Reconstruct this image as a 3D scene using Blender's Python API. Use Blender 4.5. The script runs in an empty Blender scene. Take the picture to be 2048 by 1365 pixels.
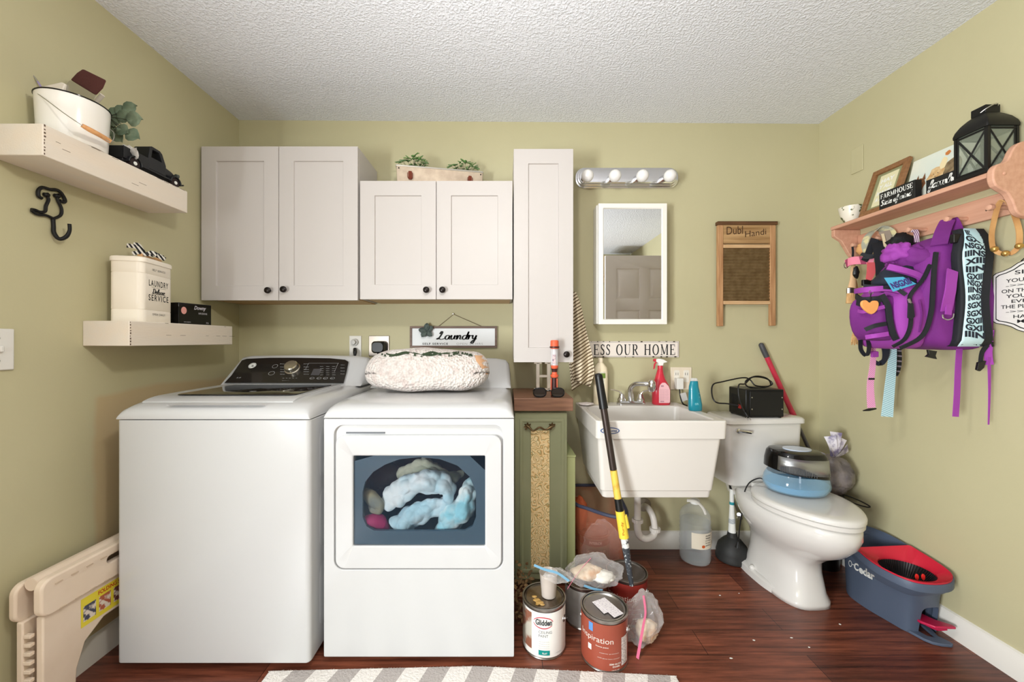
import bpy, bmesh, math, random
from mathutils import Vector as V, Matrix, noise
C = bpy.context.scene.collection
R = math.radians
PI = math.pi
random.seed(7)

# ---------------------------------------------------------------- camera, light, exposure
F, CX, CY, H = 769.0, 1010.0, 683.0, 1.184        # focal length in px, principal point, eye height
cam = bpy.data.cameras.new('camera'); camo = bpy.data.objects.new('camera', cam); C.objects.link(camo)
camo.location = (0, 0, H); camo.rotation_euler = (R(90), 0, 0)
cam.sensor_width = 36; cam.lens = F / 2048 * 36; cam.shift_x = (1024 - CX) / 2048; cam.shift_y = (CY - 682.5) / 2048
cam.clip_start = 0.02
bpy.context.scene.camera = camo
w = bpy.data.worlds.new('world'); bpy.context.scene.world = w; w.use_nodes = True
w.node_tree.nodes['Background'].inputs[0].default_value = (0.9, 0.95, 1, 1)
w.node_tree.nodes['Background'].inputs[1].default_value = 0.3
vs = bpy.context.scene.view_settings
vs.view_transform = 'Standard'; vs.look = 'None'; vs.gamma = 1; vs.exposure = -0.05
def light(name, kind, loc, rot, power, col, size, size_y=None):
    l = bpy.data.lights.new(name, kind); l.energy = power; l.color = col
    if kind == 'AREA':
        l.shape = 'RECTANGLE' if size_y else 'DISK'; l.size = size
        if size_y: l.size_y = size_y
    else: l.shadow_soft_size = size
    o = bpy.data.objects.new(name, l); o.location = loc; o.rotation_euler = rot; C.objects.link(o)
    return o
light('ceiling_lamp', 'POINT', (-0.06, 0.55, 1.98), (0, 0, 0), 28, (1.0, 0.965, 0.91), 0.06)
light('front_fill_light', 'AREA', (-0.6, -1.27, 1.3), (R(97), 0, 0), 10, (0.95, 0.98, 1.0), 1.4, 1.4)  # soft fill added behind the camera to brighten the front faces
light('side_window_daylight', 'AREA', (-1.50, -0.8, 0.95), (R(90), 0, R(-90)), 150, (0.93, 0.98, 1.0), 0.7, 0.8)

# ---------------------------------------------------------------- helpers
def wx(px, Y): return (px - CX) * Y / F
def wz(py, Y): return H - (py - CY) * Y / F
def P(px, py, Y): return V((wx(px, Y), Y, wz(py, Y)))
def onplane(px, py, p0, n):
    d = V(((px - CX) / F, 1, -(py - CY) / F)); o = V((0, 0, H))
    return o + d * ((V(p0) - o).dot(V(n)) / d.dot(V(n)))
def lin(c):
    r = []
    for x in c:
        x = x / 255
        r.append(x / 12.92 if x <= 0.04045 else ((x + 0.055) / 1.055) ** 2.4)
    return (*r, 1)
def smooth_path(pts, n=6, closed=False):
    pts = [V(p) for p in pts]; m = len(pts); out = []
    if m < 3: return pts
    rng = m if closed else m - 1
    for i in range(rng):
        if closed: a, b, c, d = pts[i - 1], pts[i], pts[(i + 1) % m], pts[(i + 2) % m]
        else: a, b, c, d = pts[max(i - 1, 0)], pts[i], pts[i + 1], pts[min(i + 2, m - 1)]
        for k in range(n):
            t = k / n
            out.append(0.5 * ((2 * b) + (c - a) * t + (2 * a - 5 * b + 4 * c - d) * t * t + (3 * b - a - 3 * c + d) * t ** 3))
    if not closed: out.append(pts[-1])
    return out
def rrect(x0, x1, y0, y1, r, n=6):
    r = min(r, (x1 - x0) / 2 - 1e-5, (y1 - y0) / 2 - 1e-5); o = []
    for cx, cy, a in ((x1 - r, y1 - r, 0), (x0 + r, y1 - r, 90), (x0 + r, y0 + r, 180), (x1 - r, y0 + r, 270)):
        for k in range(n + 1):
            t = R(a + 90 * k / n); o.append((cx + r * math.cos(t), cy + r * math.sin(t)))
    return o
def ell(cx, cy, a, b, n=32, e=2.0, rot=0):
    o = []
    for k in range(n):
        t = 2 * PI * k / n; c, s = math.cos(t), math.sin(t)
        x = a * math.copysign(abs(c) ** (2 / e), c); y = b * math.copysign(abs(s) ** (2 / e), s)
        o.append((cx + x * math.cos(rot) - y * math.sin(rot), cy + x * math.sin(rot) + y * math.cos(rot)))
    return o
class MB:
    def __init__(s): s.v = []; s.f = []; s.m = []; s.mi = 0; s.T = Matrix()
    def add(s, vs, fs):
        n = len(s.v); s.v += [s.T @ V(p) for p in vs]; s.f += [[i + n for i in f] for f in fs]; s.m += [s.mi] * len(fs); return s
    def box(s, x0, x1, y0, y1, z0, z1):
        return s.add([(x, y, z) for x in (x0, x1) for y in (y0, y1) for z in (z0, z1)],
                     [(0, 1, 3, 2), (4, 6, 7, 5), (0, 4, 5, 1), (2, 3, 7, 6), (0, 2, 6, 4), (1, 5, 7, 3)])
    def loft(s, rings, c0=True, c1=True, loop=True):
        n = len(rings[0]); vs = [p for r in rings for p in r]; fs = []
        for i in range(len(rings) - 1):
            for k in range(n if loop else n - 1):
                k2 = (k + 1) % n; fs.append((i * n + k, i * n + k2, (i + 1) * n + k2, (i + 1) * n + k))
        if c0: fs.append(tuple(range(n))[::-1])
        if c1: fs.append(tuple((len(rings) - 1) * n + k for k in range(n)))
        return s.add(vs, fs)
    def stack(s, secs, c0=True, c1=True):      # secs: (z, [(x,y)...])
        return s.loft([[(x, y, z) for x, y in r] for z, r in secs], c0, c1)
    def lathe(s, prof, c=(0, 0, 0), ax='Z', seg=28, sc=(1, 1)):
        c = V(c); rings = []
        for r, z in prof:
            ring = []
            for k in range(seg):
                t = 2 * PI * k / seg; a, b = r * math.cos(t) * sc[0], r * math.sin(t) * sc[1]
                ring.append(c + (V((a, b, z)) if ax == 'Z' else V((a, z, b)) if ax == 'Y' else V((z, a, b))))
            rings.append(ring)
        return s.loft(rings)
    def tube(s, pts, r, seg=8, closed=False, sm=0, flat=1.0, up=None):
        pts = smooth_path(pts, sm, closed) if sm else [V(p) for p in pts]
        n = len(pts); rs = r if isinstance(r, (list, tuple)) else [r] * n
        if len(rs) != n:
            rs = [rs[min(int(i / (n - 1) * (len(rs) - 1)), len(rs) - 2)] * (1 - ((i / (n - 1) * (len(rs) - 1)) - min(int(i / (n - 1) * (len(rs) - 1)), len(rs) - 2)))
                  + rs[min(int(i / (n - 1) * (len(rs) - 1)), len(rs) - 2) + 1] * ((i / (n - 1) * (len(rs) - 1)) - min(int(i / (n - 1) * (len(rs) - 1)), len(rs) - 2)) for i in range(n)]
        nrm = V(up) if up else None; rings = []
        for i in range(n):
            a = pts[i - 1] if (i or closed) else pts[i]; b = pts[(i + 1) % n] if (i < n - 1 or closed) else pts[i]
            t = (b - a)
            t = t.normalized() if t.length > 1e-9 else V((0, 0, 1))
            if nrm is None: nrm = t.orthogonal()
            u = (nrm - t * nrm.dot(t))
            u = u.normalized() if u.length > 1e-6 else t.orthogonal().normalized()
            if not up: nrm = u
            w_ = t.cross(u)
            rings.append([pts[i] + (u * math.cos(2 * PI * k / seg) * flat + w_ * math.sin(2 * PI * k / seg)) * rs[i] for k in range(seg)])
        if closed: rings.append(rings[0]); return s.loft(rings, False, False)
        return s.loft(rings)
    def ribbon(s, pts, w, t, wd, sm=0):         # flat band: width w along wd, thickness t
        pts = smooth_path(pts, sm) if sm else [V(p) for p in pts]
        n = len(pts); rings = []
        ws = w if isinstance(w, (list, tuple)) else [w, w]
        for i in range(n):
            a = pts[max(i - 1, 0)]; b = pts[min(i + 1, n - 1)]; tg = (b - a).normalized()
            d = V(wd(i / (n - 1)) if callable(wd) else wd); d = (d - tg * d.dot(tg)).normalized(); nn = tg.cross(d)
            ww = ws[0] + (ws[1] - ws[0]) * i / (n - 1)
            rings.append([pts[i] + d * ww / 2 + nn * t / 2, pts[i] - d * ww / 2 + nn * t / 2, pts[i] - d * ww / 2 - nn * t / 2, pts[i] + d * ww / 2 - nn * t / 2])
        return s.loft(rings)
    def prism(s, poly, ax, a, b):               # poly in the plane across axis ax, from a to b
        f = {'X': lambda p, t: (t, p[0], p[1]), 'Y': lambda p, t: (p[0], t, p[1]), 'Z': lambda p, t: (p[0], p[1], t)}[ax]
        return s.loft([[f(p, a) for p in poly], [f(p, b) for p in poly]])
    def ball(s, c, r, seg=20, rings=12, fn=None):
        c = V(c); r = r if isinstance(r, (list, tuple)) else (r, r, r); vs = []; fs = []
        for i in range(rings + 1):
            ph = PI * i / rings
            for k in range(seg):
                th = 2 * PI * k / seg; d = V((math.sin(ph) * math.cos(th), math.sin(ph) * math.sin(th), math.cos(ph)))
                q = V((d.x * r[0], d.y * r[1], d.z * r[2]))
                if fn: q = fn(d, q)
                vs.append(c + q)
        for i in range(rings):
            for k in range(seg):
                k2 = (k + 1) % seg; fs.append((i * seg + k, (i + 1) * seg + k, (i + 1) * seg + k2, i * seg + k2))
        return s.add(vs, fs)
    def grid(s, nu, nv, fn):
        vs = [fn(i / nu, j / nv) for j in range(nv + 1) for i in range(nu + 1)]
        return s.add(vs, [(j * (nu + 1) + i, j * (nu + 1) + i + 1, (j + 1) * (nu + 1) + i + 1, (j + 1) * (nu + 1) + i) for j in range(nv) for i in range(nu)])
def crumple(amp, freq, seed=0.0):
    def f(d, q):
        n_ = noise.noise(d * freq + V((seed, seed * 1.7, -seed))) + 0.5 * noise.noise(d * freq * 2.3 + V((seed * 3, 1, 2)))
        return q * (1 + amp * n_)
    return f
def obj(name, mb, mat, parent=None, bevel=0, sub=0, solid=0, flat=False, seg=2, ang=35, norm=True):
    me = bpy.data.meshes.new(name); vs = mb.v
    c = sum(vs, V()) / len(vs)
    me.from_pydata([v - c for v in vs], [], mb.f)
    for m_ in (mat if isinstance(mat, (list, tuple)) else [mat]): me.materials.append(m_)
    for p, mi in zip(me.polygons, mb.m): p.material_index = mi
    bm = bmesh.new(); bm.from_mesh(me); bmesh.ops.remove_doubles(bm, verts=bm.verts, dist=1e-6)
    if norm: bmesh.ops.recalc_face_normals(bm, faces=bm.faces)
    bm.to_mesh(me); bm.free()
    if not flat:
        for p in me.polygons: p.use_smooth = True
        me.set_sharp_from_angle(angle=R(ang))
    o = bpy.data.objects.new(name, me); C.objects.link(o)
    w_ = V((0, 0, 0)); q = parent
    while q: w_ += q.location; q = q.parent
    o.location = c - w_
    if parent: o.parent = parent
    if solid: m_ = o.modifiers.new('solid', 'SOLIDIFY'); m_.thickness = solid; m_.offset = 0
    if bevel: m_ = o.modifiers.new('bevel', 'BEVEL'); m_.width = bevel; m_.segments = seg; m_.limit_method = 'ANGLE'; m_.angle_limit = R(35); m_.harden_normals = False
    if sub: m_ = o.modifiers.new('sub', 'SUBSURF'); m_.levels = sub; m_.render_levels = sub
    return o
def tag(o, label=None, cat=None, group=None, kind=None):
    if label: o['label'] = label
    if cat: o['category'] = cat
    if group: o['group'] = group
    if kind: o['kind'] = kind
    return o
def thing(name, label, cat, loc=(0, 0, 0), group=None):
    o = bpy.data.objects.new(name, None); o.empty_display_size = 0.05; o.location = loc; C.objects.link(o)
    return tag(o, label, cat, group)
def struct(name, mb, mat, **k): return tag(obj(name, mb, mat, **k), kind='structure')
def cut(o, mb):                                  # boolean difference, applied into the mesh
    me = bpy.data.meshes.new('c'); me.from_pydata([v[:] for v in mb.v], [], mb.f)
    bm = bmesh.new(); bm.from_mesh(me); bmesh.ops.remove_doubles(bm, verts=bm.verts, dist=1e-6); bmesh.ops.recalc_face_normals(bm, faces=bm.faces); bm.to_mesh(me); bm.free()
    c = bpy.data.objects.new('c', me); C.objects.link(c)
    m_ = o.modifiers.new('b', 'BOOLEAN'); m_.object = c; m_.operation = 'DIFFERENCE'; m_.solver = 'EXACT'
    while o.modifiers[0] != m_ and o.modifiers.find('b') > 0: o.modifiers.move(o.modifiers.find('b'), 0)
    bpy.context.view_layer.update()
    others = [(x, x.show_viewport) for x in o.modifiers if x != m_]
    for x, _ in others: x.show_viewport = False
    dg = bpy.context.evaluated_depsgraph_get(); new = bpy.data.meshes.new_from_object(o.evaluated_get(dg))
    for x, s_ in others: x.show_viewport = s_
    o.modifiers.remove(m_); o.data = new; bpy.data.objects.remove(c)

# ---------------------------------------------------------------- materials
MATS = {}
def mat(name, rgb, rough=0.5, metal=0.0, var=None, bump=None, coat=0.0, trans=0.0, alpha=1.0, emit=None, sheen=0, ior=1.45, stretch=None, bumpdist=0.002, spec=0.5):
    if name in MATS: return MATS[name]
    m = bpy.data.materials.new(name); m.use_nodes = True; nt = m.node_tree; b = nt.nodes['Principled BSDF']
    col = lin(rgb); b.inputs['Base Color'].default_value = col
    b.inputs['Roughness'].default_value = rough; b.inputs['Metallic'].default_value = metal
    b.inputs['Coat Weight'].default_value = coat; b.inputs['Transmission Weight'].default_value = trans
    b.inputs['Alpha'].default_value = alpha; b.inputs['IOR'].default_value = ior; b.inputs['Sheen Weight'].default_value = sheen
    b.inputs['Specular IOR Level'].default_value = spec
    if emit: b.inputs['Emission Color'].default_value = col; b.inputs['Emission Strength'].default_value = emit
    tc = nt.nodes.new('ShaderNodeTexCoord'); mp = nt.nodes.new('ShaderNodeMapping'); nt.links.new(tc.outputs['Object'], mp.inputs[0])
    if stretch: mp.inputs['Scale'].default_value = stretch
    if var:                                       # (scale, other rgb, [contrast lo, hi])
        n = nt.nodes.new('ShaderNodeTexNoise'); n.inputs['Scale'].default_value = var[0]; n.inputs['Detail'].default_value = 5
        nt.links.new(mp.outputs[0], n.inputs['Vector'])
        r = nt.nodes.new('ShaderNodeValToRGB'); r.color_ramp.elements[0].color = col; r.color_ramp.elements[1].color = lin(var[1])
        lo, hi = var[2] if len(var) > 2 else (0.35, 0.65)
        r.color_ramp.elements[0].position = lo; r.color_ramp.elements[1].position = hi
        nt.links.new(n.outputs[0], r.inputs[0]); nt.links.new(r.outputs[0], b.inputs['Base Color'])
    if bump:
        n = nt.nodes.new('ShaderNodeTexNoise'); n.inputs['Scale'].default_value = bump[0]; n.inputs['Detail'].default_value = 3
        nt.links.new(mp.outputs[0], n.inputs['Vector'])
        bp = nt.nodes.new('ShaderNodeBump'); bp.inputs['Strength'].default_value = bump[1]; bp.inputs['Distance'].default_value = bumpdist
        nt.links.new(n.outputs[0], bp.inputs['Height']); nt.links.new(bp.outputs[0], b.inputs['Normal'])
    MATS[name] = m
    return m
def film(name, rgb, a=0.25, rough=0.12):         # thin clear plastic or window glass: partly transparent sheet with gloss
    if name in MATS: return MATS[name]
    m = bpy.data.materials.new(name); m.use_nodes = True; nt = m.node_tree; b = nt.nodes['Principled BSDF']
    b.inputs['Base Color'].default_value = lin(rgb); b.inputs['Roughness'].default_value = rough; b.inputs['Specular IOR Level'].default_value = 0.8
    out = nt.nodes['Material Output']; tr = nt.nodes.new('ShaderNodeBsdfTransparent'); mx = nt.nodes.new('ShaderNodeMixShader')
    lw = nt.nodes.new('ShaderNodeLayerWeight'); lw.inputs[0].default_value = 0.35
    mr = nt.nodes.new('ShaderNodeMapRange'); mr.inputs['To Min'].default_value = a; mr.inputs['To Max'].default_value = min(1, a + 0.5)
    nt.links.new(lw.outputs['Facing'], mr.inputs[0]); nt.links.new(mr.outputs[0], mx.inputs[0])
    nt.links.new(tr.outputs[0], mx.inputs[1]); nt.links.new(b.outputs[0], mx.inputs[2]); nt.links.new(mx.outputs[0], out.inputs['Surface'])
    MATS[name] = m
    return m
def nodes(m): return m.node_tree, m.node_tree.nodes['Principled BSDF']
def stripes(name, c1, c2, d, period, duty=0.5, rough=0.8, off=0.0, bump=None):
    m = mat(name, c1, rough, bump=bump); nt, b = nodes(m)
    tc = nt.nodes.new('ShaderNodeTexCoord'); dp = nt.nodes.new('ShaderNodeVectorMath'); dp.operation = 'DOT_PRODUCT'; dp.inputs[1].default_value = d; nt.links.new(tc.outputs['Object'], dp.inputs[0])
    a = nt.nodes.new('ShaderNodeMath'); a.operation = 'MULTIPLY_ADD'; a.inputs[1].default_value = 1 / period; a.inputs[2].default_value = off + 100; nt.links.new(dp.outputs['Value'], a.inputs[0])
    f = nt.nodes.new('ShaderNodeMath'); f.operation = 'FRACT'; nt.links.new(a.outputs[0], f.inputs[0])
    g = nt.nodes.new('ShaderNodeMath'); g.operation = 'GREATER_THAN'; g.inputs[1].default_value = duty; nt.links.new(f.outputs[0], g.inputs[0])
    mx = nt.nodes.new('ShaderNodeMix'); mx.data_type = 'RGBA'; mx.inputs[6].default_value = lin(c1); mx.inputs[7].default_value = lin(c2)
    nt.links.new(g.outputs[0], mx.inputs[0]); nt.links.new(mx.outputs[2], b.inputs['Base Color'])
    return m
WHITE = mat('white_enamel', (196, 196, 196), 0.22, coat=0.3)
WPAINT = mat('white_cabinet_paint', (196, 190, 186), 0.45)
PORC = mat('porcelain', (218, 215, 210), 0.12, coat=0.6)
BLACK = mat('black_plastic', (16, 16, 17), 0.4)
BLKGLOSS = mat('black_gloss', (10, 10, 11), 0.12)
BLKMET = mat('black_iron', (22, 21, 20), 0.5, 0.3)
CHROME = mat('chrome', (225, 225, 228), 0.12, 1.0)
STEEL = mat('steel', (190, 188, 184), 0.32, 1.0)
INK = mat('black_ink', (24, 24, 24), 0.7)
WINK = mat('white_ink', (235, 235, 230), 0.7)
PAPER = mat('white_paper', (236, 232, 226), 0.8)
def wood(name, c1, c2, axis='X', rough=0.5, sc=6):
    st = {'X': (1, 14, 14), 'Y': (14, 1, 14), 'Z': (14, 14, 1)}[axis]
    return mat(name, c1, rough, var=(sc, c2, (0.3, 0.7)), bump=(sc * 4, 0.15), stretch=st)

# ---------------------------------------------------------------- lettering
def glyphs(s, bold=0.0, shear=0.0, space=1.0, line=1.0, align='LEFT'):
    cu = bpy.data.curves.new('t', 'FONT'); cu.body = s; cu.offset = bold; cu.shear = shear; cu.space_character = space; cu.space_line = line
    cu.resolution_u = 3; cu.align_x = align
    o = bpy.data.objects.new('t', cu); C.objects.link(o); bpy.context.view_layer.update()
    me = bpy.data.meshes.new_from_object(o.evaluated_get(bpy.context.evaluated_depsgraph_get()))
    vs = [(v.co.x, v.co.y) for v in me.vertices]; fs = [tuple(p.vertices) for p in me.polygons]
    bpy.data.objects.remove(o); bpy.data.curves.remove(cu); bpy.data.meshes.remove(me)
    return vs, fs
def fit(vs, w, h):
    xs = [v[0] for v in vs]; ys = [v[1] for v in vs]; x0, x1, y0, y1 = min(xs), max(xs), min(ys), max(ys)
    return [((x - x0) / (x1 - x0 or 1) * w, (y - y0) / (y1 - y0 or 1) * h) for x, y in vs]
def text_into(mb, s, w, h, fn, **k):              # fn maps (x, y) in metres to a 3D point
    vs, fs = s if isinstance(s, tuple) else glyphs(s, **k)
    mb.add([fn(x, y) for x, y in fit(vs, w, h)], fs)
    return mb
def plane_fn(o, u, v, off=0.0006):
    o, u, v = V(o), V(u).normalized(), V(v).normalized(); n = u.cross(v)
    return lambda x, y: o + u * x + v * y + n * off
def can_fn(cx, cy, r, a0, z0, off=0.0006):         # a0: angle of the left edge (radians, 0 = towards the camera, + to the right)
    return lambda x, y: V((cx + (r + off) * math.sin(a0 + x / r), cy - (r + off) * math.cos(a0 + x / r), z0 + y))
def text(name, s, m, parent, w, h, fn, **k): return obj(name, text_into(MB(), s, w, h, fn, **k), m, parent, flat=True, norm=False)
def strokes(segs):                                # segs: (points, width) as one set of flat quads
    vs, fs = [], []
    for pts, wd in segs:
        pts = [V((p[0], p[1], 0)) for p in pts]; n = len(pts); b = len(vs)
        for i, p in enumerate(pts):
            t = (pts[min(i + 1, n - 1)] - pts[max(i - 1, 0)]).normalized(); nn = V((-t.y, t.x, 0)); ww = (wd(i / (n - 1)) if callable(wd) else wd) / 2
            a, c = p + nn * ww, p - nn * ww; vs += [(a.x, a.y), (c.x, c.y)]
        fs += [(b + 2 * i, b + 2 * i + 1, b + 2 * i + 3, b + 2 * i + 2) for i in range(n - 1)]
    return vs, fs
CUR = {  # cursive letters: width, strokes (x-height = 1)
 'a': (1.0, [[(.8, .8), (.5, 1), (.15, .75), (.1, .3), (.35, 0), (.65, .2), (.8, .8), (.78, .2), (1, .05)]]),
 'd': (1.0, [[(.8, .8), (.5, 1), (.15, .75), (.1, .3), (.35, 0), (.65, .2), (.85, 1.0), (.95, 1.9), (.82, 1.0), (.8, .2), (1, .05)]]),
 'e': (.8, [[(0, .3), (.5, .6), (.6, .9), (.35, 1), (.12, .6), (.2, .1), (.5, 0), (.8, .2)]]),
 'f': (.7, [[(0, .2), (.4, .9), (.65, 1.7), (.5, 2), (.35, 1.4), (.3, 0), (.2, -.8), (.05, -.6), (.3, 0), (.7, .25)]]),
 'h': (1.0, [[(0, .2), (.35, 1.2), (.45, 1.9), (.25, 1.9), (.15, 1), (.12, 0), (.3, .7), (.6, 1), (.75, .7), (.75, .15), (1, .1)]]),
 'i': (.5, [[(0, .2), (.2, .9), (.2, .2), (.5, .1)], [(.22, 1.3), (.24, 1.42)]]),
 'l': (.6, [[(0, .2), (.4, 1.3), (.45, 1.9), (.25, 1.9), (.15, 1), (.2, .1), (.6, .15)]]),
 'm': (1.4, [[(0, .5), (.12, 1), (.15, 0), (.3, .8), (.5, 1), (.6, .7), (.6, 0), (.75, .8), (.95, 1), (1.08, .7), (1.1, .1), (1.4, .1)]]),
 'n': (1.0, [[(0, .5), (.12, 1), (.15, 0), (.35, .8), (.58, 1), (.7, .7), (.7, .1), (1, .1)]]),
 'o': (.9, [[(.5, 1), (.15, .8), (.1, .3), (.4, 0), (.7, .3), (.7, .8), (.5, 1), (.55, .8), (.9, .85)]]),
 'r': (.7, [[(0, .4), (.15, 1.05), (.18, .8), (.15, 0), (.25, .7), (.45, .95), (.7, .85)]]),
 's': (.7, [[(0, .2), (.4, 1), (.5, 1.05), (.35, .7), (.55, .25), (.35, 0), (.1, .1), (.7, .2)]]),
 't': (.6, [[(.1, .3), (.3, 1.7), (.25, .9), (.28, .1), (.6, .15)], [(0, 1.15), (.55, 1.25)]]),
 'u': (1.0, [[(0, .6), (.12, 1), (.12, .3), (.3, 0), (.6, .3), (.72, 1), (.7, .2), (1, .1)]]),
 'x': (.8, [[(.1, 1), (.4, .5), (.7, 0)], [(.7, 1), (.4, .5), (.05, 0)]]),
 'y': (.9, [[(0, .7), (.12, 1), (.15, .4), (.35, .1), (.6, .4), (.72, 1), (.65, .1), (.4, -.9), (.1, -.8), (.3, -.3), (.9, .2)]]),
 'S': (1.0, [[(.85, 1.6), (.6, 1.9), (.25, 1.7), (.3, 1.2), (.65, .8), (.7, .3), (.35, 0), (0, .25)]]),
 'L': (1.2, [[(.2, 1.3), (.4, 1.9), (.6, 1.7), (.4, .8), (.1, .1), (-.1, .1), (.1, .3), (.6, .02), (1.2, .2)]]),
 'D': (1.2, [[(.35, 1.7), (.3, .9), (.2, .1)], [(0, 1.6), (.5, 1.9), (1.05, 1.4), (.9, .4), (.3, 0), (0, .3)]]),
 ' ': (.6, []), "H": (1.1, [[(.15, 1.8), (.15, 0)], [(.85, 1.8), (.85, 0)], [(.1, .9), (.95, 1)]])}
def cursive(s, wd=0.2):
    x = 0; segs = []
    for ch in s:
        w_, st = CUR[ch]
        for p in st:
            q = smooth_path([(x + a + .18 * b, b, 0) for a, b in p], 5)
            k = len(q); segs.append((q, (lambda Q: (lambda t: wd * (0.55 + 0.75 * abs((Q[min(int(t * (len(Q) - 1)) + 1, len(Q) - 1)] - Q[max(int(t * (len(Q) - 1)) - 1, 0)]).normalized().y))))(q)))
        x += w_
    return strokes(segs)
def arc(cx, cy, a, b, t0, t1, n=14): return [(cx + a * math.cos(R(t0 + (t1 - t0) * k / n)), cy + b * math.sin(R(t0 + (t1 - t0) * k / n))) for k in range(n + 1)]
def serif(s, K=.16, k=.06, gap=.22):
    T = lambda x, y: ([(x - .13, y), (x + .13, y)], k)
    G = {'E': (.66, [([(.14, 0), (.14, 1)], K), ([(0, .97), (.62, .97)], k), ([(0, .03), (.66, .03)], k), ([(.14, .52), (.48, .52)], k), ([(.6, .97), (.6, .78)], k), ([(.63, .03), (.63, .24)], k), ([(.47, .43), (.47, .62)], k)]),
         'L': (.6, [([(.14, 0), (.14, 1)], K), T(.14, .97), ([(0, .03), (.6, .03)], k), ([(.58, .03), (.58, .26)], k)]),
         'B': (.66, [([(.14, 0), (.14, 1)], K), ([(0, .97), (.35, .97)], k), ([(0, .03), (.38, .03)], k), ([(.14, .53), (.38, .53)], k), (arc(.35, .75, .2, .22, 90, -90), lambda t: k + (K - k) * math.sin(PI * t)), (arc(.38, .28, .24, .25, 90, -90), lambda t: k + (K - k) * math.sin(PI * t))]),
         'S': (.5, [([(.44, .82), (.36, .95), (.22, .97), (.1, .88), (.09, .72), (.2, .58), (.36, .46), (.44, .3), (.4, .12), (.25, .03), (.1, .07), (.05, .2)], lambda t: k + (K * .9 - k) * math.sin(PI * t)), ([(.46, .97), (.46, .75)], k), ([(.03, .02), (.03, .28)], k)]),
         'O': (.82, [(arc(.41, .5, .34, .48, 0, 360, 30), lambda t: k + (K - k) * abs(math.cos(2 * PI * t)))]),
         'U': (.82, [([(.14, .97), (.14, .3), (.22, .08), (.4, .02), (.58, .08), (.68, .3), (.68, .97)], lambda t: K if t < .4 else k), T(.14, .97), T(.68, .97)]),
         'R': (.74, [([(.14, 0), (.14, 1)], K), ([(0, .97), (.35, .97)], k), T(.14, .03), ([(.14, .5), (.38, .5)], k), (arc(.35, .735, .22, .235, 90, -90), lambda t: k + (K - k) * math.sin(PI * t)), ([(.36, .5), (.5, .25), (.64, .03)], K * .85), ([(.56, .03), (.76, .03)], k)]),
         'H': (.84, [([(.14, 0), (.14, 1)], K), ([(.7, 0), (.7, 1)], K), ([(.14, .52), (.7, .52)], k), T(.14, .97), T(.14, .03), T(.7, .97), T(.7, .03)]),
         'M': (.98, [([(.13, 0), (.13, 1)], k), ([(.85, 0), (.85, 1)], K), ([(.13, .98), (.47, .08)], K * .85), ([(.47, .08), (.83, .98)], k), T(.13, .97), T(.13, .03), T(.85, .97), T(.85, .03)]),
         'F': (.62, [([(.14, 0), (.14, 1)], K), ([(0, .97), (.62, .97)], k), T(.14, .03), ([(.14, .52), (.48, .52)], k), ([(.6, .97), (.6, .75)], k), ([(.47, .42), (.47, .62)], k)]),
         'A': (.76, [([(.12, .03), (.38, 1)], k), ([(.38, 1), (.64, .03)], K), ([(.2, .34), (.56, .34)], k), T(.12, .03), T(.64, .03)]),
         ' ': (.35, [])}
    x = 0; segs = []
    for ch in s:
        w_, st = G[ch]; segs += [([(x + a, b) for a, b in p], wd) for p, wd in st]; x += w_ + gap
    return strokes(segs)
# ---------------------------------------------------------------- the room
XL, XR, YB, YF = -1.522, 1.796, 2.2, -1.3
ZL, ZR = 2.451, 2.428
def paint(name, patches=()):
    m = mat(name, (192, 185, 149), 0.55, var=(1.6, (186, 179, 143), (0.3, 0.7)), bump=(140, 0.12)); nt, b = nodes(m)
    src = b.inputs['Base Color'].links[0].from_socket
    geo = nt.nodes.new('ShaderNodeNewGeometry'); sp = nt.nodes.new('ShaderNodeSeparateXYZ'); nt.links.new(geo.outputs['Position'], sp.inputs[0])
    nz = nt.nodes.new('ShaderNodeTexNoise'); nz.inputs['Scale'].default_value = 9
    for axis, a0, a1, z0, z1, col in patches:    # repair patches in the paint, soft ragged edges
        prev = None
        for out, lo, hi in ((sp.outputs[axis], a0, a1), (sp.outputs['Z'], z0, z1)):
            for sgn, lim in ((1, lo), (-1, hi)):
                ad = nt.nodes.new('ShaderNodeMath'); ad.operation = 'MULTIPLY_ADD'; ad.inputs[1].default_value = sgn; ad.inputs[2].default_value = -sgn * lim; nt.links.new(out, ad.inputs[0])
                wob = nt.nodes.new('ShaderNodeMath'); wob.operation = 'MULTIPLY_ADD'; wob.inputs[1].default_value = 0.08; nt.links.new(nz.outputs[0], wob.inputs[0]); nt.links.new(ad.outputs[0], wob.inputs[2])
                mr = nt.nodes.new('ShaderNodeMapRange'); mr.inputs['From Min'].default_value = 0.035; mr.inputs['From Max'].default_value = 0.055; nt.links.new(wob.outputs[0], mr.inputs[0])
                if prev is None: prev = mr.outputs[0]
                else:
                    mu = nt.nodes.new('ShaderNodeMath'); mu.operation = 'MULTIPLY'; nt.links.new(prev, mu.inputs[0]); nt.links.new(mr.outputs[0], mu.inputs[1]); prev = mu.outputs[0]
        mx = nt.nodes.new('ShaderNodeMix'); mx.data_type = 'RGBA'; nt.links.new(prev, mx.inputs[0]); nt.links.new(src, mx.inputs[6]); mx.inputs[7].default_value = lin(col)
        src = mx.outputs[2]; nt.links.new(src, b.inputs['Base Color'])
    return m
GREEN = paint('sage_green_wall_paint')
GREENL = paint('sage_green_wall_paint_patched', [('Y', 1.42, 2.3, -0.1, 0.99, (188, 168, 130))])
m = mat('popcorn_ceiling', (234, 237, 244), 0.9); nt, b = nodes(m)
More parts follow.
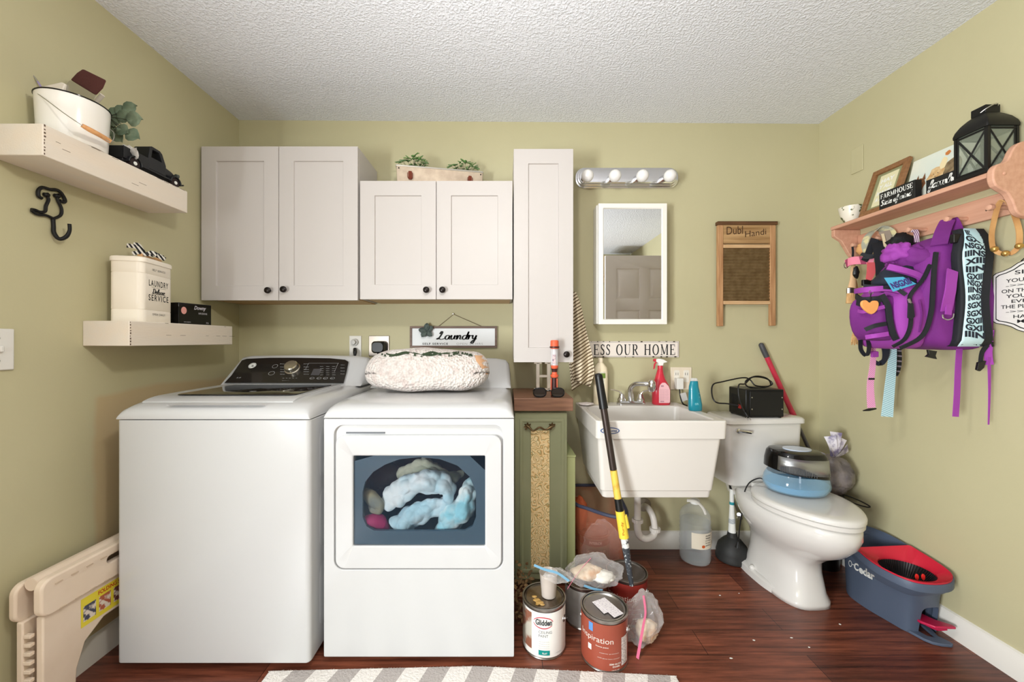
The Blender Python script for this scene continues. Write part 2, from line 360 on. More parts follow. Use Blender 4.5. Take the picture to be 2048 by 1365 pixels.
tc = nt.nodes.new('ShaderNodeTexCoord'); vo = nt.nodes.new('ShaderNodeTexNoise'); vo.inputs['Scale'].default_value = 110; vo.inputs['Detail'].default_value = 4; nt.links.new(tc.outputs['Object'], vo.inputs['Vector'])
rp = nt.nodes.new('ShaderNodeMapRange'); rp.inputs['From Min'].default_value = .42; rp.inputs['From Max'].default_value = .68; nt.links.new(vo.outputs[0], rp.inputs[0])
bp = nt.nodes.new('ShaderNodeBump'); bp.inputs['Strength'].default_value = 1; bp.inputs['Distance'].default_value = 0.0025; nt.links.new(rp.outputs[0], bp.inputs['Height']); nt.links.new(bp.outputs[0], b.inputs['Normal'])
CEIL = m
m = mat('dark_red_plank_floor', (84, 40, 30), 0.33); nt, b = nodes(m)
tc = nt.nodes.new('ShaderNodeTexCoord'); mp = nt.nodes.new('ShaderNodeMapping'); nt.links.new(tc.outputs['Object'], mp.inputs[0])
br = nt.nodes.new('ShaderNodeTexBrick'); br.inputs['Scale'].default_value = 1; br.inputs['Brick Width'].default_value = 1.0; br.inputs['Row Height'].default_value = 0.125; br.inputs['Mortar Size'].default_value = 0.0012
br.inputs['Color1'].default_value = lin((134, 78, 58)); br.inputs['Color2'].default_value = lin((92, 50, 38)); br.inputs['Mortar'].default_value = lin((36, 16, 12)); br.offset = 0.37
nt.links.new(mp.outputs[0], br.inputs['Vector'])
m2 = nt.nodes.new('ShaderNodeMapping'); m2.inputs['Scale'].default_value = (1.3, 22, 1); nt.links.new(tc.outputs['Object'], m2.inputs[0])
nz = nt.nodes.new('ShaderNodeTexNoise'); nz.inputs['Scale'].default_value = 3; nz.inputs['Detail'].default_value = 8; nz.inputs['Roughness'].default_value = .65; nt.links.new(m2.outputs[0], nz.inputs['Vector'])
cr = nt.nodes.new('ShaderNodeValToRGB'); cr.color_ramp.elements[0].position = .3; cr.color_ramp.elements[0].color = (.28, .24, .22, 1); cr.color_ramp.elements[1].position = .72; cr.color_ramp.elements[1].color = (1.5, 1.4, 1.35, 1); nt.links.new(nz.outputs[0], cr.inputs[0])
mx = nt.nodes.new('ShaderNodeMix'); mx.data_type = 'RGBA'; mx.blend_type = 'MULTIPLY'; mx.inputs[0].default_value = 1; nt.links.new(br.outputs[0], mx.inputs[6]); nt.links.new(cr.outputs[0], mx.inputs[7]); nt.links.new(mx.outputs[2], b.inputs['Base Color'])
bp = nt.nodes.new('ShaderNodeBump'); bp.inputs['Strength'].default_value = .25; bp.inputs['Distance'].default_value = .002; nt.links.new(nz.outputs[0], bp.inputs['Height']); nt.links.new(bp.outputs[0], b.inputs['Normal'])
FLOOR = m
struct('floor', MB().box(XL - .1, XR + .1, YF - .1, YB + .1, -.1, 0), FLOOR)
c_ = MB(); c_.add([(XL - .1, YF - .1, ZL), (XR + .1, YF - .1, ZR), (XR + .1, YB + .1, ZR), (XL - .1, YB + .1, ZL), (XL - .1, YF - .1, ZL + .1), (XR + .1, YF - .1, ZR + .1), (XR + .1, YB + .1, ZR + .1), (XL - .1, YB + .1, ZL + .1)],
       [(0, 1, 2, 3), (4, 5, 6, 7), (0, 1, 5, 4), (1, 2, 6, 5), (2, 3, 7, 6), (3, 0, 4, 7)])
struct('ceiling', c_, CEIL)
struct('wall_back', MB().box(XL - .1, XR + .1, YB, YB + .1, 0, 2.47), GREEN)
wl = struct('wall_left', MB().box(XL - .1, XL, YF, YB, 0, 2.47), GREENL)
cut(wl, MB().box(XL - .2, XL + .1, -1.2, -.4, .5, 1.4))
f2 = MB()
for a in ((-1.25, -1.2, .45, 1.45), (-.4, -.35, .45, 1.45), (-1.2, -.4, .45, .5), (-1.2, -.4, 1.4, 1.45)): f2.box(XL - .08, XL + .015, *a)
struct('window_2', f2, WPAINT)
wr = struct('wall_right', MB().box(XR, XR + .1, YF, YB, 0, 2.47), GREEN)
wf = struct('wall_front', MB().box(XL, XR, YF - .1, YF, 0, 2.47), GREEN)
cut(wf, MB().box(-1.4, 1.0, YF - .2, YF + .1, .5, 2.2))
fr = MB()
for a in ((-1.45, -1.4, .45, 2.25), (1.0, 1.05, .45, 2.25), (-1.4, 1.0, .45, .5), (-1.4, 1.0, 2.2, 2.25), (-.22, -.18, .5, 2.2)): fr.box(a[0], a[1], YF - .08, YF + .02, a[2], a[3])
struct('added_window', fr, WPAINT)  # unseen frame, added around the opening where the front fill sits
TRIM = mat('baseboard_white', (228, 224, 216), 0.4)
bpf = [(0, 0), (.014, 0), (.014, .072), (.010, .082), (.008, .096), (.0, .1)]
struct('baseboard_back', MB().prism([(YB - a, z) for a, z in bpf], 'X', .30, XR - .001), TRIM)
struct('baseboard_right', MB().prism([(XR - a, z) for a, z in bpf], 'Y', YF, YB - .001), TRIM)
struct('baseboard_left', MB().prism([(XL + a, z) for a, z in bpf], 'Y', YF, YB - .001), TRIM)
# open six-panel door standing behind the camera at the right wall (seen in the mirror)
DOORM = mat('door_white', (226, 216, 208), 0.5)
d = struct('door_1', MB().box(.99, 1.76, .385, .42, .01, 2.03), DOORM, bevel=.002)
dc = MB()
for x0, x1 in ((1.10, 1.33), (1.42, 1.65)):
    for z0, z1 in ((.22, .85), (1.0, 1.49), (1.60, 1.9)): dc.box(x0, x1, .415, .43, z0, z1)
cut(d, dc)
dp = MB()
for x0, x1 in ((1.10, 1.33), (1.42, 1.65)):
    for z0, z1 in ((.22, .85), (1.0, 1.49), (1.60, 1.9)):
        dp.loft([[(x, .4151, z) for x, z in rrect(x0 + .012, x1 - .012, z0 + .012, z1 - .012, .001, 1)], [(x, .421, z) for x, z in rrect(x0 + .035, x1 - .035, z0 + .035, z1 - .035, .001, 1)]])
struct('door_2', dp, DOORM); bpy.data.objects['door_2'].parent = d; bpy.data.objects['door_2'].location = bpy.data.objects['door_2'].location - d.location; bpy.data.objects['door_2'].name = 'raised_panel'
del bpy.data.objects['raised_panel']['kind']
# storage shelf high on the wall behind the camera with cardboard boxes, seen in the mirror
KR = mat('kraft_board', (196, 172, 130), .8)
sh = thing('storage_shelf', 'wooden storage shelf on a post seen above the door in the mirror', 'shelf', (1.3, -.9, 2.0))
obj('shelf_board', MB().box(.95, 1.78, -1.28, -.75, 2.02, 2.05), wood('raw_pine', (206, 176, 130), (180, 146, 100)), sh, bevel=.002)
obj('post', MB().box(1.02, 1.1, -.83, -.75, 0, 2.02), MATS['raw_pine'], sh, bevel=.004)
bx = thing('cardboard_box', 'tan cardboard box on the high shelf seen in the mirror', 'box', (1.45, -1.0, 2.05))
obj('carton', MB().box(1.25, 1.6, -1.2, -.8, 2.051, 2.30), KR, bx, bevel=.003)
bt = MB(); bt.box(1.25, 1.6, -1.005, -.985, 2.3, 2.301)
obj('packing_tape', bt, mat('tape', (160, 130, 80), .3), bx)

# ---------------------------------------------------------------- wall cabinets
def knob(x, y, z, parent, m=None):
    return obj('knob', MB().lathe([(.006, 0), (.006, -.010), (.013, -.014), (.016, -.019), (.015, -.025), (.010, -.029), (.002, -.030)], (x, y, z), 'Y', 20), m or mat('oil_rubbed_bronze', (38, 32, 30), .3, .6), parent)
RAWW = wood('cabinet_underside_wood', (204, 172, 130), (184, 148, 104))
def cabinet(label, x0, x1, z0, z1, yf, doors, knobs):
    t = thing('wall_cabinet', label, 'cabinet', ((x0 + x1) / 2, YB, z0))
    obj('body', MB().box(x0 + .001, x1 - .001, yf + .021, YB - .001, z0 + .012, z1), WPAINT, t, bevel=.001)
    obj('underside', MB().box(x0 + .012, x1 - .012, yf + .045, YB - .001, z0 + .006, z0 + .0118), RAWW, t)
    for (a, b_), (kx, kz) in zip(doors, knobs):
        g = .0015; fw = .072; m_ = MB(); a += g; b_ -= g
        o_ = rrect(a, b_, z0, z1, .0005, 1); i_ = rrect(a + fw, b_ - fw, z0 + fw, z1 - fw, .0005, 1); j_ = rrect(a + fw + .002, b_ - fw - .002, z0 + fw + .002, z1 - fw - .002, .0005, 1)
        m_.loft([[(x, yf + .020, z) for x, z in o_], [(x, yf, z) for x, z in o_], [(x, yf, z) for x, z in i_], [(x, yf + .008, z) for x, z in j_]])
        dr = obj('door', m_, WPAINT, t, bevel=.0012)
        knob(kx, yf, kz, dr)
    return t
yf = 1.91; s = F / yf
def cx_(px): return (px - CX) / s
def cz_(py): return H - (py - CY) / s
cabinet('tall white double-door wall cabinet at the far left above the washer', cx_(402), cx_(716), cz_(601), cz_(293), yf,
        [(cx_(402), cx_(557.5)), (cx_(557.5), cx_(716))], [(cx_(540), cz_(582)), (cx_(571), cz_(580))])
cabinet('lower white double-door wall cabinet under the galvanized planter, above the dryer', cx_(719.5), cx_(1025.5), cz_(599), cz_(362), yf,
        [(cx_(719.5), cx_(872.5)), (cx_(872.5), cx_(1025.5))], [(cx_(854), cz_(581)), (cx_(886), cz_(581))])
cabinet('narrow tall white single-door wall cabinet left of the vanity light', cx_(1027), cx_(1147), cz_(725), cz_(298), yf,
        [(cx_(1027), cx_(1147))], [(cx_(1132), cz_(709))])

# ---------------------------------------------------------------- washer
wx0, wx1, wy, wb = -1.392, -.698, 1.376, 2.08
t = thing('washing_machine', 'white top-loading washing machine with black control panel, left of the dryer', 'washer', ((wx0 + wx1) / 2, wy, 0))
obj('cabinet_body', MB().stack([(.03, rrect(wx0, wx1, wy, wb, .018)), (.9015, rrect(wx0, wx1, wy, wb, .018))]), WHITE, t, bevel=.003)
sp_ = MB()
for z0, z1 in ((.10, .34), (.40, .62), (.66, .86)):
    sp_.loft([[(wx1 + .0, a, b) for a, b in rrect(wy + .07, wb - .07, z0, z1, .04)], [(wx1 + .0015, a, b) for a, b in rrect(wy + .075, wb - .075, z0 + .005, z1 - .005, .035)]])
obj('side_emboss', sp_, WHITE, t)
for x in (wx0 + .06, wx1 - .06):
    for y in (wy + .07, wb - .07): obj('levelling_foot', MB().lathe([(.022, 0), (.022, .012), (.012, .014), (.012, .031)], (x, y, 0)), BLACK, t)
# top cover: cross-section (y,z) swept along x with rounded shoulders
def sweep_x(prof, xs, zbase):
    rings = []
    for x, sc, sy in xs:
        rings.append([(x, (y - 1.7) * sy + 1.7, zbase + (z - zbase) * sc) for y, z in prof])
    return rings
prof = smooth_path([(1.374, .905, 0), (1.376, .925, 0), (1.395, .944, 0), (1.44, .958, 0), (1.52, .966, 0)], 4)
prof = [(p.x, p.y) for p in prof] + [(1.7, .968), (1.87, .968), (2.08, .968), (2.08, .905)]
xs = [(wx0, .12, .994), (wx0 + .004, .5, .998), (wx0 + .012, .78, 1), (wx0 + .03, .95, 1), (wx0 + .06, 1, 1), (wx1 - .06, 1, 1), (wx1 - .03, .95, 1), (wx1 - .012, .78, 1), (wx1 - .004, .5, .998), (wx1, .12, .994)]
obj('top_cover', MB().loft(sweep_x(prof, xs, .905)), WHITE, t, ang=50)
lp = smooth_path([(1.432, .958, 0), (1.44, .962, 0), (1.47, .9695, 0), (1.52, .9735, 0), (1.7, .976, 0), (1.85, .976, 0)], 4)
lp = [(p.x, p.y) for p in lp] + [(1.855, .962), (1.432, .950)]
lid = obj('lid', MB().loft([[(x, y, z) for y, z in lp] for x in (-1.352, -.79)]), WHITE, t, bevel=.007, seg=3)
obj('lid_glass', MB().loft([[(x, y, .9763) for x, y in rrect(-1.285, -.815, 1.49, 1.83, .03)], [(x, y, .9775) for x, y in rrect(-1.283, -.817, 1.492, 1.828, .03)]]), mat('smoked_glass', (24, 24, 26), .06, coat=.5), lid)
obj('lid_grip', MB().loft([[(x, y, z) for x, y, z in [(-1.22 + a, 1.405 - b * .02, .9475 + b * .007) for a, b in rrect(0, .35, 0, 1.2, .6, 5)]], [(x, y - .002, z + .0012) for x, y, z in [(-1.21 + a, 1.405 - b * .02, .9465 + b * .007) for a, b in rrect(0, .33, .2, 1, .4, 5)]]]), WHITE, t)
cp = [(1.868, .966), (1.876, .974), (1.9, .998), (2.0, 1.094), (2.012, 1.104), (2.03, 1.109), (2.06, 1.106), (2.08, 1.08), (2.08, .96)]
xs = [(wx0 + .005, .3, 1), (wx0 + .006, .80, 1), (wx0 + .02, .95, 1), (wx0 + .06, .99, 1), (-1.05, 1.02, 1), (wx1 - .08, .985, 1), (wx1 - .03, .93, 1), (wx1 - .012, .78, 1), (wx1 - .004, .4, 1)]
console = obj('console', MB().loft(sweep_x(cp, xs, .966)), WHITE, t, ang=50)
pn = V((0, -.692, .722)); p0 = V((-1.05, 1.9, 1.003))          # sloped face of the console
def pan(px, py, off=.0): return onplane(px, py, p0 + pn * off, pn)
cps = [(449, 766), (463, 751), (476, 732), (484, 721), (494, 718), (540, 716), (600, 716), (660, 717), (690, 720), (697, 724), (693, 745), (687, 767)]
obj('control_panel', MB().loft([[pan(a, b, -.002) for a, b in cps], [pan(a, b, .0045) for a, b in cps]]), mat('panel_dark', (30, 27, 26), .22, coat=.4), t)
def panfn(px, py, off=.005):
    o = pan(px, py, off); u = V((1, 0, 0)); v = V((0, .722, .692))
    return lambda x, y: o + u * x + v * y
def pring(mb, px, py, r, wd=.0011, n=28, a=1):
    c = pan(px, py, .0052); u = V((1, 0, 0)); v = V((0, .722, .692)); k = []
    mb.add([c + (u * math.cos(2 * PI * i / n) * q * a + v * math.sin(2 * PI * i / n) * q) for q in (r, r - wd) for i in range(n)], [(i, (i + 1) % n, n + (i + 1) % n, n + i) for i in range(n)])
pk = MB(); pring(pk, 550, 733, .013); pring(pk, 543, 747, .013, a=1.15)
for i, py in enumerate((728, 734, 739, 743.5, 748.5)):
    text_into(pk, ('Rinse', 'Colors', 'Towels', 'Whites', 'Normal')[i], .022, .0045, panfn(560, py + 1))
    text_into(pk, ('Quick Wash', 'Casuals', 'Active', 'Delicate', 'Bulky Items')[i], .026, .0045, panfn(607, py + 1))
for c_, px0 in enumerate((640, 652, 664)):
    for r_ in range(5): text_into(pk, ('HOT', 'WARM', 'COLD', 'HEAVY', 'LIGHT')[(r_ + c_) % 5], .016, .0032, panfn(px0, 734 + r_ * 4.2))
for r_ in range(4): text_into(pk, ('Options', 'Extra', 'Sound', 'Delay')[r_], .02, .004, panfn(681, 731 + r_ * 6))
for k_, px0 in enumerate((620, 634, 647, 661)): pring(pk, px0 + 4, 757, .007, .0008, a=1.6); text_into(pk, ('SOAK', 'FILL', 'RINSE', 'SPIN')[k_], .012, .003, panfn(px0, 757.8))
for a in range(5): text_into(pk, '-', .008, .0012, panfn(565 + a * 6.5, 757))
text_into(pk, 'Start', .035, .0016, panfn(564, 762)); text_into(pk, '5.0', .022, .007, panfn(472, 757), shear=.3)
for a in ((617, 727, .155, .0008), (617, 727, .0008, -.045), (676, 727, .0008, -.058)):
    f_ = panfn(a[0], a[1]); pk.add([f_(0, 0), f_(a[2], 0), f_(a[2], a[3]), f_(0, a[3])], [(0, 1, 2, 3)])
obj('panel_print', pk, mat('panel_print', (190, 190, 190), .6), t, flat=True, norm=False)
f_ = panfn(621, 751, .0048); obj('display', MB().add([f_(0, 0), f_(.042, 0), f_(.042, .043), f_(0, .043)], [(0, 1, 2, 3)]), mat('display', (74, 72, 74), .3), t, flat=True)
dk = MB(); dk.T = Matrix.Translation(pan(585, 738, .004)) @ pn.to_track_quat('Z', 'Y').to_matrix().to_4x4()
dk.lathe([(.038, 0), (.037, .004), (.033, .006), (.032, .026), (.028, .031), (.001, .032)], seg=36)
obj('cycle_dial', dk, mat('dial_champagne', (196, 188, 172), .25, .9), t)
bd = MB(); bd.T = Matrix.Translation(pan(505, 732, .004)) @ pn.to_track_quat('Z', 'Y').to_matrix().to_4x4(); bd.lathe([(.0185, 0), (.0185, .0016), (.017, .002), (.001, .002)], seg=32)
lg = obj('round_emblem', bd, WINK, t)
lk = MB(); c0 = pan(505, 732, .0066)
for r0, wd in ((.0165, .0013),):
    lk.add([c0 + V((1, 0, 0)) * math.cos(2 * PI * i / 28) * q + V((0, .722, .692)) * math.sin(2 * PI * i / 28) * q for q in (r0, r0 - wd) for i in range(28)], [(i, (i + 1) % 28, 28 + (i + 1) % 28, 28 + i) for i in range(28)])
text_into(lk, cursive('Se', .28), .017, .014, lambda x, y: c0 + V((1, 0, 0)) * (x - .0085) + V((0, .722, .692)) * (y - .007))
obj('monogram', lk, INK, t, flat=True, norm=False)

# ---------------------------------------------------------------- dryer
dx0, dx1, dy, db = -.661, .033, 1.403, 2.06
t = thing('dryer', 'white front-loading clothes dryer with big dark window, under the fluffy cushion', 'dryer', ((dx0 + dx1) / 2, dy, 0))
sd = F / dy
def qx(px, Y=dy): return wx(px, Y)
def qz(py, Y=dy): return wz(py, Y)
b_ = MB()
outer = rrect(dx0, dx1, .03, .901, .004, 6); pock = rrect(qx(668), qx(1006), qz(1140), qz(851), .035, 6)
b_.loft([[(x, db, z) for x, z in outer], [(x, dy, z) for x, z in outer], [(x, dy, z) for x, z in pock], [(x, dy + .012, z) for x, z in pock]], False, False)
hole = rrect(qx(700), qx(976), qz(1100), qz(905), .03, 6)
b_.loft([[(x, dy + .012, z) for x, z in pock], [(x, dy + .012, z) for x, z in hole], [(x, dy + .5, z) for x, z in hole]], False, True)
obj('cabinet_body', b_, WHITE, t, bevel=.003)
for x in (dx0 + .06, dx1 - .06):
    for y in (dy + .07, db - .07): obj('levelling_foot', MB().lathe([(.022, 0), (.022, .012), (.012, .014), (.012, .031)], (x, y, 0)), BLACK, t)
prof = smooth_path([(dy - .001, .904, 0), (dy, .925, 0), (dy + .018, .943, 0), (dy + .06, .954, 0), (dy + .12, .958, 0)], 4)
prof = [(p.x, p.y) for p in prof] + [(1.7, .958), (1.9, .958), (2.06, .958), (2.06, .904)]
xs = [(dx0, .12, .995), (dx0 + .004, .5, .998), (dx0 + .012, .78, 1), (dx0 + .03, .95, 1), (dx0 + .06, 1, 1), (dx1 - .06, 1, 1), (dx1 - .03, .95, 1), (dx1 - .012, .78, 1), (dx1 - .004, .5, .998), (dx1, .12, .995)]
obj('top_cover', MB().loft(sweep_x(prof, xs, .904)), WHITE, t, ang=50)
cp = [(1.872, .956), (1.88, .964), (1.905, .988), (2.0, 1.078), (2.012, 1.09), (2.03, 1.096), (2.05, 1.09), (2.06, 1.07), (2.06, .95)]
xs = [(dx0 + .004, .4, 1), (dx0 + .012, .78, 1), (dx0 + .03, .93, 1), (dx0 + .08, .985, 1), (-.3, 1.02, 1), (dx1 - .08, .985, 1), (dx1 - .03, .93, 1), (dx1 - .012, .78, 1), (dx1 - .004, .4, 1)]
obj('console', MB().loft(sweep_x(cp, xs, .956)), WHITE, t, ang=50)
pn2 = V((0, -.688, .726)); q0 = V((-.3, 1.92, 1.003))
obj('control_panel', MB().loft([[q0 + V((x, 0, 0)) + V((0, .726, .688)) * z + pn2 * o_ for x, z in rrect(-.29, .20, -.036, .085, .02)] for o_ in (-.004, .003)]), MATS['panel_dark'], t)
# door
yd = 1.398; d0 = rrect(qx(672), qx(1003), qz(1137), qz(871), .032, 6); w0 = rrect(qx(703, yd), qx(973, yd), qz(1096, yd), qz(910, yd), .006, 6); w1 = rrect(qx(706, yd), qx(970, yd), qz(1093, yd), qz(913, yd), .004, 6)
dr = obj('door', MB().loft([[(x, yd + .030, z) for x, z in w1], [(x, dy + .0125, z) for x, z in d0], [(x, yd, z) for x, z in d0], [(x, yd, z) for x, z in w0], [(x, yd + .004, z) for x, z in w1], [(x, yd + .030, z) for x, z in w1]], False, False), WHITE, t, bevel=.004, seg=3)
hs = []   # window opening in the dark surround: flat bottom, arched top
n_ = len(w1); cw = (qx(725, yd), qx(952, yd), qz(1063, yd), qz(916, yd))
hs = [(725, 1035), (725, 985), (730, 965), (746, 945), (770, 930), (800, 919), (840, 915), (880, 919), (915, 932), (940, 955), (952, 985), (952, 1035), (945, 1053), (930, 1062), (880, 1063), (840, 1063), (790, 1063), (748, 1062), (733, 1053)]
inner = [onplane(a, b, (0, yd + .012, 0), (0, 1, 0)) for a, b in hs]
cc = V(((w0[0][0] + w0[14][0]) / 2, yd + .012, (qz(1096, yd) + qz(910, yd)) / 2))
out = []
for p in inner:                                   # matching points on the window rectangle
    d_ = p - cc; hx, hz = (qx(970, yd) - qx(706, yd)) / 2, (qz(913, yd) - qz(1093, yd)) / 2
    k = min(hx / abs(d_.x) if abs(d_.x) > 1e-6 else 9e9, hz / abs(d_.z) if abs(d_.z) > 1e-6 else 9e9); out.append(cc + d_ * k)
sm = MB(); sm.loft([out, inner, [p + V((0, .012, 0)) for p in inner]], False, False)
obj('window_surround', sm, mat('window_slate', (74, 96, 112), .35), dr, flat=True)
for cxx, czz in (): pass
obj('window_glass', MB().box(qx(706, yd), qx(970, yd), yd + .005, yd + .008, qz(1093, yd), qz(913, yd)), film('dryer_glass', (36, 60, 78), .12, .04), dr)
obj('door_finger_slot', MB().box(qx(690), qx(768), dy + .009, dy + .0119, qz(869), qz(866)), mat('slot_dark', (90, 92, 98), .5), t)
dm = MB(); yy = dy + .08
rg = [[(-.305 + r * math.cos(2 * PI * k / 40), dy + y, .585 + r * math.sin(2 * PI * k / 40)) for k in range(40)] for r, y in ((.225, .03), (.235, .06), (.235, .49), (.001, .495))]
dm.loft(rg, False, True)
obj('drum', dm, mat('drum_steel', (70, 68, 70), .4, .6), t)
# laundry behind the dryer window
def quilt(name, rgb, rgb2, sc=10):
    m_ = mat(name, rgb, .85, var=(sc, rgb2, (.4, .6)), sheen=.3)
    nt, b = nodes(m_); tc = nt.nodes.new('ShaderNodeTexCoord'); vo = nt.nodes.new('ShaderNodeTexVoronoi'); vo.inputs['Scale'].default_value = 26; nt.links.new(tc.outputs['Object'], vo.inputs['Vector'])
    bp = nt.nodes.new('ShaderNodeBump'); bp.invert = True; bp.inputs['Strength'].default_value = .8; bp.inputs['Distance'].default_value = .012; nt.links.new(vo.outputs[0], bp.inputs['Height']); nt.links.new(bp.outputs[0], b.inputs['Normal'])
    return m_
def soft(name, label, cat, m_, pts, rs, flat=.8, seed=0, amp=.16, quilted=False):
    mb = MB(); mb.tube(pts, rs, 20, sm=8, flat=flat)
    mb.v = [v + V((noise.noise(v * 14 + V((seed, 0, 0))), noise.noise(v * 14 + V((0, seed, 3))), noise.noise(v * 14 + V((5, 0, seed))))) * amp * .08 for v in mb.v]
    o = tag(obj(name, mb, m_, None, sub=2, ang=180), label, cat)
    if quilted:
        tx = bpy.data.textures.new('quilting', 'VORONOI'); tx.noise_scale = .045; tx.noise_intensity = 1.0
        dm_ = o.modifiers.new('quilting', 'DISPLACE'); dm_.texture = tx; dm_.texture_coords = 'LOCAL'; dm_.strength = -.022; dm_.mid_level = .5
    return o
QB = quilt('white_blue_quilt', (226, 236, 242), (176, 214, 230), 7)
LZ = 1.50
soft('quilt', 'white and pale blue quilted blanket folded over in the dryer window', 'blanket', QB, [P(770, 1012, 1.49), P(800, 985, 1.47), P(850, 965, 1.47), P(893, 975, 1.48), P(893, 1003, 1.48), P(860, 1018, 1.47), P(825, 1032, 1.47), P(800, 1055, 1.48)], [.025, .045, .048, .035, .03, .035, .048, .05], seed=1, quilted=True)
soft('baby_blanket', 'white quilted blanket with light blue patches at the right of the dryer window', 'blanket', quilt('white_aqua_quilt', (236, 240, 238), (150, 212, 230), 9), [P(868, 1066, 1.47), P(895, 1045, 1.47), P(925, 1020, 1.47), P(940, 985, 1.48), P(948, 955, 1.52)], [.012, .045, .055, .045, .02], seed=4, quilted=True)
soft('quilted_pad', 'cream and grey-green quilted pad along the top of the dryer window', 'blanket', quilt('cream_sage_quilt', (196, 198, 178), (150, 160, 140), 7), [P(795, 958, 1.56), P(825, 938, 1.54), P(862, 938, 1.54), P(895, 955, 1.54), P(925, 950, 1.57)], [.02, .034, .036, .034, .012], seed=8, quilted=True)
soft('magenta_shirt', 'magenta garment at the lower left of the dryer window', 'garment', mat('magenta_cloth', (160, 28, 92), .75, bump=(18, .6), bumpdist=.01), [P(728, 1046, 1.46), P(745, 1042, 1.45), P(762, 1048, 1.46), P(776, 1060, 1.47)], [.022, .033, .033, .015], seed=11)
soft('tan_shirt', 'tan and grey garment at the left edge of the dryer window', 'garment', mat('tan_cloth', (176, 164, 120), .8, var=(9, (120, 126, 120)), bump=(14, .6), bumpdist=.01), [P(728, 985, 1.49), P(745, 998, 1.46), P(758, 1008, 1.46), P(738, 1014, 1.46)], [.02, .032, .028, .015], seed=14)
soft('black_shirt', 'black garment at the upper left of the dryer window', 'garment', mat('black_cloth', (20, 22, 28), .85, bump=(14, .6), bumpdist=.01), [P(745, 975, 1.58), P(760, 955, 1.55), P(782, 948, 1.55), P(770, 975, 1.56)], [.02, .045, .042, .03], seed=17)
# ---------------------------------------------------------------- left wall
DIST = mat('distressed_white_wood', (222, 212, 198), .6, var=(2.2, (226, 212, 194), (.4, .7)), bump=(30, .3), stretch=(8, 1, 8))
SCR = mat('bare_wood_wear', (96, 76, 60), .8)
def floating_shelf(label, y0, y1, z0, z1, marks):
    t = thing('floating_shelf', label, 'shelf', (XL, (y0 + y1) / 2, z0))
    obj('board', MB().box(XL + .0005, -1.354, y0, y1, z0, z1), DIST, t, bevel=.0025)
    w_ = MB()
    rnd = random.Random(marks)
    for k in range(9):                            # chipped paint along the near corner and edges
        zz = z0 + (z1 - z0) * (k + .3) / 9; w_.box(-1.3542, -1.3536, y0 + .003, y0 + .005 + rnd.random() * .003, zz, zz + .003 + rnd.random() * .004)
    for k in range(10):
        yy = y0 + (y1 - y0) * rnd.random(); zz = z0 + (z1 - z0) * rnd.choice([.3, .45, .95, .97, .6]); w_.box(-1.3542, -1.3536, yy, yy + .012 + rnd.random() * .02, zz, zz + .0012)
    obj('worn_paint', w_, SCR, t, flat=True)
    return t
floating_shelf('upper white box shelf on the left wall, under the bucket and toy truck', 1.126, 1.64, 1.73, 1.823, 3)
floating_shelf('lower white box shelf on the left wall, under the laundry tin', 1.385, 1.91, 1.167, 1.258, 5)
SW = mat('switch_white', (222, 219, 212), .35)
t = thing('light_switch', 'white light switch plate cut by the left edge of the photo', 'switch', (XL, 1.14, 1.16))
obj('plate', MB().box(XL + .0005, XL + .007, 1.115, 1.188, 1.096, 1.222), SW, t, bevel=.003)
obj('toggle', MB().box(XL + .007, XL + .018, 1.147, 1.156, 1.152, 1.17), SW, t, bevel=.002)
for z in (1.125, 1.193): obj('screw', MB().lathe([(.003, 0), (.003, .001), (.001, .0014)], (XL + .007, 1.1515, z), 'X', 10), STEEL, t)
# dog-shaped hook
def LW(px, py, off=.008): return onplane(px, py, (XL + off, 0, 0), (1, 0, 0))
t = thing('dog_hook', 'black iron dog-shaped wall hook under the upper left shelf', 'hook', LW(100, 430))
hd = MB(); hd.tube([LW(84, 397), LW(77, 392), LW(77, 381), LW(85, 375), LW(100, 379), LW(113, 380), LW(122, 386), LW(130, 400), LW(127, 405), LW(119, 401)], .0052, 8, sm=5)
obj('head', hd, BLKMET, t)
for a, b_ in ((91, 387), (112, 389)): obj('ear', MB().tube([LW(a, b_ - 1), LW(a + 1, b_ + 2), LW(a + 6, b_ + 4)], [.005, .009, .007], 10, sm=3), BLKMET, t)
bd = MB(); bd.tube([LW(92, 390), LW(97, 399), LW(92, 412), LW(90, 423), LW(80, 424), LW(70, 420), LW(63, 419)], .0045, 8, sm=5)
bd.tube([LW(63, 421), LW(75, 429), LW(92, 431), LW(106, 437)], .0045, 8, sm=5)
bd.tube([LW(113, 392), LW(117, 404), LW(123, 418), LW(121, 431), LW(106, 438)], .0045, 8, sm=5)
obj('body', bd, BLKMET, t)
obj('hook', MB().tube([LW(106, 436, .006), LW(107, 452, .006), LW(108, 466, .01), LW(118, 478, .022), LW(132, 474, .036), LW(139, 462, .042), LW(139, 448, .044)], [.0055, .0055, .006, .006, .006, .005, .005], 10, sm=5), BLKMET, t)
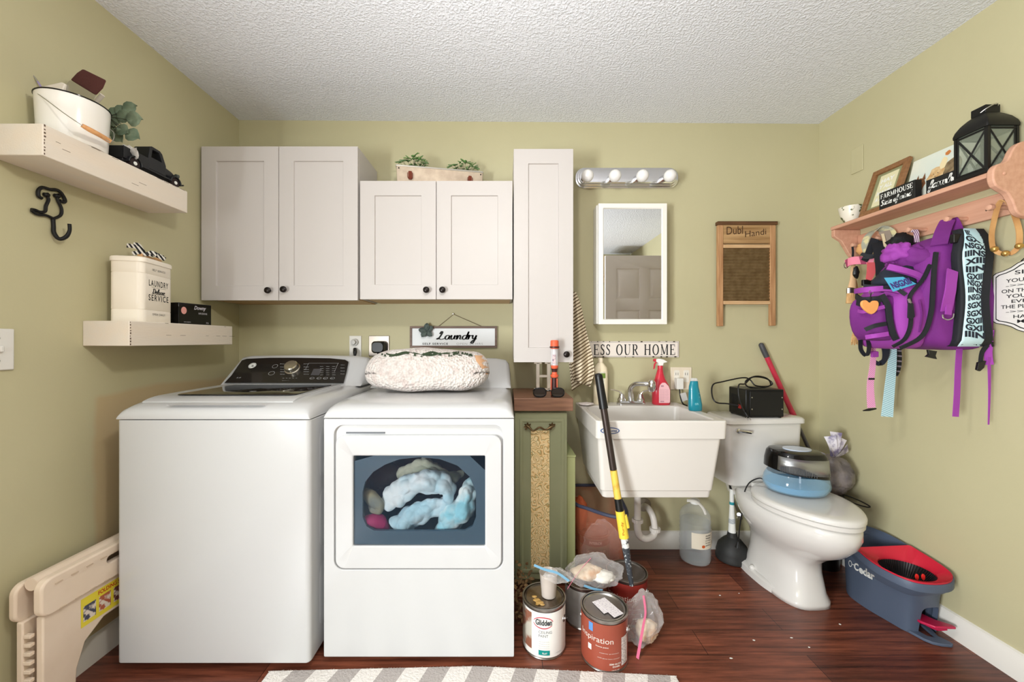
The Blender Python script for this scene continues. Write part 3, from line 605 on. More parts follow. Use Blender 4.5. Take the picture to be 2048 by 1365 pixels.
# enamel bucket
bc = V((-1.43, 1.275, 1.823)); ENAM = mat('white_enamelware', (238, 234, 226), .18, coat=.4)
t = thing('enamel_bucket', 'white enamel bucket with black rim, full of brushes, on the upper left shelf', 'bucket', bc)
obj('bucket_body', MB().lathe([(.078, .0005), (.08, .004), (.0865, .145), (.0845, .145), (.078, .006), (.001, .006)], bc, seg=40), ENAM, t)
rp_ = [bc + V((.0868 * math.cos(2 * PI * k / 40), .0868 * math.sin(2 * PI * k / 40), .146)) for k in range(40)]
obj('rim', MB().tube(rp_, .0022, 8, closed=True), BLKGLOSS, t)
hn = thing('handle', None, None); 
bpy.data.objects.remove(hn)
e0 = bc + V((.02, -.086, .135)); e1 = bc + V((.02, .086, .135))
hp = [e0, bc + V((.075, -.075, .10)), P(163, 254, 1.22), P(190, 266, 1.26), P(222, 282, 1.30), bc + V((.085, .06, .10)), e1]
hw = obj('handle_wire', MB().tube([P(76, 188, 1.192), P(98, 204, 1.184), P(130, 228, 1.181), P(163, 250, 1.187), P(190, 266, 1.226), P(222, 284, 1.275), bc + V((.082, .05, .08)), bc + V((.012, .0868, .125))], .0014, 6, sm=5), STEEL, t)
obj('wooden_grip', MB().tube([P(164, 251, 1.19), P(180, 260, 1.208), P(197, 269, 1.232), P(214, 279, 1.265), P(222, 284, 1.275)], [.006, .0078, .0075, .0078, .006], 14, sm=3), wood('grip_wood', (222, 168, 112), (206, 146, 92)), hw)
# things standing in the bucket
def fit_bar(a, b_, wdir, w, t_): return MB().ribbon([a, b_], [w, w], t_, wdir)
t = thing('paint_brush', 'thin artist paint brush with lilac handle sticking out of the enamel bucket', 'paint brush', P(88, 182, 1.25))
obj('handle', MB().tube([bc + V((-.02, -.02, .05)), P(85, 178, 1.25), P(75, 163, 1.245)], [.003, .0032, .0025], 8), mat('lilac', (150, 136, 176), .4), t)
obj('ferrule', MB().tube([P(75, 163, 1.245), P(62, 145, 1.24)], [.0026, .0018], 8), STEEL, t)
obj('bristles', MB().tube([P(62, 145, 1.24), P(58, 140, 1.24), P(53, 136, 1.24)], [.0022, .0018, .0004], 8), INK, t)
wdv = (P(213, 160, 1.27) - P(165, 138, 1.27)).normalized()
t = thing('paint_brush', 'wide paint brush with dark red-brown bristles and steel band in the enamel bucket', 'paint brush', P(155, 190, 1.28))
def slab2(name, secs, th, m_, bev):              # sections seen as (left x, left y, right x, right y, depth)
    return obj(name, MB().loft([[P(xa, ya, Y - h_), P(xb, yb_, Y - h_), P(xb, yb_, Y + h_), P(xa, ya, Y + h_)] for (xa, ya, xb, yb_, Y), h_ in zip(secs, th)]), m_, t, bevel=bev, seg=3)
slab2('handle', [(128, 236, 142, 243, 1.29), (124, 200, 156, 218, 1.285), (121, 184, 177, 213, 1.28)], [.008, .009, .010], wood('brush_handle', (214, 140, 84), (196, 120, 70)), .003)
slab2('ferrule', [(120, 183, 178, 213, 1.28), (140, 160, 193, 192, 1.272)], [.0115, .0115], STEEL, .001)
br_ = mat('brown_bristles', (72, 30, 26), .8, bump=(90, .8), stretch=(6, 6, 1))
slab2('bristles', [(141, 160, 192, 191, 1.272), (154, 146, 206, 177, 1.266), (166, 138, 213, 161, 1.26)], [.011, .013, .009], br_, .004)
t = thing('paint_pad', 'pale cream plastic paint pad leaning in the enamel bucket behind the thin brush', 'tool', P(90, 180, 1.24))
obj('pad', MB().prism([(p.x, p.z) for p in [P(64, 182, 1.24), P(64, 166, 1.24), P(110, 156, 1.24), P(117, 160, 1.24), P(108, 181, 1.24), P(106, 200, 1.24), P(70, 200, 1.24)]], 'Y', 1.258, 1.276), mat('cream_plastic', (226, 216, 202), .5), t, bevel=.003)
t = thing('paint_brush', 'small brush with pale handle leaning out of the bucket behind the wide brush', 'paint brush', P(190, 205, 1.33))
obj('handle', MB().tube([bc + V((.02, .03, .04)), P(185, 213, 1.34), P(205, 190, 1.335)], [.006, .006, .007], 10), MATS['cream_plastic'], t)
# eucalyptus spray
EU = mat('eucalyptus_leaf', (98, 118, 96), .6, var=(20, (132, 146, 120)))
def leaf(mb, c, d, n_, L, W, cup=.15):
    d = d.normalized(); sd_ = d.cross(n_).normalized(); n_ = sd_.cross(d)
    prof_ = [(0, .0), (.12, .5), (.35, .95), (.6, 1), (.85, .65), (1, 0)]
    vs = []; fs = []
    for t_, w_ in prof_:
        vs += [c + d * L * t_ + sd_ * W / 2 * w_ * k + n_ * (abs(k) * W * cup - L * .12 * t_ * t_) for k in (-1, 0, 1)]
    for i in range(len(prof_) - 1):
        for k in (0, 1): fs.append((3 * i + k, 3 * i + k + 1, 3 * i + k + 4, 3 * i + k + 3))
    mb.add(vs, fs)
t = thing('eucalyptus_sprig', 'sprig of grey-green eucalyptus leaves hanging out of the enamel bucket', 'plant', P(205, 235, 1.4))
lf = MB(); st = MB()
for (a, b_, yy, L) in ((250, 235, 1.41, .05), (232, 226, 1.42, .04), (262, 218, 1.42, .05), (272, 240, 1.40, .058), (248, 262, 1.40, .05), (225, 262, 1.42, .048), (238, 275, 1.41, .045), (268, 272, 1.40, .055), (244, 222, 1.42, .04), (232, 245, 1.41, .04)):
    c_ = P(a, b_, yy); ori = P(215, 240, 1.41); d_ = (c_ - ori).normalized()
    leaf(lf, c_ - d_ * L * .5, d_ + V((0, -.1, .0)), V((.2, -1, .15 * random.uniform(-1, 1))), L, L * .95)
    st.tube([P(200, 228, 1.38), P(214, 232, 1.40), c_ - d_ * L * .5], .001, 5, sm=4)
obj('leaves', lf, EU, t, solid=.0006); obj('stems', st, mat('dark_stem', (50, 48, 34), .7), t)
# toy pickup truck
TB = mat('toy_black', (30, 31, 34), .45); t = thing('toy_truck', 'black vintage toy pickup truck at the far end of the upper left shelf', 'toy', (-1.408, 1.53, 1.823))
X0, X1, ZS = -1.448, -1.368, 1.823
def tp(y, z): return (y, ZS + z)
obj('cab', MB().loft([[(x, y, z) for y, z in [tp(1.485, .03), tp(1.485, .075), tp(1.492, .117), tp(1.50, .122), tp(1.535, .120), tp(1.545, .112), tp(1.562, .072), tp(1.562, .03)]] for x in (X0 + .008, X1 - .008)]), TB, t, bevel=.006, seg=3)
cabo = bpy.data.objects[[o.name for o in t.children if o.name.startswith('cab')][0]]
cc_ = MB()
cc_.prism([tp(1.497, .078), tp(1.502, .110), tp(1.532, .110), tp(1.545, .078)], 'X', X0 - .01, X1 + .01)
cut(cabo, cc_)
obj('hood', MB().loft([[(xx + (X0 + X1) / 2, y, ZS + z) for xx, z in rrect(-w_, w_, .03, h_, .014)] for y, w_, h_ in ((1.56, .028, .074), (1.60, .024, .068), (1.625, .02, .06), (1.632, .016, .052))]), TB, t)
obj('bed', MB().box(X0 + .006, X0 + .010, 1.385, 1.486, ZS + .03, ZS + .068).box(X1 - .010, X1 - .006, 1.385, 1.486, ZS + .03, ZS + .068).box(X0 + .006, X1 - .006, 1.385, 1.389, ZS + .03, ZS + .068).box(X0 + .006, X1 - .006, 1.385, 1.486, ZS + .026, ZS + .031), TB, t, bevel=.001)
for x in (X0, X1):
    for y, a in ((1.425, .027), (1.60, .026)):
        s_ = 1 if x == X1 else -1; ar = [(y + a * math.cos(R(k)), ZS + .020 + a * math.sin(R(k))) for k in range(-10, 200, 15)]; ai = [(y + a * .82 * math.cos(R(k)), ZS + .020 + a * .82 * math.sin(R(k))) for k in range(-10, 200, 15)]
        obj('fender', MB().prism(ar + ai[::-1], 'X', x - s_ * .022, x + s_ * .002), TB, t, bevel=.002)
        wh = MB().lathe([(.001, -.008), (.018, -.008), (.020, -.005), (.020, .005), (.018, .008), (.001, .008)], (x - s_ * .010, y, ZS + .0203), 'X', 24)
        wo = obj('wheel', wh, mat('toy_tyre', (36, 20, 20), .7), t)
        obj('hub_cap', MB().lathe([(.007, 0), (.006, .002), (.001, .0025)] if s_ > 0 else [(.007, 0), (.006, -.002), (.001, -.0025)], (x - s_ * .010 + s_ * .008, y, ZS + .0203), 'X', 14), WINK, wo)
    obj('running_board', MB().box(min(x, x - .014 * (1 if x == X1 else -1)), max(x, x - .014 * (1 if x == X1 else -1)), 1.45, 1.575, ZS + .02, ZS + .026), TB, t, bevel=.001)
for x in (X0 + .012, X1 - .012): obj('headlight', MB().lathe([(.001, -.008), (.007, -.006), (.009, .004), (.001, .006)], (x, 1.617, ZS + .055), 'Y', 16), mat('toy_lamp', (90, 96, 90), .3, .5), t)
obj('bumper', MB().tube([(X0, 1.636, ZS + .024), ((X0 + X1) / 2, 1.64, ZS + .024), (X1, 1.636, ZS + .024)], .003, 8, sm=4), TB, t)
obj('chassis', MB().box(X0 + .015, X1 - .015, 1.39, 1.62, ZS + .018, ZS + .032), TB, t, bevel=.002)
lf = MB()
for k in range(5): leaf(lf, V((-1.408 + .008 * k, 1.43, 1.862)), V((.3 * (k - 2), -.6, .9 - .2 * abs(k - 2))), V((.6, -1, .3)), .05, .03)
tag(obj('white_bow', lf, mat('white_satin', (230, 228, 222), .4), None, solid=.0006), 'small white ribbon bow lying in the bed of the toy truck', 'ribbon')
# laundry tin on the lower shelf
tc_ = V((-1.4455, 1.533, 1.258)); ro = R(11.5)
def TN(x, y, z): return tc_ + V((x * math.cos(ro) - y * math.sin(ro), x * math.sin(ro) + y * math.cos(ro), z))
t = thing('laundry_tin', 'cream metal laundry powder tin lettered laundry service on the lower left shelf', 'tin', tc_)
CRM = mat('cream_tin', (240, 230, 214), .3, coat=.2)
rings = []
for z, g in ((.0005, 0), (.045, 0), (.047, -.0012), (.049, 0), (.185, 0), (.187, -.0012), (.189, 0), (.235, 0)):
    rings.append([TN(x, y, z) for x, y in rrect(-.056 - g, .056 + g, -.0895 - g, .0895 + g, .022, 6)])
obj('tin_body', MB().loft(rings), CRM, t)
obj('lid', MB().loft([[TN(x, y, z) for x, y in rrect(-.058 - g, .058 + g, -.0915 - g, .0915 + g, .023, 6)] for z, g in ((.229, .001), (.243, .001), (.247, -.001), (.25, -.008))]), CRM, t)
def tnf(y0, z0): return lambda x, y: TN(.0566, y0 + x, z0 + y)
tk = MB()
text_into(tk, 'LAUNDRY', .112, .024, tnf(-.056, .142), bold=.01, space=1.3); text_into(tk, 'SERVICE', .116, .024, tnf(-.058, .085), bold=.01, space=1.3)
text_into(tk, cursive('Deluxe', .26), .075, .022, tnf(-.038, .113)); text_into(tk, 'SELF SERVICE', .075, .008, tnf(-.037, .203), space=1.2); text_into(tk, 'OPEN DAILY', .075, .008, tnf(-.037, .028), space=1.2)
for zz in (.1375, .1115): text_into(tk, '-', .085, .0008, tnf(-.042, zz))
obj('lettering', tk, INK, t, flat=True, norm=False)
t = thing('wooden_scoop', 'small wooden scoop tied with a checked ribbon on the lid of the laundry tin', 'scoop', TN(0, 0, .25))
SCW = wood('scoop_wood', (220, 176, 124), (200, 150, 98))
obj('scoop_handle', MB().tube([TN(.01, -.03, .265), TN(.008, .02, .264), TN(.004, .06, .26)], [.009, .0075, .007], 14, sm=3), SCW, t)
obj('scoop_bowl', MB().tube([TN(.004, .055, .261), TN(.004, .075, .264), TN(.003, .092, .264)], [.008, .013, .010], 14, sm=3), SCW, t)
CHK = stripes('black_white_check', (26, 26, 30), (226, 222, 214), (.5, .6, .6), .012, .5)
t = thing('checked_bow', 'black and white gingham ribbon bow on the lid of the laundry tin', 'ribbon', TN(0, -.02, .262))
for k, (a, z, L) in enumerate(((200, .035, .07), (250, .02, .07), (215, -.004, .06), (30, .006, .06), (55, -.004, .085), (75, .004, .075))):
    a = R(a); d_ = V((math.cos(a) * .35, math.sin(a), 0)); o_ = TN(.022, -.02, .268)
    obj('ribbon_tail' if k > 1 else 'ribbon_loop', MB().ribbon([o_, o_ + d_ * L * .5 + V((0, 0, z * .7 + .008)), o_ + d_ * L + V((0, 0, z))], [.012, .016], .0008, (.3, -.3, 1), 4), CHK, t)
obj('knot', MB().ball(TN(.022, -.02, .268), .007), CHK, t)
# dryer sheet box
t = thing('dryer_sheet_box', 'small black carton of dryer sheets behind the laundry tin on the lower left shelf', 'box', (-1.43, 1.74, 1.258))
bo = MB(); bo.loft([[(x, y, z) for x, y in [(-1.47, 1.665), (-1.405, 1.655), (-1.375, 1.80), (-1.44, 1.81)]] for z in (1.2585, 1.352)])
obj('carton', bo, BLKGLOSS, t, bevel=.0015)
o_ = V((-1.4045, 1.657, 1.2585)); u_ = V((.03, .145, 0)).normalized()
fb = lambda a, c: (lambda x, y: o_ + u_ * (a + x) + V((u_.y, -u_.x, 0)) * .0006 + V((0, 0, c + y)))
tk = MB(); text_into(tk, 'Downy', .055, .022, fb(.065, .062), shear=.3, bold=.02); text_into(tk, 'INFUSIONS', .04, .008, fb(.085, .047)); text_into(tk, '120 SHEETS', .03, .004, fb(.02, .008)); text_into(tk, '75', .012, .006, fb(.12, .006))
obj('lettering', tk, mat('grey_ink', (190, 186, 190), .6), t, flat=True, norm=False)
obj('flower_print', MB().add([fb(.02 + .012 * math.cos(k * PI / 8), .06 + .016 * math.sin(k * PI / 8))(0, 0) for k in range(16)], [tuple(range(16))]), mat('peach_print', (214, 150, 140), .5), t, flat=True)
# folding step stool beside the washer
SP = mat('stool_plastic', (236, 218, 198), .5, bump=(60, .15), var=(5, (226, 206, 184)))
t = thing('step_stool', 'folded cream plastic step stool between the left wall and the washer', 'stool', (-1.44, 1.3, 0))
sy0, sy1 = 1.155, 1.52
def slab(y0, y1, z0, z1, x0, x1, r): return MB().loft([[(x, y, z) for y, z in rrect(y0, y1, z0, z1, r)] for x in (x0, x1)])
tpn = obj('top_panel', slab(sy0 + .01, sy1, .335, .452, -1.432, -1.405, .03), SP, t, bevel=.006, seg=3)
cut(tpn, slab(1.36, 1.45, .395, .42, -1.5, -1.3, .012))
obj('top_panel', slab(sy0, sy1, .325, .445, -1.494, -1.472, .03), SP, t, bevel=.006, seg=3)
obj('hinge_spine', MB().tube([(-1.449, sy0 + .02, .44), (-1.449, sy1, .44)], .02, 14), SP, t)
for k in range(5):
    y = 1.20 + k * .045
    obj('grip_rib', MB().box(-1.4046, -1.402, y, y + .02, .425, .4275), mat('stool_shade', (198, 176, 152), .6), t)
    obj('grip_rib', MB().box(-1.4046, -1.402, y + .012, y + .03, .340, .342), MATS['stool_shade'], t)
lg_ = [(1.18, 0), (1.27, 0), (1.275, .10), (1.30, .17), (1.36, .21), (1.46, .21), (1.49, .17), (1.5, 0), (1.53, 0), (1.53, .335), (1.18, .335)]
obj('leg_frame', MB().loft([[(x, y, z) for y, z in lg_] for x in (-1.44, -1.418)]), SP, t, bevel=.004)
lg2 = [(1.165, 0), (1.21, 0), (1.22, .22), (1.50, .22), (1.51, 0), (1.53, 0), (1.53, .33), (1.165, .33)]
obj('leg_frame', MB().loft([[(x, y, z) for y, z in lg2] for x in (-1.482, -1.462)]), SP, t, bevel=.004)
tr = MB()
for k in range(11): tr.box(-1.462, -1.4405, 1.166, 1.178, .01 + k * .027, .02 + k * .027)
obj('leg_ribs', tr, SP, t, bevel=.001)
f_ = lambda a, b_: (lambda x, y: V((-1.4173, a + x, b_ + y)))
yl = MB(); yl.add([f_(0, 0)(1.285 + .0, .222), f_(0, 0)(1.50, .222), f_(0, 0)(1.50, .318), f_(0, 0)(1.285, .318)], [(0, 1, 2, 3)])
lab = obj('warning_label', yl, mat('yellow_label', (232, 214, 60), .5), t, flat=True)
f_ = lambda a, b_: (lambda x, y: V((-1.4167, a + x, b_ + y)))
obj('label_lettering', text_into(MB(), 'FOLDING STEP STOOL', .15, .014, f_(1.34, .298), bold=.02), mat('label_red', (190, 30, 24), .5), lab, flat=True, norm=False)
for k, c_ in enumerate(((70, 72, 90), (176, 96, 70), (110, 60, 50), (150, 100, 60))):
    y = 1.292 + k * .05; obj('label_picture', MB().add([f_(y, .238)(0, 0), f_(y + .04, .238)(0, 0), f_(y + .04, .29)(0, 0), f_(y, .29)(0, 0)], [(0, 1, 2, 3)]), mat('label_pic_%d' % k, c_, .5, var=(60, (226, 214, 200), (.45, .55))), lab, flat=True)

# ---------------------------------------------------------------- back wall, left part
t = thing('wall_outlet', 'white wall outlet with grey dial plug and black plug, behind the washer corner', 'outlet', P(710, 695, 2.2))
obj('plate', MB().box(wx(698, 2.19), wx(722, 2.19), 2.1935, 2.1995, wz(716, 2.19), wz(672, 2.19)), SW, t, bevel=.002)
obj('round_valve', MB().lathe([(.02, 0), (.02, -.012), (.013, -.014), (.012, -.03), (.001, -.031)], P(710, 685, 2.193), 'Y', 24), mat('grey_valve', (196, 194, 190), .4), t)
obj('black_plug', MB().tube([P(710, 699, 2.185), P(710, 705, 2.16), P(710, 714, 2.15), P(712, 730, 2.16), P(716, 760, 2.17)], [.011, .011, .005, .003, .003], 10), BLACK, t)
t = thing('range_outlet', 'dark steel outlet plate with big black plug, left of the laundry sign', 'outlet', P(757, 694, 2.2))
obj('plate', MB().box(wx(737, 2.19), wx(778, 2.19), 2.193, 2.1995, wz(713, 2.19), wz(672, 2.19)), mat('dark_steel', (120, 112, 104), .3, .9), t, bevel=.002)
obj('black_plug', MB().loft([[(x, y, z) for x, z in rrect(wx(744, 2.17) + g, wx(771, 2.17) - g, wz(707, 2.17) + g, wz(683, 2.17) - g, .02)] for y, g in ((2.192, 0), (2.16, .0), (2.145, .008))]), BLACK, t)
obj('plug_cord', MB().tube([P(757, 704, 2.165), P(757, 716, 2.15), P(752, 740, 2.16), P(748, 800, 2.17)], .009, 8, sm=4), BLACK, t)
# laundry sign
ys = 2.187
t = thing('laundry_sign', 'small framed white Laundry self service sign hung on a wire above the cushion', 'sign', P(907, 696, ys))
GRW = wood('grey_frame_wood', (122, 98, 84), (96, 76, 66))
sx0, sx1, sz0, sz1 = wx(820, ys), wx(994, ys), wz(696, ys), wz(653, ys)
obj('board', MB().box(sx0 + .008, sx1 - .008, ys, ys + .01, sz0 + .006, sz1 - .006), mat('sign_white', (234, 236, 238), .6), t)
for a in ((sx0, sx1, sz1 - .012, sz1), (sx0, sx1, sz0, sz0 + .012), (sx0, sx0 + .012, sz0 + .012, sz1 - .012), (sx1 - .012, sx1, sz0 + .012, sz1 - .012)): obj('frame_rail', MB().box(a[0], a[1], ys - .006, ys + .012, a[2], a[3]), GRW, t, bevel=.001)
def bwf(px, py, Y): return plane_fn(P(px, py, Y), (1, 0, 0), (0, 0, 1))
tk = MB(); text_into(tk, cursive('Laundry', .24), .235, .072, bwf(872, 688, ys)); text_into(tk, 'SELF SERVICE', .145, .011, bwf(845, 690, ys), bold=.02, space=1.2)
obj('lettering', tk, INK, t, flat=True, norm=False)
obj('lettering', text_into(MB(), 'OPEN 24 HRS', .15, .011, bwf(913, 690, ys), space=1.2), mat('pale_grey_ink', (176, 176, 178), .7), t, flat=True, norm=False)
obj('hanging_wire', MB().tube([P(877, 653, 2.19), P(907, 629, 2.193), P(962, 653, 2.19)], .0012, 5), mat('wire_rust', (120, 100, 84), .5, .6), t)
obj('nail', MB().lathe([(.0025, 0), (.0025, -.009), (.004, -.010), (.001, -.0108)], P(907, 628, 2.1995), 'Y', 10), STEEL, t)
lf = MB()
for a, b_, dx, dz in ((842, 658, -.8, .1), (850, 668, -.3, -.4), (862, 662, .8, .5), (864, 672, .6, -.6), (858, 655, .1, .9)):
    leaf(lf, P(853, 662, ys - .012), V((dx, -.15, dz)), V((0, -1, .1)), .045, .032)
t2 = obj('sign_leaves', lf, mat('dark_slate_leaf', (58, 70, 68), .6, var=(30, (78, 90, 84))), t, solid=.0008)
# planter on the cabinet
GAL = mat('galvanized_rose', (206, 188, 166), .45, .35, var=(26, (186, 166, 146), (.35, .65)))
a0 = V((-.565, 2.0, 1.982)); a1 = V((-.12, 2.085, 1.982)); ux = (a1 - a0).normalized(); uy = V((-ux.y, ux.x, 0)); L = (a1 - a0).length
def PL(x, y, z): return a0 + ux * x + uy * y + V((0, 0, z))
t = thing('planter_box', 'galvanized metal planter box on top of the lower double-door cabinet', 'planter', (a0 + a1) / 2)
pb = MB(); pb.loft([[PL(x, y, z) for x, y in rrect(g, L - g, g, .10 - g, .003, 2)] for z, g in ((.0005, .004), (.118, 0), (.118, .004), (.02, .008))])
obj('trough', pb, GAL, t)
rp_ = [PL(x, y, .119) for x, y in rrect(0, L, 0, .10, .004, 2)]
obj('rim', MB().tube(rp_, .0045, 8, closed=True), mat('galvanized_pale', (200, 196, 186), .4, .5), t)
for x in (.07, L - .07):
    br_ = obj('bracket', MB().loft([[PL(a, y, b_) for a, b_ in rrect(x - .009, x + .009, .05, .092, .004)] for y in (.0018, -.006)]), mat('rust', (112, 48, 28), .8), t)
    obj('ring_pull', MB().tube([PL(x - .012, -.008, .082), PL(x - .012, -.01, .058), PL(x, -.01, .048), PL(x + .012, -.01, .058), PL(x + .012, -.008, .082)], .002, 6, sm=3), MATS['rust'], br_)
for x in (.012, L - .012): obj('rivet', MB().ball(PL(x, -.0008, .105), .0035), BLKMET, t)
obj('soil', MB().loft([[PL(x, y, z) for x, y in rrect(.01, L - .01, .01, .09, .003, 2)] for z in (.06, .085)]), mat('planter_filler', (90, 80, 60), .9), t)
LG = mat('fresh_leaf', (86, 132, 66), .55, var=(30, (128, 164, 92)), sheen=.1)
for (x, lab_, n_, wid, seed) in ((.085, 'bushy green artificial plant at the left end of the galvanized planter', 60, .062, 1), (L - .10, 'smaller green artificial plant at the right end of the galvanized planter', 46, .058, 2)):
    rnd = random.Random(seed); t = thing('artificial_plant', lab_, 'plant', PL(x, .05, .085)); lf = MB(); st = MB()
    for k in range(n_):
        a = rnd.uniform(0, 2 * PI); rr = math.sqrt(rnd.random()) * wid; h = .09 + (1 - rr / wid) * rnd.uniform(.01, .065) * (1.1 if seed == 1 else .9)
        c_ = PL(x + rr * math.cos(a) * 1.15, .05 + rr * math.sin(a) * .7, .085 + h * .8)
        leaf(lf, c_, V((math.cos(a), math.sin(a), rnd.uniform(-.5, .6))), V((0, -.7, 1)), rnd.uniform(.020, .030), rnd.uniform(.016, .024))
        if k % 3 == 0: st.tube([PL(x, .05, .086), c_], .0009, 4)
    obj('leaves', lf, LG, t, solid=.0005); obj('stems', st, MATS['dark_stem'], t)
t = thing('candle_tin', 'low round cream candle tin in the middle of the galvanized planter', 'candle', PL(L * .5, .05, .085))
obj('tin', MB().lathe([(.035, 0), (.035, .036), (.030, .042), (.001, .043)], PL(L * .48, .05, .0855), seg=28), CRM, t)
obj('lid_knob', MB().lathe([(.003, 0), (.005, .006), (.001, .008)], PL(L * .48, .05, .1285), seg=12), mat('grip_wood', (222, 168, 112)), t)
# cushion on the dryer
cu = V((-.350, 1.755, 1.062)); cr_ = (.338, .13, .118)
def cf(d, q):
    e = .62; v = V((math.copysign(abs(d.x) ** e, d.x) * cr_[0], math.copysign(abs(d.y) ** .85, d.y) * cr_[1], math.copysign(abs(d.z) ** .75, d.z) * cr_[2]))
    m_ = (d.x ** 4 + d.z ** 4 + d.y ** 4) ** .25; k = .78 / (.72 + .28 * m_ * 1.0)
    v *= k * 1.06; v.z -= .02 * (abs(d.x)) * (1 if v.z > 0 else -.3); v.y += .25 * v.z
    n_ = noise.noise(v * 9) * .012
    return v + V((0, 0, n_))
m = mat('sherpa_fleece', (214, 206, 200), .95, sheen=.2, var=(40, (198, 182, 176), (.45, .7))); nt, b = nodes(m)
tc = nt.nodes.new('ShaderNodeTexCoord'); nz = nt.nodes.new('ShaderNodeTexVoronoi'); nz.inputs['Scale'].default_value = 95; nt.links.new(tc.outputs['Object'], nz.inputs['Vector'])
bp = nt.nodes.new('ShaderNodeBump'); bp.inputs['Strength'].default_value = 1; bp.inputs['Distance'].default_value = .008; nt.links.new(nz.outputs[0], bp.inputs['Height']); nt.links.new(bp.outputs[0], b.inputs['Normal'])
t = thing('cushion', 'fluffy white sherpa cushion with a printed forest edge lying on the dryer', 'cushion', cu - V((0, 0, .1)))
pb = MB(); pb.ball(cu, 1, 64, 40, cf); pl = obj('cushion_cover', pb, m, t, ang=180)
low = min(v.z for v in pb.v); dz_ = .9585 - low
pl.location.z += dz_
# suede end and print, wrapped on the surface
from mathutils.bvhtree import BVHTree
bv = BVHTree.FromPolygons([v + V((0, 0, dz_)) for v in pb.v], pb.f)
def onp(px, py, off=.0035):
    d_ = V(((px - CX) / F, 1, -(py - CY) / F)).normalized(); hit = bv.ray_cast(V((0, 0, H)), d_)
    return (hit[0] - d_ * off) if hit[0] else None
def patch(name, poly_rows, mat_, nu=14, off=.0035):   # rows: list of (y, x0, x1) in view order
    mb = MB(); vs = []; ok = True
    for (yy_, xa, xb) in poly_rows:
        for i in range(nu + 1):
            p = onp(xa + (xb - xa) * i / nu, yy_, off); k = 0
            while p is None and k < 30: k += 1; p = onp(xa + (xb - xa) * i / nu - k * .8, yy_ + k * .8, off)
            vs.append(p if p else vs[-1])
    n_ = nu + 1; mb.add(vs, [(j * n_ + i, j * n_ + i + 1, (j + 1) * n_ + i + 1, (j + 1) * n_ + i) for j in range(len(poly_rows) - 1) for i in range(nu)])
    return obj(name, mb, mat_, t, norm=False)
patch('suede_panel', [(704, 940, 962), (712, 950, 975), (722, 952, 985), (735, 962, 992), (748, 972, 990), (760, 979, 986)], mat('tan_suede', (206, 160, 122), .85, bump=(60, .3)), 8)
TR = mat('forest_print', (52, 66, 44), .9)
tr = MB()
def tree(px, py, h, w_):
    for lv in range(3):
        y0_ = py - h * (.0 + lv * .3); pts = [onp(px - w_ * (1 - lv * .25), y0_, .004), onp(px + w_ * (1 - lv * .25), y0_, .004), onp(px, y0_ - h * .42, .004)]
        if all(pts): tr.add(pts, [(0, 1, 2)])
for k in range(40):
    x_ = 765 + k * 4.6
    if random.random() < .75: tree(x_ + random.uniform(-1, 1), 711 + 3.5 * math.sin(k * .5) + random.uniform(-1, 1), random.uniform(3, 7) + (7 * random.random() if k > 24 else 0), random.uniform(2.5, 5))
for k in range(30):
    xa = 772 + k * 5; ya = 709 + 4 * math.sin(k * .45); pts = [onp(xa, ya, .003), onp(xa + 7, 709 + 4 * math.sin((k + 1.4) * .45), .003), onp(xa + 7, 706 + 3 * math.sin((k + 1.4) * .6), .003), onp(xa, 706 + 3 * math.sin(k * .6), .003)]
    if all(pts): tr.add(pts, [(0, 1, 2, 3)])
obj('forest_print', tr, TR, t, flat=True, norm=False)
# ---------------------------------------------------------------- base cabinet with wooden worktop
WAL = wood('walnut_top', (150, 110, 86), (122, 86, 68), 'X', .45)
tag(obj('worktop', MB().box(.042, .322, 1.813, YB - .001, .854, .915), WAL, bevel=.003), 'thick brown wooden worktop on the green cabinet beside the dryer', 'worktop')
SAGE = mat('sage_cabinet_paint', (152, 154, 122), .5, var=(4, (144, 148, 114)))
t = thing('base_cabinet', 'narrow sage green base cabinet with floral wallpaper panel, right of the dryer', 'cabinet', (.17, 1.83, 0))
obj('body', MB().box(.044, .297, 1.85, YB - .001, .06, .8535), SAGE, t, bevel=.002)
obj('plinth', MB().box(.05, .29, 1.88, YB - .01, 0, .06), SAGE, t)
s2 = F / 1.83
def gx(p): return (p - CX) / s2
def gz(p): return H - (p - CY) / s2
gd = MB(); o_ = rrect(gx(1030), gx(1134), gz(1160), gz(826), .001, 1); i1 = rrect(gx(1040), gx(1128), gz(1146), gz(838), .001, 1); i2 = rrect(gx(1044), gx(1124), gz(1141), gz(843), .001, 1)
q0_ = rrect(gx(1060), gx(1101), gz(1140), gz(860), .001, 1); q1 = rrect(gx(1062), gx(1099), gz(1138), gz(862), .001, 1)
gd.loft([[(x, 1.849, z) for x, z in o_], [(x, 1.834, z) for x, z in o_], [(x, 1.834, z) for x, z in i1], [(x, 1.828, z) for x, z in i1], [(x, 1.828, z) for x, z in i2], [(x, 1.833, z) for x, z in rrect(gx(1047), gx(1121), gz(1138), gz(846), .001, 1)], [(x, 1.831, z) for x, z in q0_], [(x, 1.835, z) for x, z in q1]])
dr = obj('door', gd, SAGE, t, bevel=.0012)
m = mat('floral_wallpaper', (226, 190, 128), .7); nt, b = nodes(m)
tc = nt.nodes.new('ShaderNodeTexCoord'); nzz = nt.nodes.new('ShaderNodeTexNoise'); nzz.inputs['Scale'].default_value = 16; nzz.inputs['Detail'].default_value = 2; nt.links.new(tc.outputs['Object'], nzz.inputs['Vector'])
mp = nt.nodes.new('ShaderNodeMix'); mp.data_type = 'RGBA'; mp.blend_type = 'ADD'; mp.inputs[0].default_value = .08; nt.links.new(tc.outputs['Object'], mp.inputs[6]); nt.links.new(nzz.outputs['Color'], mp.inputs[7])
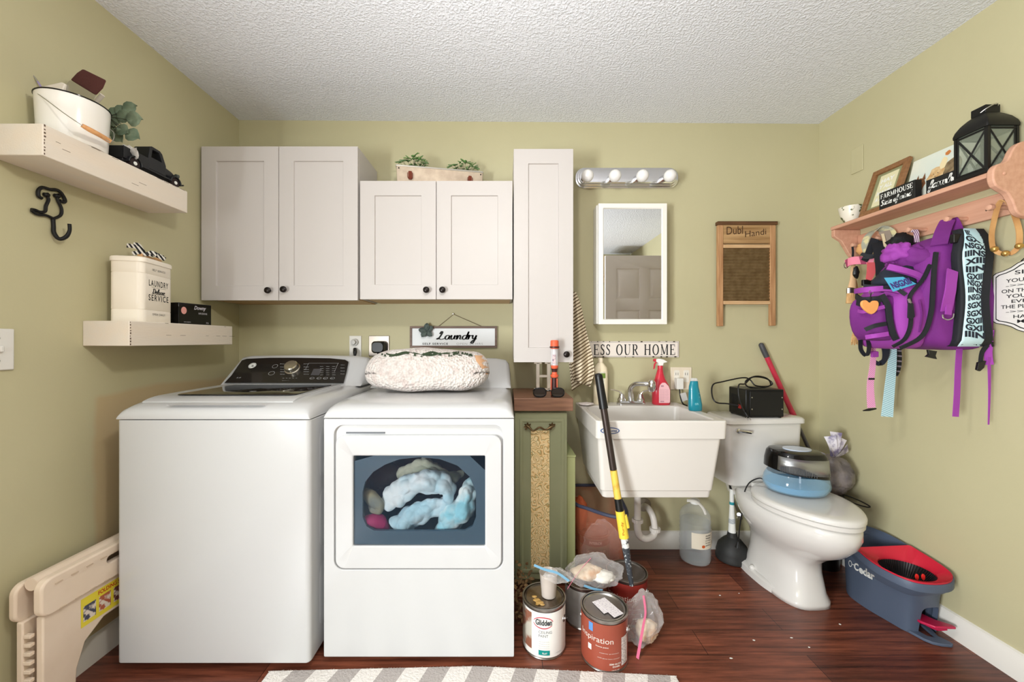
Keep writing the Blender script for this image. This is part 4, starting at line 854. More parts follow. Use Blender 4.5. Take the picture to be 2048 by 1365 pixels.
vo = nt.nodes.new('ShaderNodeTexVoronoi'); vo.inputs['Scale'].default_value = 24; vo.feature = 'F1'; nt.links.new(mp.outputs[2], vo.inputs['Vector'])
ma = nt.nodes.new('ShaderNodeMath'); ma.operation = 'MULTIPLY'; ma.inputs[1].default_value = 5; nt.links.new(vo.outputs[0], ma.inputs[0]); fr_ = nt.nodes.new('ShaderNodeMath'); fr_.operation = 'FRACT'; nt.links.new(ma.outputs[0], fr_.inputs[0])
cr = nt.nodes.new('ShaderNodeValToRGB'); e = cr.color_ramp.elements; e[0].position = 0; e[0].color = lin((176, 130, 70)); e[1].position = .25; e[1].color = lin((240, 206, 146)); e2 = e.new(.8); e2.color = lin((248, 226, 180)); e3 = e.new(1); e3.color = lin((150, 146, 84))
nt.links.new(fr_.outputs[0], cr.inputs[0]); nt.links.new(cr.outputs[0], b.inputs['Base Color'])
obj('wallpaper_panel', MB().box(gx(1062), gx(1099), 1.8325, 1.8348, gz(1138), gz(862)), m, dr)
BRZ = mat('antique_brass', (104, 84, 56), .4, .7)
hd_ = MB(); hd_.tube([(gx(1051), 1.822, gz(850)), (gx(1057), 1.815, gz(853)), (gx(1066), 1.808, gz(860)), (gx(1078), 1.804, gz(853)), (gx(1090), 1.808, gz(858)), (gx(1102), 1.815, gz(853)), (gx(1109), 1.822, gz(851))], [.004, .007, .004, .005, .004, .007, .004], 8, sm=5)
for x in (1055, 1104):
    for k in range(5):
        a = R(40 + 50 * k); leaf(hd_, V((gx(x), 1.824, gz(853))), V((math.cos(a), -.2, math.sin(a))), V((0, -1, 0)), .02, .01)
obj('leaf_handle', hd_, BRZ, dr)
t = thing('side_filler', 'low green painted box section beside the base cabinet under the sink edge', 'cabinet', (.318, 1.9, 0))
obj('box_section', MB().box(.2985, .34, 1.86, YB - .02, 0, .625), mat('sage_light', (168, 172, 122), .5), t, bevel=.002)
obj('top_edge', MB().box(.2985, .342, 1.855, YB - .02, .6255, .632), MATS['sage_light'], t)
# letter H, flashlight, sunglasses
HC = mat('cream_letter', (222, 208, 190), .6)
hb = MB(); X_ = wx(1068, 2.12); 
for (a, b_, c_, d_) in ((.012, .03, .004, .150), (.072, .09, .004, .150), (.03, .072, .070, .084), (0, .042, 0, .010), (.06, .102, 0, .010), (.0, .042, .144, .154), (.06, .102, .144, .154)): hb.box(X_ + a, X_ + b_, 2.11, 2.13, .9155 + c_, .9155 + d_)
tag(obj('letter_ornament', hb, HC, bevel=.0015), 'cream standing letter H ornament at the back of the wooden worktop', 'ornament')
fc = V((wx(1109, 1.86), 1.86, .9153)); ORG = mat('orange_rubber', (222, 96, 62), .5); DRB = mat('dark_maroon_rubber', (62, 26, 24), .45)
t = thing('flashlight', 'dark and orange flashlight lantern standing on end on the worktop', 'flashlight', fc)
obj('handle', MB().lathe([(.018, 0), (.0165, .02), (.015, .09), (.016, .098), (.001, .0985)], fc, seg=24), DRB, t)
for a in (40, 160, 280): obj('grip_stripe', MB().tube([fc + V((.0165 * math.cos(R(a - 90)), .0165 * math.sin(R(a - 90)), z)) for z in (.01, .05, .09)], .003, 6), ORG, t)
obj('collar', MB().lathe([(.013, .09), (.0165, .095), (.0195, .100), (.0195, .106), (.013, .109), (.012, .122), (.001, .123)], fc, seg=24), ORG, t)
obj('neck', MB().lathe([(.0125, .12), (.014, .130), (.0165, .136), (.001, .1365)], fc, seg=24), DRB, t)
obj('lower_cap', MB().lathe([(.012, .134), (.017, .142), (.018, .152), (.001, .153)], fc, seg=24), ORG, t)
obj('clear_lens_tube', MB().lathe([(.0175, .152), (.0175, .232), (.001, .233)], fc, seg=28), film('clear_plastic', (236, 236, 240), .35, .1), t)
obj('lamp_core', MB().lathe([(.009, .153), (.009, .2315), (.001, .232)], fc, seg=16), mat('lamp_core', (220, 214, 216), .4), t)
obj('instruction_label', MB().loft([[fc + V((.0179 * math.sin(a), -.0179 * math.cos(a), z)) for a in [R(-40 + 10 * k) for k in range(6)]] for z in (.162, .205)], False, False, False), mat('label_greyred', (214, 190, 190), .6, var=(200, (130, 110, 124), (.5, .55)), stretch=(.3, .3, 1)), t)
obj('orange_cap', MB().lathe([(.0185, .232), (.0215, .238), (.0215, .243), (.020, .2435), (.0195, .27), (.016, .274), (.001, .2745)], fc, seg=28), ORG, t)
obj('black_band', MB().lathe([(.0215, .236), (.0235, .237), (.0235, .243), (.0215, .244)], fc, seg=28), DRB, t)
t = thing('sunglasses', 'black sunglasses with dark oversized lenses at the front of the worktop', 'sunglasses', (.18, 1.84, .916))
sy = 1.835
for (a, b_) in ((1067, 1092), (1103, 1128)):
    cxx, czz = (wx(a, sy) + wx(b_, sy)) / 2, .9155 + .024; rx = (wx(b_, sy) - wx(a, sy)) / 2
    ring = [V((cxx + x, sy - .002 + abs(x) * .05, czz + z)) for x, z in ell(0, 0, rx, .021, 28, 2.6)]
    obj('lens', MB().loft([[p + V((0, .001, 0)) for p in ring], [p + V((0, -.001, 0)) for p in ring]]), mat('dark_lens', (44, 34, 26), .05, coat=.5), t)
    obj('rim', MB().tube(ring, .003, 8, closed=True), BLKGLOSS, t)
obj('bridge', MB().tube([(wx(1091, sy), sy, .946), (wx(1097, sy), sy - .003, .949), (wx(1104, sy), sy, .946)], .003, 8, sm=4), BLKGLOSS, t)
for p_, q_ in ((1067, 1076), (1128, 1116)): obj('temple_arm', MB().tube([(wx(p_, sy), sy, .948), (wx(p_, sy), sy + .03, .944), (wx(q_, sy + .1), sy + .1, .922)], .0025, 8, sm=4), BLKGLOSS, t)
# striped towel hanging beside the tall cabinet
t = thing('dish_towel', 'cream and brown striped dish towel hanging from the side of the tall cabinet', 'towel', P(1150, 587, 2.0))
TW = stripes('towel_stripes', (232, 218, 192), (112, 92, 66), (-.55, .1, .82), .0155, .58, .9, bump=(200, .3))
def rowp(v): # left and right edge in view at height fraction v
    tb = [(0, 1146, 1152, 584), (.15, 1146, 1162, 612), (.4, 1146, 1172, 660), (.7, 1145, 1184, 708), (.88, 1141, 1189, 742), (1, 1148, 1180, 770)]
    for i in range(len(tb) - 1):
        if v <= tb[i + 1][0]:
            k = (v - tb[i][0]) / (tb[i + 1][0] - tb[i][0]); return [tb[i][j] + (tb[i + 1][j] - tb[i][j]) * k for j in (1, 2, 3)]
    return tb[-1][1:]
def tw(u, v):
    a, b_, y = rowp(v); px = a + (b_ - a) * u; y += v * (12 * u - 8) * (1 if v > .8 else .4)
    return P(px, y, 2.06 + .035 * v * math.sin(u * 9 + v) - .02 * v)
obj('towel_cloth', MB().grid(24, 30, tw), TW, t, solid=.003, ang=180)
obj('towel_corner', MB().grid(10, 16, lambda u, v: P(1138 + 24 * u + 6 * v, 722 + 50 * v - 6 * u + 10 * v * (1 - u), 2.12 + .01 * math.sin(u * 6))), TW, t, solid=.003, ang=180)
obj('hook', MB().tube([(.341, 2.05, 1.31), (.352, 2.05, 1.312), (.36, 2.05, 1.306), (.362, 2.05, 1.318)], .002, 6, sm=4), STEEL, t)

# ---------------------------------------------------------------- back wall, right part
lz = H + 325 / 349.6
t = thing('vanity_light', 'chrome vanity light bar with four globe bulbs above the mirror', 'light fixture', (.69, YB, lz))
def pill(x0, x1, hz, r): return rrect(x0, x1, lz - hz, lz + hz, r, 8)
obj('backplate', MB().loft([[(x, y, z) for x, z in pill(.402 + g, .985 - g, .058 - g, .05 - g)] for y, g in ((YB - .0005, 0), (YB - .012, 0), (YB - .014, .008), (YB - .022, .010), (YB - .024, .018), (YB - .032, .020), (YB - .034, .03))]), CHROME, t)
for px in (1175, 1230, 1285, 1340):
    x = wx(px, 2.07) ; c_ = V((x, 2.166, lz - .015)); e_ = P(px, 352, 2.07)
    dirv = (e_ - c_).normalized()
    so = obj('socket', MB().tube([c_, c_ + dirv * .045], [.019, .0165], 20), CHROME, t)
    gb = MB(); gb.ball(e_, .0325, 24, 16); gb.tube([c_ + dirv * .04, e_ - dirv * .02], [.014, .02], 16)
    obj('bulb', gb, mat('opal_bulb', (238, 236, 234), .25), so, ang=180)
t = thing('medicine_cabinet', 'white framed mirror cabinet under the vanity light', 'mirror', (.69, YB, 1.275))
y_ = 2.1; mx0, mx1, mz0, mz1 = wx(1197, y_), wx(1334, y_), wz(649, y_), wz(407, y_)
obj('box', MB().box(mx0 - .006, mx1 - .01, y_ + .022, YB - .0005, mz0 + .003, mz1 - .003), SW, t, bevel=.001)
fw = .025; dr = MB(); o_ = rrect(mx0, mx1, mz0, mz1, .002, 2); i_ = rrect(mx0 + fw, mx1 - fw, mz0 + fw, mz1 - fw, .001, 2)
dr.loft([[(x, y_ + .02, z) for x, z in i_], [(x, y_ + .02, z) for x, z in o_], [(x, y_, z) for x, z in o_], [(x, y_ - .002, z) for x, z in i_], [(x, y_ + .006, z) for x, z in rrect(mx0 + fw + .004, mx1 - fw - .004, mz0 + fw + .004, mz1 - fw - .004, .001, 2)]], False, False)
dd = obj('door_frame', dr, mat('frame_white', (240, 236, 228), .35), t, bevel=.001)
obj('mirror_glass', MB().box(mx0 + fw, mx1 - fw, y_ + .0055, y_ + .008, mz0 + fw, mz1 - fw), mat('mirror', (226, 228, 230), .0, 1.0), dd)
# washboard
WB1 = wood('washboard_wood', (196, 152, 108), (150, 104, 66), 'Z', .7); WB2 = wood('washboard_dark', (104, 70, 40), (78, 50, 28), 'X', .7)
yb = 2.165; t = thing('washboard', 'old wooden washboard with ribbed brass plate on the wall right of the mirror', 'washboard', P(1495, 655, yb))
def bx2(a, b_, c_, d_, y0=yb, y1=yb + .02): return MB().box(wx(a, yb), wx(b_, yb), y0, y1, wz(d_, yb), wz(c_, yb))
obj('left_leg', bx2(1436, 1447, 450, 653), WB1, t, bevel=.003); obj('right_leg', bx2(1541, 1552, 450, 652), WB1, t, bevel=.003)
obj('top_rail', bx2(1435, 1555, 443, 450, yb - .004, yb + .024), WB2, t, bevel=.002)
obj('head_board', bx2(1447, 1541, 450, 487, yb + .004, yb + .016), wood('washboard_head', (134, 98, 56), (196, 160, 112), 'X', .7, 3), t)
obj('cross_rail', bx2(1447, 1541, 489, 496), wood('washboard_rail', (212, 178, 136), (190, 150, 106)), t, bevel=.002)
obj('bottom_rail', bx2(1447, 1541, 602, 609), MATS['washboard_rail'], t, bevel=.002)
z0_, z1_ = wz(602, yb), wz(496, yb); rb = MB()
rb.grid(2, 160, lambda u, v: (wx(1447, yb) + u * (wx(1541, yb) - wx(1447, yb)), yb + .008 + .0028 * math.cos(v * 17 * 2 * PI), z0_ + (z1_ - z0_) * v))
obj('ribbed_plate', rb, mat('aged_brass', (138, 116, 82), .45, .55, var=(30, (116, 94, 62))), t, ang=180)
obj('carved_lettering', text_into(MB(), 'Dubl', .092, .045, plane_fn(P(1453, 470, yb + .004), (1, 0, .06), (0, 0, 1), .0012)), mat('carved_dark', (70, 44, 22), .8), t, flat=True, norm=False)
obj('carved_lettering', text_into(MB(), 'Handi', .12, .034, plane_fn(P(1490, 475, yb + .004), (1, 0, .14), (0, 0, 1), .0012)), MATS['carved_dark'], t, flat=True, norm=False)
# BLESS OUR HOME sign
ym = 2.19; t = thing('metal_sign', 'white metal sign lettered BLESS OUR HOME above the faucet', 'sign', P(1240, 716, ym))
mx0, mx1, mz0, mz1 = wx(1154, ym), wx(1358, ym), wz(715, ym), wz(683, ym)
obj('plate', MB().box(mx0, mx1, ym, ym + .004, mz0, mz1), mat('sign_cream', (232, 222, 212), .5), t, bevel=.001)
bk = MB(); g = .0045
for a in ((mx0 + g, mx1 - g, mz0 + g, mz0 + g + .0016), (mx0 + g, mx1 - g, mz1 - g - .0016, mz1 - g), (mx0 + g, mx0 + g + .0016, mz0 + g, mz1 - g), (mx1 - g - .0016, mx1 - g, mz0 + g, mz1 - g)): bk.box(a[0], a[1], ym - .0006, ym, a[2], a[3])
obj('border_line', bk, INK, t)
rs_ = MB(); rnd = random.Random(5)
for k in range(22):
    x = mx0 + rnd.random() * (mx1 - mx0); e_ = rnd.choice((0, 1)); h_ = rnd.uniform(.002, .006); z = mz0 if e_ == 0 else mz1 - h_; rs_.box(x, x + rnd.uniform(.003, .012), ym - .0009, ym, z, z + h_)
obj('rust_chips', rs_, mat('rust_chip', (44, 32, 26), .8), t)
obj('lettering', text_into(MB(), serif('BLESS OUR HOME'), wx(1350, ym) - wx(1161, ym), .063, bwf(1161, 711, ym)), INK, t, flat=True, norm=False)
# two-gang outlet with adapter
t = thing('wall_outlet', 'cream double outlet plate on the wall above the sink, behind the red spray bottle', 'outlet', P(1363, 782, 2.2))
obj('plate', MB().box(wx(1342, 2.19), wx(1384, 2.19), 2.1935, 2.1995, wz(780, 2.19), wz(735, 2.19)), mat('outlet_cream', (226, 212, 190), .4), t, bevel=.002)
for px in (1354, 1373):
    rc = obj('receptacle', MB().loft([[(x, y, z) for x, z in rrect(wx(px, 2.19) - .015, wx(px, 2.19) + .015, wz(765, 2.19), wz(741, 2.19), .006)] for y in (2.1936, 2.191)]), mat('receptacle_white', (232, 226, 214), .4), t)
    sl = MB()
    for dx in (-.006, .006): sl.box(wx(px, 2.19) + dx - .001, wx(px, 2.19) + dx + .001, 2.1903, 2.1911, wz(751, 2.19), wz(746, 2.19))
    obj('slots', sl, INK, rc)
t = thing('plug_adapter', 'white plug with black cord and barcode tag in the outlet above the sink', 'plug', P(1359, 770, 2.18))
obj('plug_body', MB().box(wx(1353, 2.16), wx(1366, 2.16), 2.15, 2.190, wz(779, 2.16), wz(757, 2.16)), SW, t, bevel=.003)
obj('cord', MB().tube([P(1359, 778, 2.165), P(1361, 795, 2.15), P(1366, 808, 2.14), P(1374, 812, 2.15)], .004, 8, sm=4), BLACK, t)
obj('barcode_tag', MB().loft([[P(1360, 788, 2.135), P(1371, 785, 2.135), P(1376, 800, 2.135), P(1365, 804, 2.135)], [P(1360, 788, 2.137), P(1371, 785, 2.137), P(1376, 800, 2.137), P(1365, 804, 2.137)]]), stripes('barcode', (236, 234, 228), (60, 60, 60), (.4, 0, .9), .004, .6), t)

# ---------------------------------------------------------------- utility sink
SK = mat('sink_plastic', (218, 213, 206), .32, coat=.1)
x0, x1, y0, y1, zt = .399, .976, 1.678, YB - .003, .836
t = thing('utility_sink', 'white plastic utility sink on the wall between the green cabinet and the toilet', 'sink', (.69, 1.9, .489))
def rr(a, b_, c_, d_, r=.02): return rrect(x0 + a, x1 - b_, y0 + c_, y1 - d_, r, 5)
secs = [(.489, rr(.036, .062, .030, .10)), (.522, rr(.032, .058, .026, .10)), (.5225, rr(.026, .054, .022, .09)), (.756, rr(.010, .022, .008, .01)), (.7565, rr(.0, .005, .0, .0)), (.832, rr(0, 0, 0, 0)), (.836, rr(.003, .003, .003, .002)),
        (.836, rr(.028, .044, .014, .125, .03)), (.832, rr(.032, .048, .018, .13, .03)), (.57, rr(.058, .075, .045, .16, .04)), (.555, rr(.08, .10, .07, .18, .04)), (.550, rr(.2, .2, .18, .2, .04))]
obj('basin', MB().stack(secs), SK, t, bevel=.0025)
em = MB(); c0 = P(1220, 862, 1.6775); 
obj('oval_badge', MB().loft([[(c0.x + a, y, c0.z + b_) for a, b_ in ell(0, 0, .042, .0145, 32)] for y in (1.6782, 1.6765)]), mat('badge_blue', (70, 92, 140), .5), t)
obj('badge_field', MB().loft([[(c0.x + a, y, c0.z + b_) for a, b_ in ell(0, 0, .037, .0105, 32)] for y in (1.6766, 1.676)]), SK, t)
obj('badge_lettering', text_into(MB(), 'E.L.Mustee', .06, .011, plane_fn((c0.x - .03, 1.6757, c0.z - .005), (1, 0, 0), (0, 0, 1)), bold=.02, shear=.2), MATS['badge_blue'], t, flat=True, norm=False)
PVC = mat('white_pvc', (226, 220, 212), .35)
t = thing('drain_trap', 'white plastic drain pipe with p-trap under the utility sink', 'pipe', P(1290, 1000, 2.0))
yt = 2.03
obj('tailpipe', MB().tube([(wx(1275, yt), yt, .5495), P(1275, 1042, yt)], .0175, 20), PVC, t)
obj('trap_bend', MB().tube([P(1275, 1040, yt), P(1275, 1060, yt), P(1280, 1073, yt), P(1292, 1078, yt), P(1305, 1073, yt + .02), P(1311, 1060, yt + .03)], .0185, 20, sm=6), PVC, t)
obj('wall_bend', MB().tube([P(1310, 1060, yt + .03), P(1306, 1035, yt + .04), P(1297, 1018, yt + .07), P(1290, 1013, yt + .11), P(1288, 1013, YB)], .0165, 20, sm=6), PVC, t)
for a, b_ in ((1275, 1041), (1310, 1059)):
    p_ = P(a, b_, yt + (.03 if a > 1300 else 0)); nt_ = MB(); n_ = 16; prof_ = [(p_.x + (.027 + .002 * (k % 2)) * math.cos(PI * k / n_), p_.y + (.027 + .002 * (k % 2)) * math.sin(PI * k / n_)) for k in range(2 * n_)]
    nt_.stack([(p_.z - .01, prof_), (p_.z + .008, prof_)]); obj('slip_nut', nt_, PVC, t, bevel=.001)
obj('wall_escutcheon', MB().lathe([(.04, 0), (.036, -.008), (.018, -.012)], P(1288, 1010, YB - .0005), 'Y', 24), mat('plaster_hole', (150, 140, 124), .9), t)
t = thing('faucet', 'chrome two-handle faucet on the back ledge of the utility sink', 'faucet', P(1262, 806, 2.1))
yf_ = 2.125; fx = wx(1262, yf_) 
obj('base_plate', MB().stack([(.8363, rrect(fx - .078, fx + .078, yf_ - .028, yf_ + .028, .026)), (.848, rrect(fx - .078, fx + .078, yf_ - .028, yf_ + .028, .026)), (.856, rrect(fx - .070, fx + .070, yf_ - .02, yf_ + .02, .019))]), CHROME, t)
sp = obj('spout', MB().tube([(fx, yf_, .855), (fx - .002, yf_, .89), (fx - .004, yf_ - .005, .925), (fx + .012, yf_ - .03, .95), (fx + .045, yf_ - .055, .955), (fx + .07, yf_ - .07, .956)], [.017, .016, .014, .013, .0125, .013], 18, sm=6), CHROME, t)
obj('spray_head', MB().lathe([(.012, -.03), (.0185, -.022), (.022, .0), (.02, .022), (.012, .032), (.001, .033)], (fx + .085, yf_ - .075, .945), seg=24), CHROME, sp)
for sgn, x in ((-1, fx - .052), (1, fx + .052)):
    h_ = obj('handle', MB().lathe([(.021, 0), (.022, .012), (.015, .024), (.013, .038), (.008, .044), (.001, .045)], (x, yf_, .852), seg=20), CHROME, t)
    obj('lever', MB().tube([(x, yf_, .885), (x + sgn * .01, yf_ - .006, .905), (x + sgn * .035, yf_ - .012, .914), (x + sgn * .065, yf_ - .018, .92)], [.009, .007, .0055, .006], 10, sm=4, flat=.7, up=(0, 0, 1)), mat('clear_chrome', (222, 216, 208), .1, .8), h_)
# bottles on the sink
def bottle(name, label, c, secs, m_, parts):
    t = thing(name, label, 'bottle', c)
    obj('bottle_body', MB().stack([(c.z + z, ell(c.x + (q[4] if len(q) > 4 else 0), c.y, a, b_, 32, e)) for (z, a, b_, e, *r_) in [] for q in []] or [(c.z + q[0], ell(c.x + (q[4] if len(q) > 4 else 0), c.y, q[1], q[2], 32, q[3])) for q in secs]), m_, t)
    parts(t, c); return t
c = V((wx(1201, 2.13), 2.13, .8365))
def p_(t, c):
    obj('cap', MB().lathe([(.0135, .231), (.0135, .252), (.011, .255), (.001, .256)], c, seg=24), mat('cream_cap', (236, 222, 196), .4), t)
    obj('front_label', MB().loft([[V((c.x + .0402 * math.sin(a), c.y - .0282 * math.cos(a), z)) for a in [R(-50 + 10 * k) for k in range(11)]] for z in (c.z + .05, c.z + .18)], False, False, False), mat('soap_label', (236, 230, 214), .6, var=(40, (206, 200, 180), (.5, .6))), t)
    obj('green_band', MB().loft([[V((c.x + .0408 * math.sin(a), c.y - .0288 * math.cos(a), z)) for a in [R(-10 + 10 * k) for k in range(9)]] for z in (c.z + .145, c.z + .172)], False, False, False), mat('green_band', (112, 138, 60), .6), t)
bottle('soap_bottle', 'tall cream soap bottle with green band at the left of the sink ledge', c, [(0, .036, .025, 2.4), (.005, .039, .027, 2.4), (.17, .0395, .0275, 2.4), (.2, .036, .026, 2.2), (.222, .02, .018, 2), (.23, .0125, .0125, 2), (.235, .0125, .0125, 2)], mat('cream_bottle', (240, 226, 196), .35), p_)
mbw = MB(); mbw.ball(P(1172, 801, 2.08) - V((0, 0, .0)), (.042, .03, .008), 24, 10, lambda d, q: q * (1 + .25 * noise.noise(d * 4)))
sp_o = obj('soap_rag', mbw, mat('wet_white', (238, 228, 224), .4), None); sp_o.location.z = .8455
tag(sp_o, 'small crumpled white rag lying on the left back corner of the sink', 'rag')
c = V((wx(1322, 2.12), 2.12, .8365)); REDP = mat('red_spray_plastic', (206, 48, 66), .3, coat=.3)
def p_(t, c):
    f_ = plane_fn((c.x - .024, c.y - .0305, c.z + .012), (1, 0, 0), (0, 0, 1), .001)
    pl_ = [(0, 0), (.056, 0), (.060, .006), (.060, .07), (.052, .092), (.034, .110), (.018, .110), (.006, .098), (0, .08)]
    obj('front_label', MB().add([f_(*q) for q in pl_], [tuple(range(9))]), mat('pink_label', (238, 186, 190), .6), t, flat=True)
    tk = MB(); f2 = lambda a, b_: (lambda x, y: f_(a + x, b_ + y) + V((0, -.0008, 0)))
    for k in range(9): text_into(tk, 'spray cleaner directions', .048, .0034, f2(.006, .018 + k * .0065))
    text_into(tk, 'MEAN', .014, .008, f2(.012, .088), bold=.03); text_into(tk, '32OZ', .02, .007, f2(.008, .005), bold=.03)
    obj('label_lettering', tk, mat('purple_ink', (150, 100, 120), .7), t, flat=True, norm=False)
    obj('neck_collar', MB().lathe([(.0135, .196), (.0145, .197), (.0145, .212), (.001, .213)], c + V((-.004, 0, 0)), seg=20), REDP, t)
    hd = obj('spray_head', MB().loft([[(c.x - .004 + x, y, c.z + z) for x, z in [(-.012, .213), (-.014, .228), (-.026, .235), (-.026, .248), (-.008, .252), (.016, .247), (.034, .236), (.036, .232), (.016, .228), (.012, .213)]] for y in (c.y - .011, c.y + .011)]), WINK, t, bevel=.003)
    obj('nozzle', MB().tube([(c.x - .028, c.y, c.z + .243), (c.x - .042, c.y, c.z + .243)], [.009, .0075], 12), REDP, hd)
    obj('trigger', MB().tube([(c.x - .022, c.y, c.z + .236), (c.x - .034, c.y, c.z + .222), (c.x - .038, c.y, c.z + .200), (c.x - .042, c.y, c.z + .195)], [.004, .005, .004, .003], 8, sm=4), REDP, hd)
bottle('spray_bottle', 'red spray bottle with white trigger head beside the faucet', c, [(0, .044, .028, 3, 0), (.004, .047, .030, 3, 0), (.085, .047, .030, 3, 0), (.11, .042, .028, 2.6, -.003), (.14, .028, .023, 2.2, -.006), (.17, .019, .018, 2, -.006), (.196, .0135, .0135, 2, -.004)], REDP, p_)
c = V((.949, 1.93, .8368)); TEAL = mat('teal_bottle', (20, 128, 146), .3, coat=.3)
def p_(t, c):
    obj('clear_base', MB().stack([(c.z + z, ell(c.x, c.y, a, b_, 28, 2.2)) for z, a, b_ in ((.148, .0185, .0125), (.158, .016, .011), (.162, .014, .01))]), film('clear_plastic', (236, 236, 240)), t)
    tk = MB(); f_ = plane_fn((c.x - .012, c.y - .0215, c.z + .03), (1, 0, 0), (0, .05, 1), .001)
    text_into(tk, 'DAILY', .03, .012, lambda x, y: f_(x + .002, y + .048) + V((0, .004, 0)), bold=.02); text_into(tk, 'moisture', .028, .004, lambda x, y: f_(x + .004, y + .038) + V((0, .003, 0))); text_into(tk, 'on', .016, .010, lambda x, y: f_(x + .006, y) + V((0, 0, 0)))
    obj('lettering', tk, mat('pale_teal_ink', (150, 210, 218), .6), t, flat=True, norm=False)
bottle('shampoo_bottle', 'teal shampoo bottle standing on the right rim of the sink', c, [(0, .031, .019, 2.4, .006), (.004, .033, .02, 2.4, .006), (.03, .033, .021, 2.4, .005), (.08, .028, .019, 2.3, .001), (.12, .023, .016, 2.2, -.002), (.145, .019, .013, 2.2, -.0), (.148, .016, .011, 2.2, 0)], TEAL, p_)

# ---------------------------------------------------------------- toilet
TX, TY, TA = 1.345, YB - .012, R(3.5)
def TT(x, y, z): c_, s_ = math.cos(TA), math.sin(TA); return V((TX + x * c_ + y * s_, TY - y * c_ + x * s_, z))
t = thing('toilet', 'white two-piece toilet with closed lid right of the sink', 'toilet', (TX, 1.9, 0))
def egg(y0, y1, hx, n=40, k=.18, e=2.0):           # elongated outline, pointed a little to the front
    yc, hy = (y0 + y1) / 2, (y1 - y0) / 2; o_ = []
    for i in range(n):
        a = 2 * PI * i / n; c_, s_ = math.cos(a), math.sin(a)
        yy = math.copysign(abs(s_) ** (2 / e), s_); xx = math.copysign(abs(c_) ** (2 / e), c_)
        o_.append((hx * xx * (1 - k * yy), yc + hy * yy))
    return o_
bw = MB(); bw.loft([[TT(x, y, z) for x, y in egg(a, b_, h_, k=k_, e=e_)] for z, a, b_, h_, k_, e_ in (
    (0, .10, .50, .118, .02, 3.2), (.02, .10, .50, .117, .02, 3.2), (.05, .12, .49, .104, .02, 3), (.14, .14, .475, .096, .03, 2.8), (.19, .14, .48, .099, .05, 2.5), (.235, .13, .53, .118, .08, 2.2), (.28, .11, .60, .150, .12, 2.1), (.33, .09, .645, .176, .15, 2.1), (.37, .08, .662, .186, .16, 2.1), (.405, .08, .660, .186, .16, 2.1), (.418, .09, .65, .178, .16, 2.1))])
obj('bowl', bw, PORC, t, ang=180)
fo = MB(); fo.loft([[TT(x, y, z) for x, y in egg(.06, .46, h_, k=.0, e=2.6)] for z, h_ in ((0, .128), (.03, .126), (.04, .11))])
obj('foot_flange', fo, PORC, t)
obj('floor_bolt_cap', MB().ball(TT(-.112, .24, .04), (.014, .014, .014)), PORC, t)
obj('seat', MB().loft([[TT(x, y, z) for x, y in egg(.215 - g, .668 + g, .186 + g)] for z, g in ((.420, -.004), (.423, 0), (.438, 0), (.441, -.004))]), PORC, t)
obj('lid', MB().loft([[TT(x, y, z) for x, y in egg(.215 - g, .672 + g, .189 + g)] for z, g in ((.4425, -.006), (.445, 0), (.458, 0), (.464, -.005), (.468, -.02), (.470, -.06))]), PORC, t, ang=60)
for x in (-.07, .07): obj('hinge', MB().tube([TT(x - .02, .215, .447), TT(x + .02, .215, .447)], .012, 14), PORC, t)
tk_ = obj('tank', MB().loft([[TT(x, y, z) for x, y in rrect(-h_, h_, .0, d_, .03, 6)] for z, h_, d_ in ((.42, .165, .165), (.43, .185, .175), (.56, .20, .185), (.752, .208, .19))]), PORC, t, bevel=.004)
obj('tank_lid', MB().loft([[TT(x, y, z) for x, y in rrect(-.218 - g, .218 + g, -.005, .205 + g, .035, 6)] for z, g in ((.753, -.006), (.757, 0), (.775, 0), (.783, -.005), (.787, -.014))]), PORC, t)
lv = obj('flush_lever', MB().lathe([(.012, 0), (.012, -.012), (.001, -.013)], TT(-.155, .191, .722), 'Y', 16), CHROME, tk_)
obj('lever_arm', MB().tube([TT(-.155, .204, .722), TT(-.125, .210, .720), TT(-.095, .212, .716)], [.006, .008, .009], 12, flat=.5, up=(0, 1, 0)), CHROME, lv)
obj('bowl_neck', MB().loft([[TT(x, y, z) for x, y in rrect(-h_, h_, .02, .24, .05, 6)] for z, h_ in ((.36, .12), (.419, .14))]), PORC, t)
# water supply valve on the wall
t = thing('supply_valve', 'chrome shut-off valve with supply tube on the wall behind the plunger', 'valve', P(1478, 1030, 2.15))
obj('valve_body', MB().tube([P(1478, 1030, YB - .001), P(1478, 1030, 2.13)], .011, 12), CHROME, t)
obj('valve_handle', MB().lathe([(.016, 0), (.016, -.01), (.001, -.012)], P(1478, 1036, 2.125), 'Y', 8, (1, .6)), CHROME, t)
obj('supply_tube', MB().tube([P(1474, 1022, 2.14), P(1466, 995, 2.13), P(1463, 970, 2.12), TT(-.13, .08, .425)], .005, 8, sm=5), mat('braided_grey', (160, 156, 150), .4, .4), t)
# ---------------------------------------------------------------- on and around the toilet
t = thing('power_converter', 'black metal power converter box with coiled cord on the toilet tank lid', 'electrical box', (1.34, 2.05, .787))
zb = .7885
obj('case', MB().box(1.243, 1.440, 1.985, 2.135, zb + .004, zb + .146), mat('black_case', (20, 20, 22), .35, .3), t, bevel=.004)
obj('front_cover', MB().box(1.262, 1.436, 1.981, 1.9848, zb + .012, zb + .136), mat('black_cover', (14, 14, 16), .45), t, bevel=.002)
for x in (1.272, 1.427):
    for z in (.045, .105): obj('screw', MB().lathe([(.0035, 0), (.0035, -.0015), (.001, -.002)], (x, 1.9808, zb + z), 'Y', 10), STEEL, t)
obj('rocker_switch', MB().box(1.2395, 1.2428, 2.02, 2.045, zb + .04, zb + .06), mat('red_switch', (150, 30, 30), .4), t, bevel=.001)
vt = MB()
for k in range(6): vt.box(1.241, 1.2428, 2.06 + k * .009, 2.064 + k * .009, zb + .04, zb + .11)
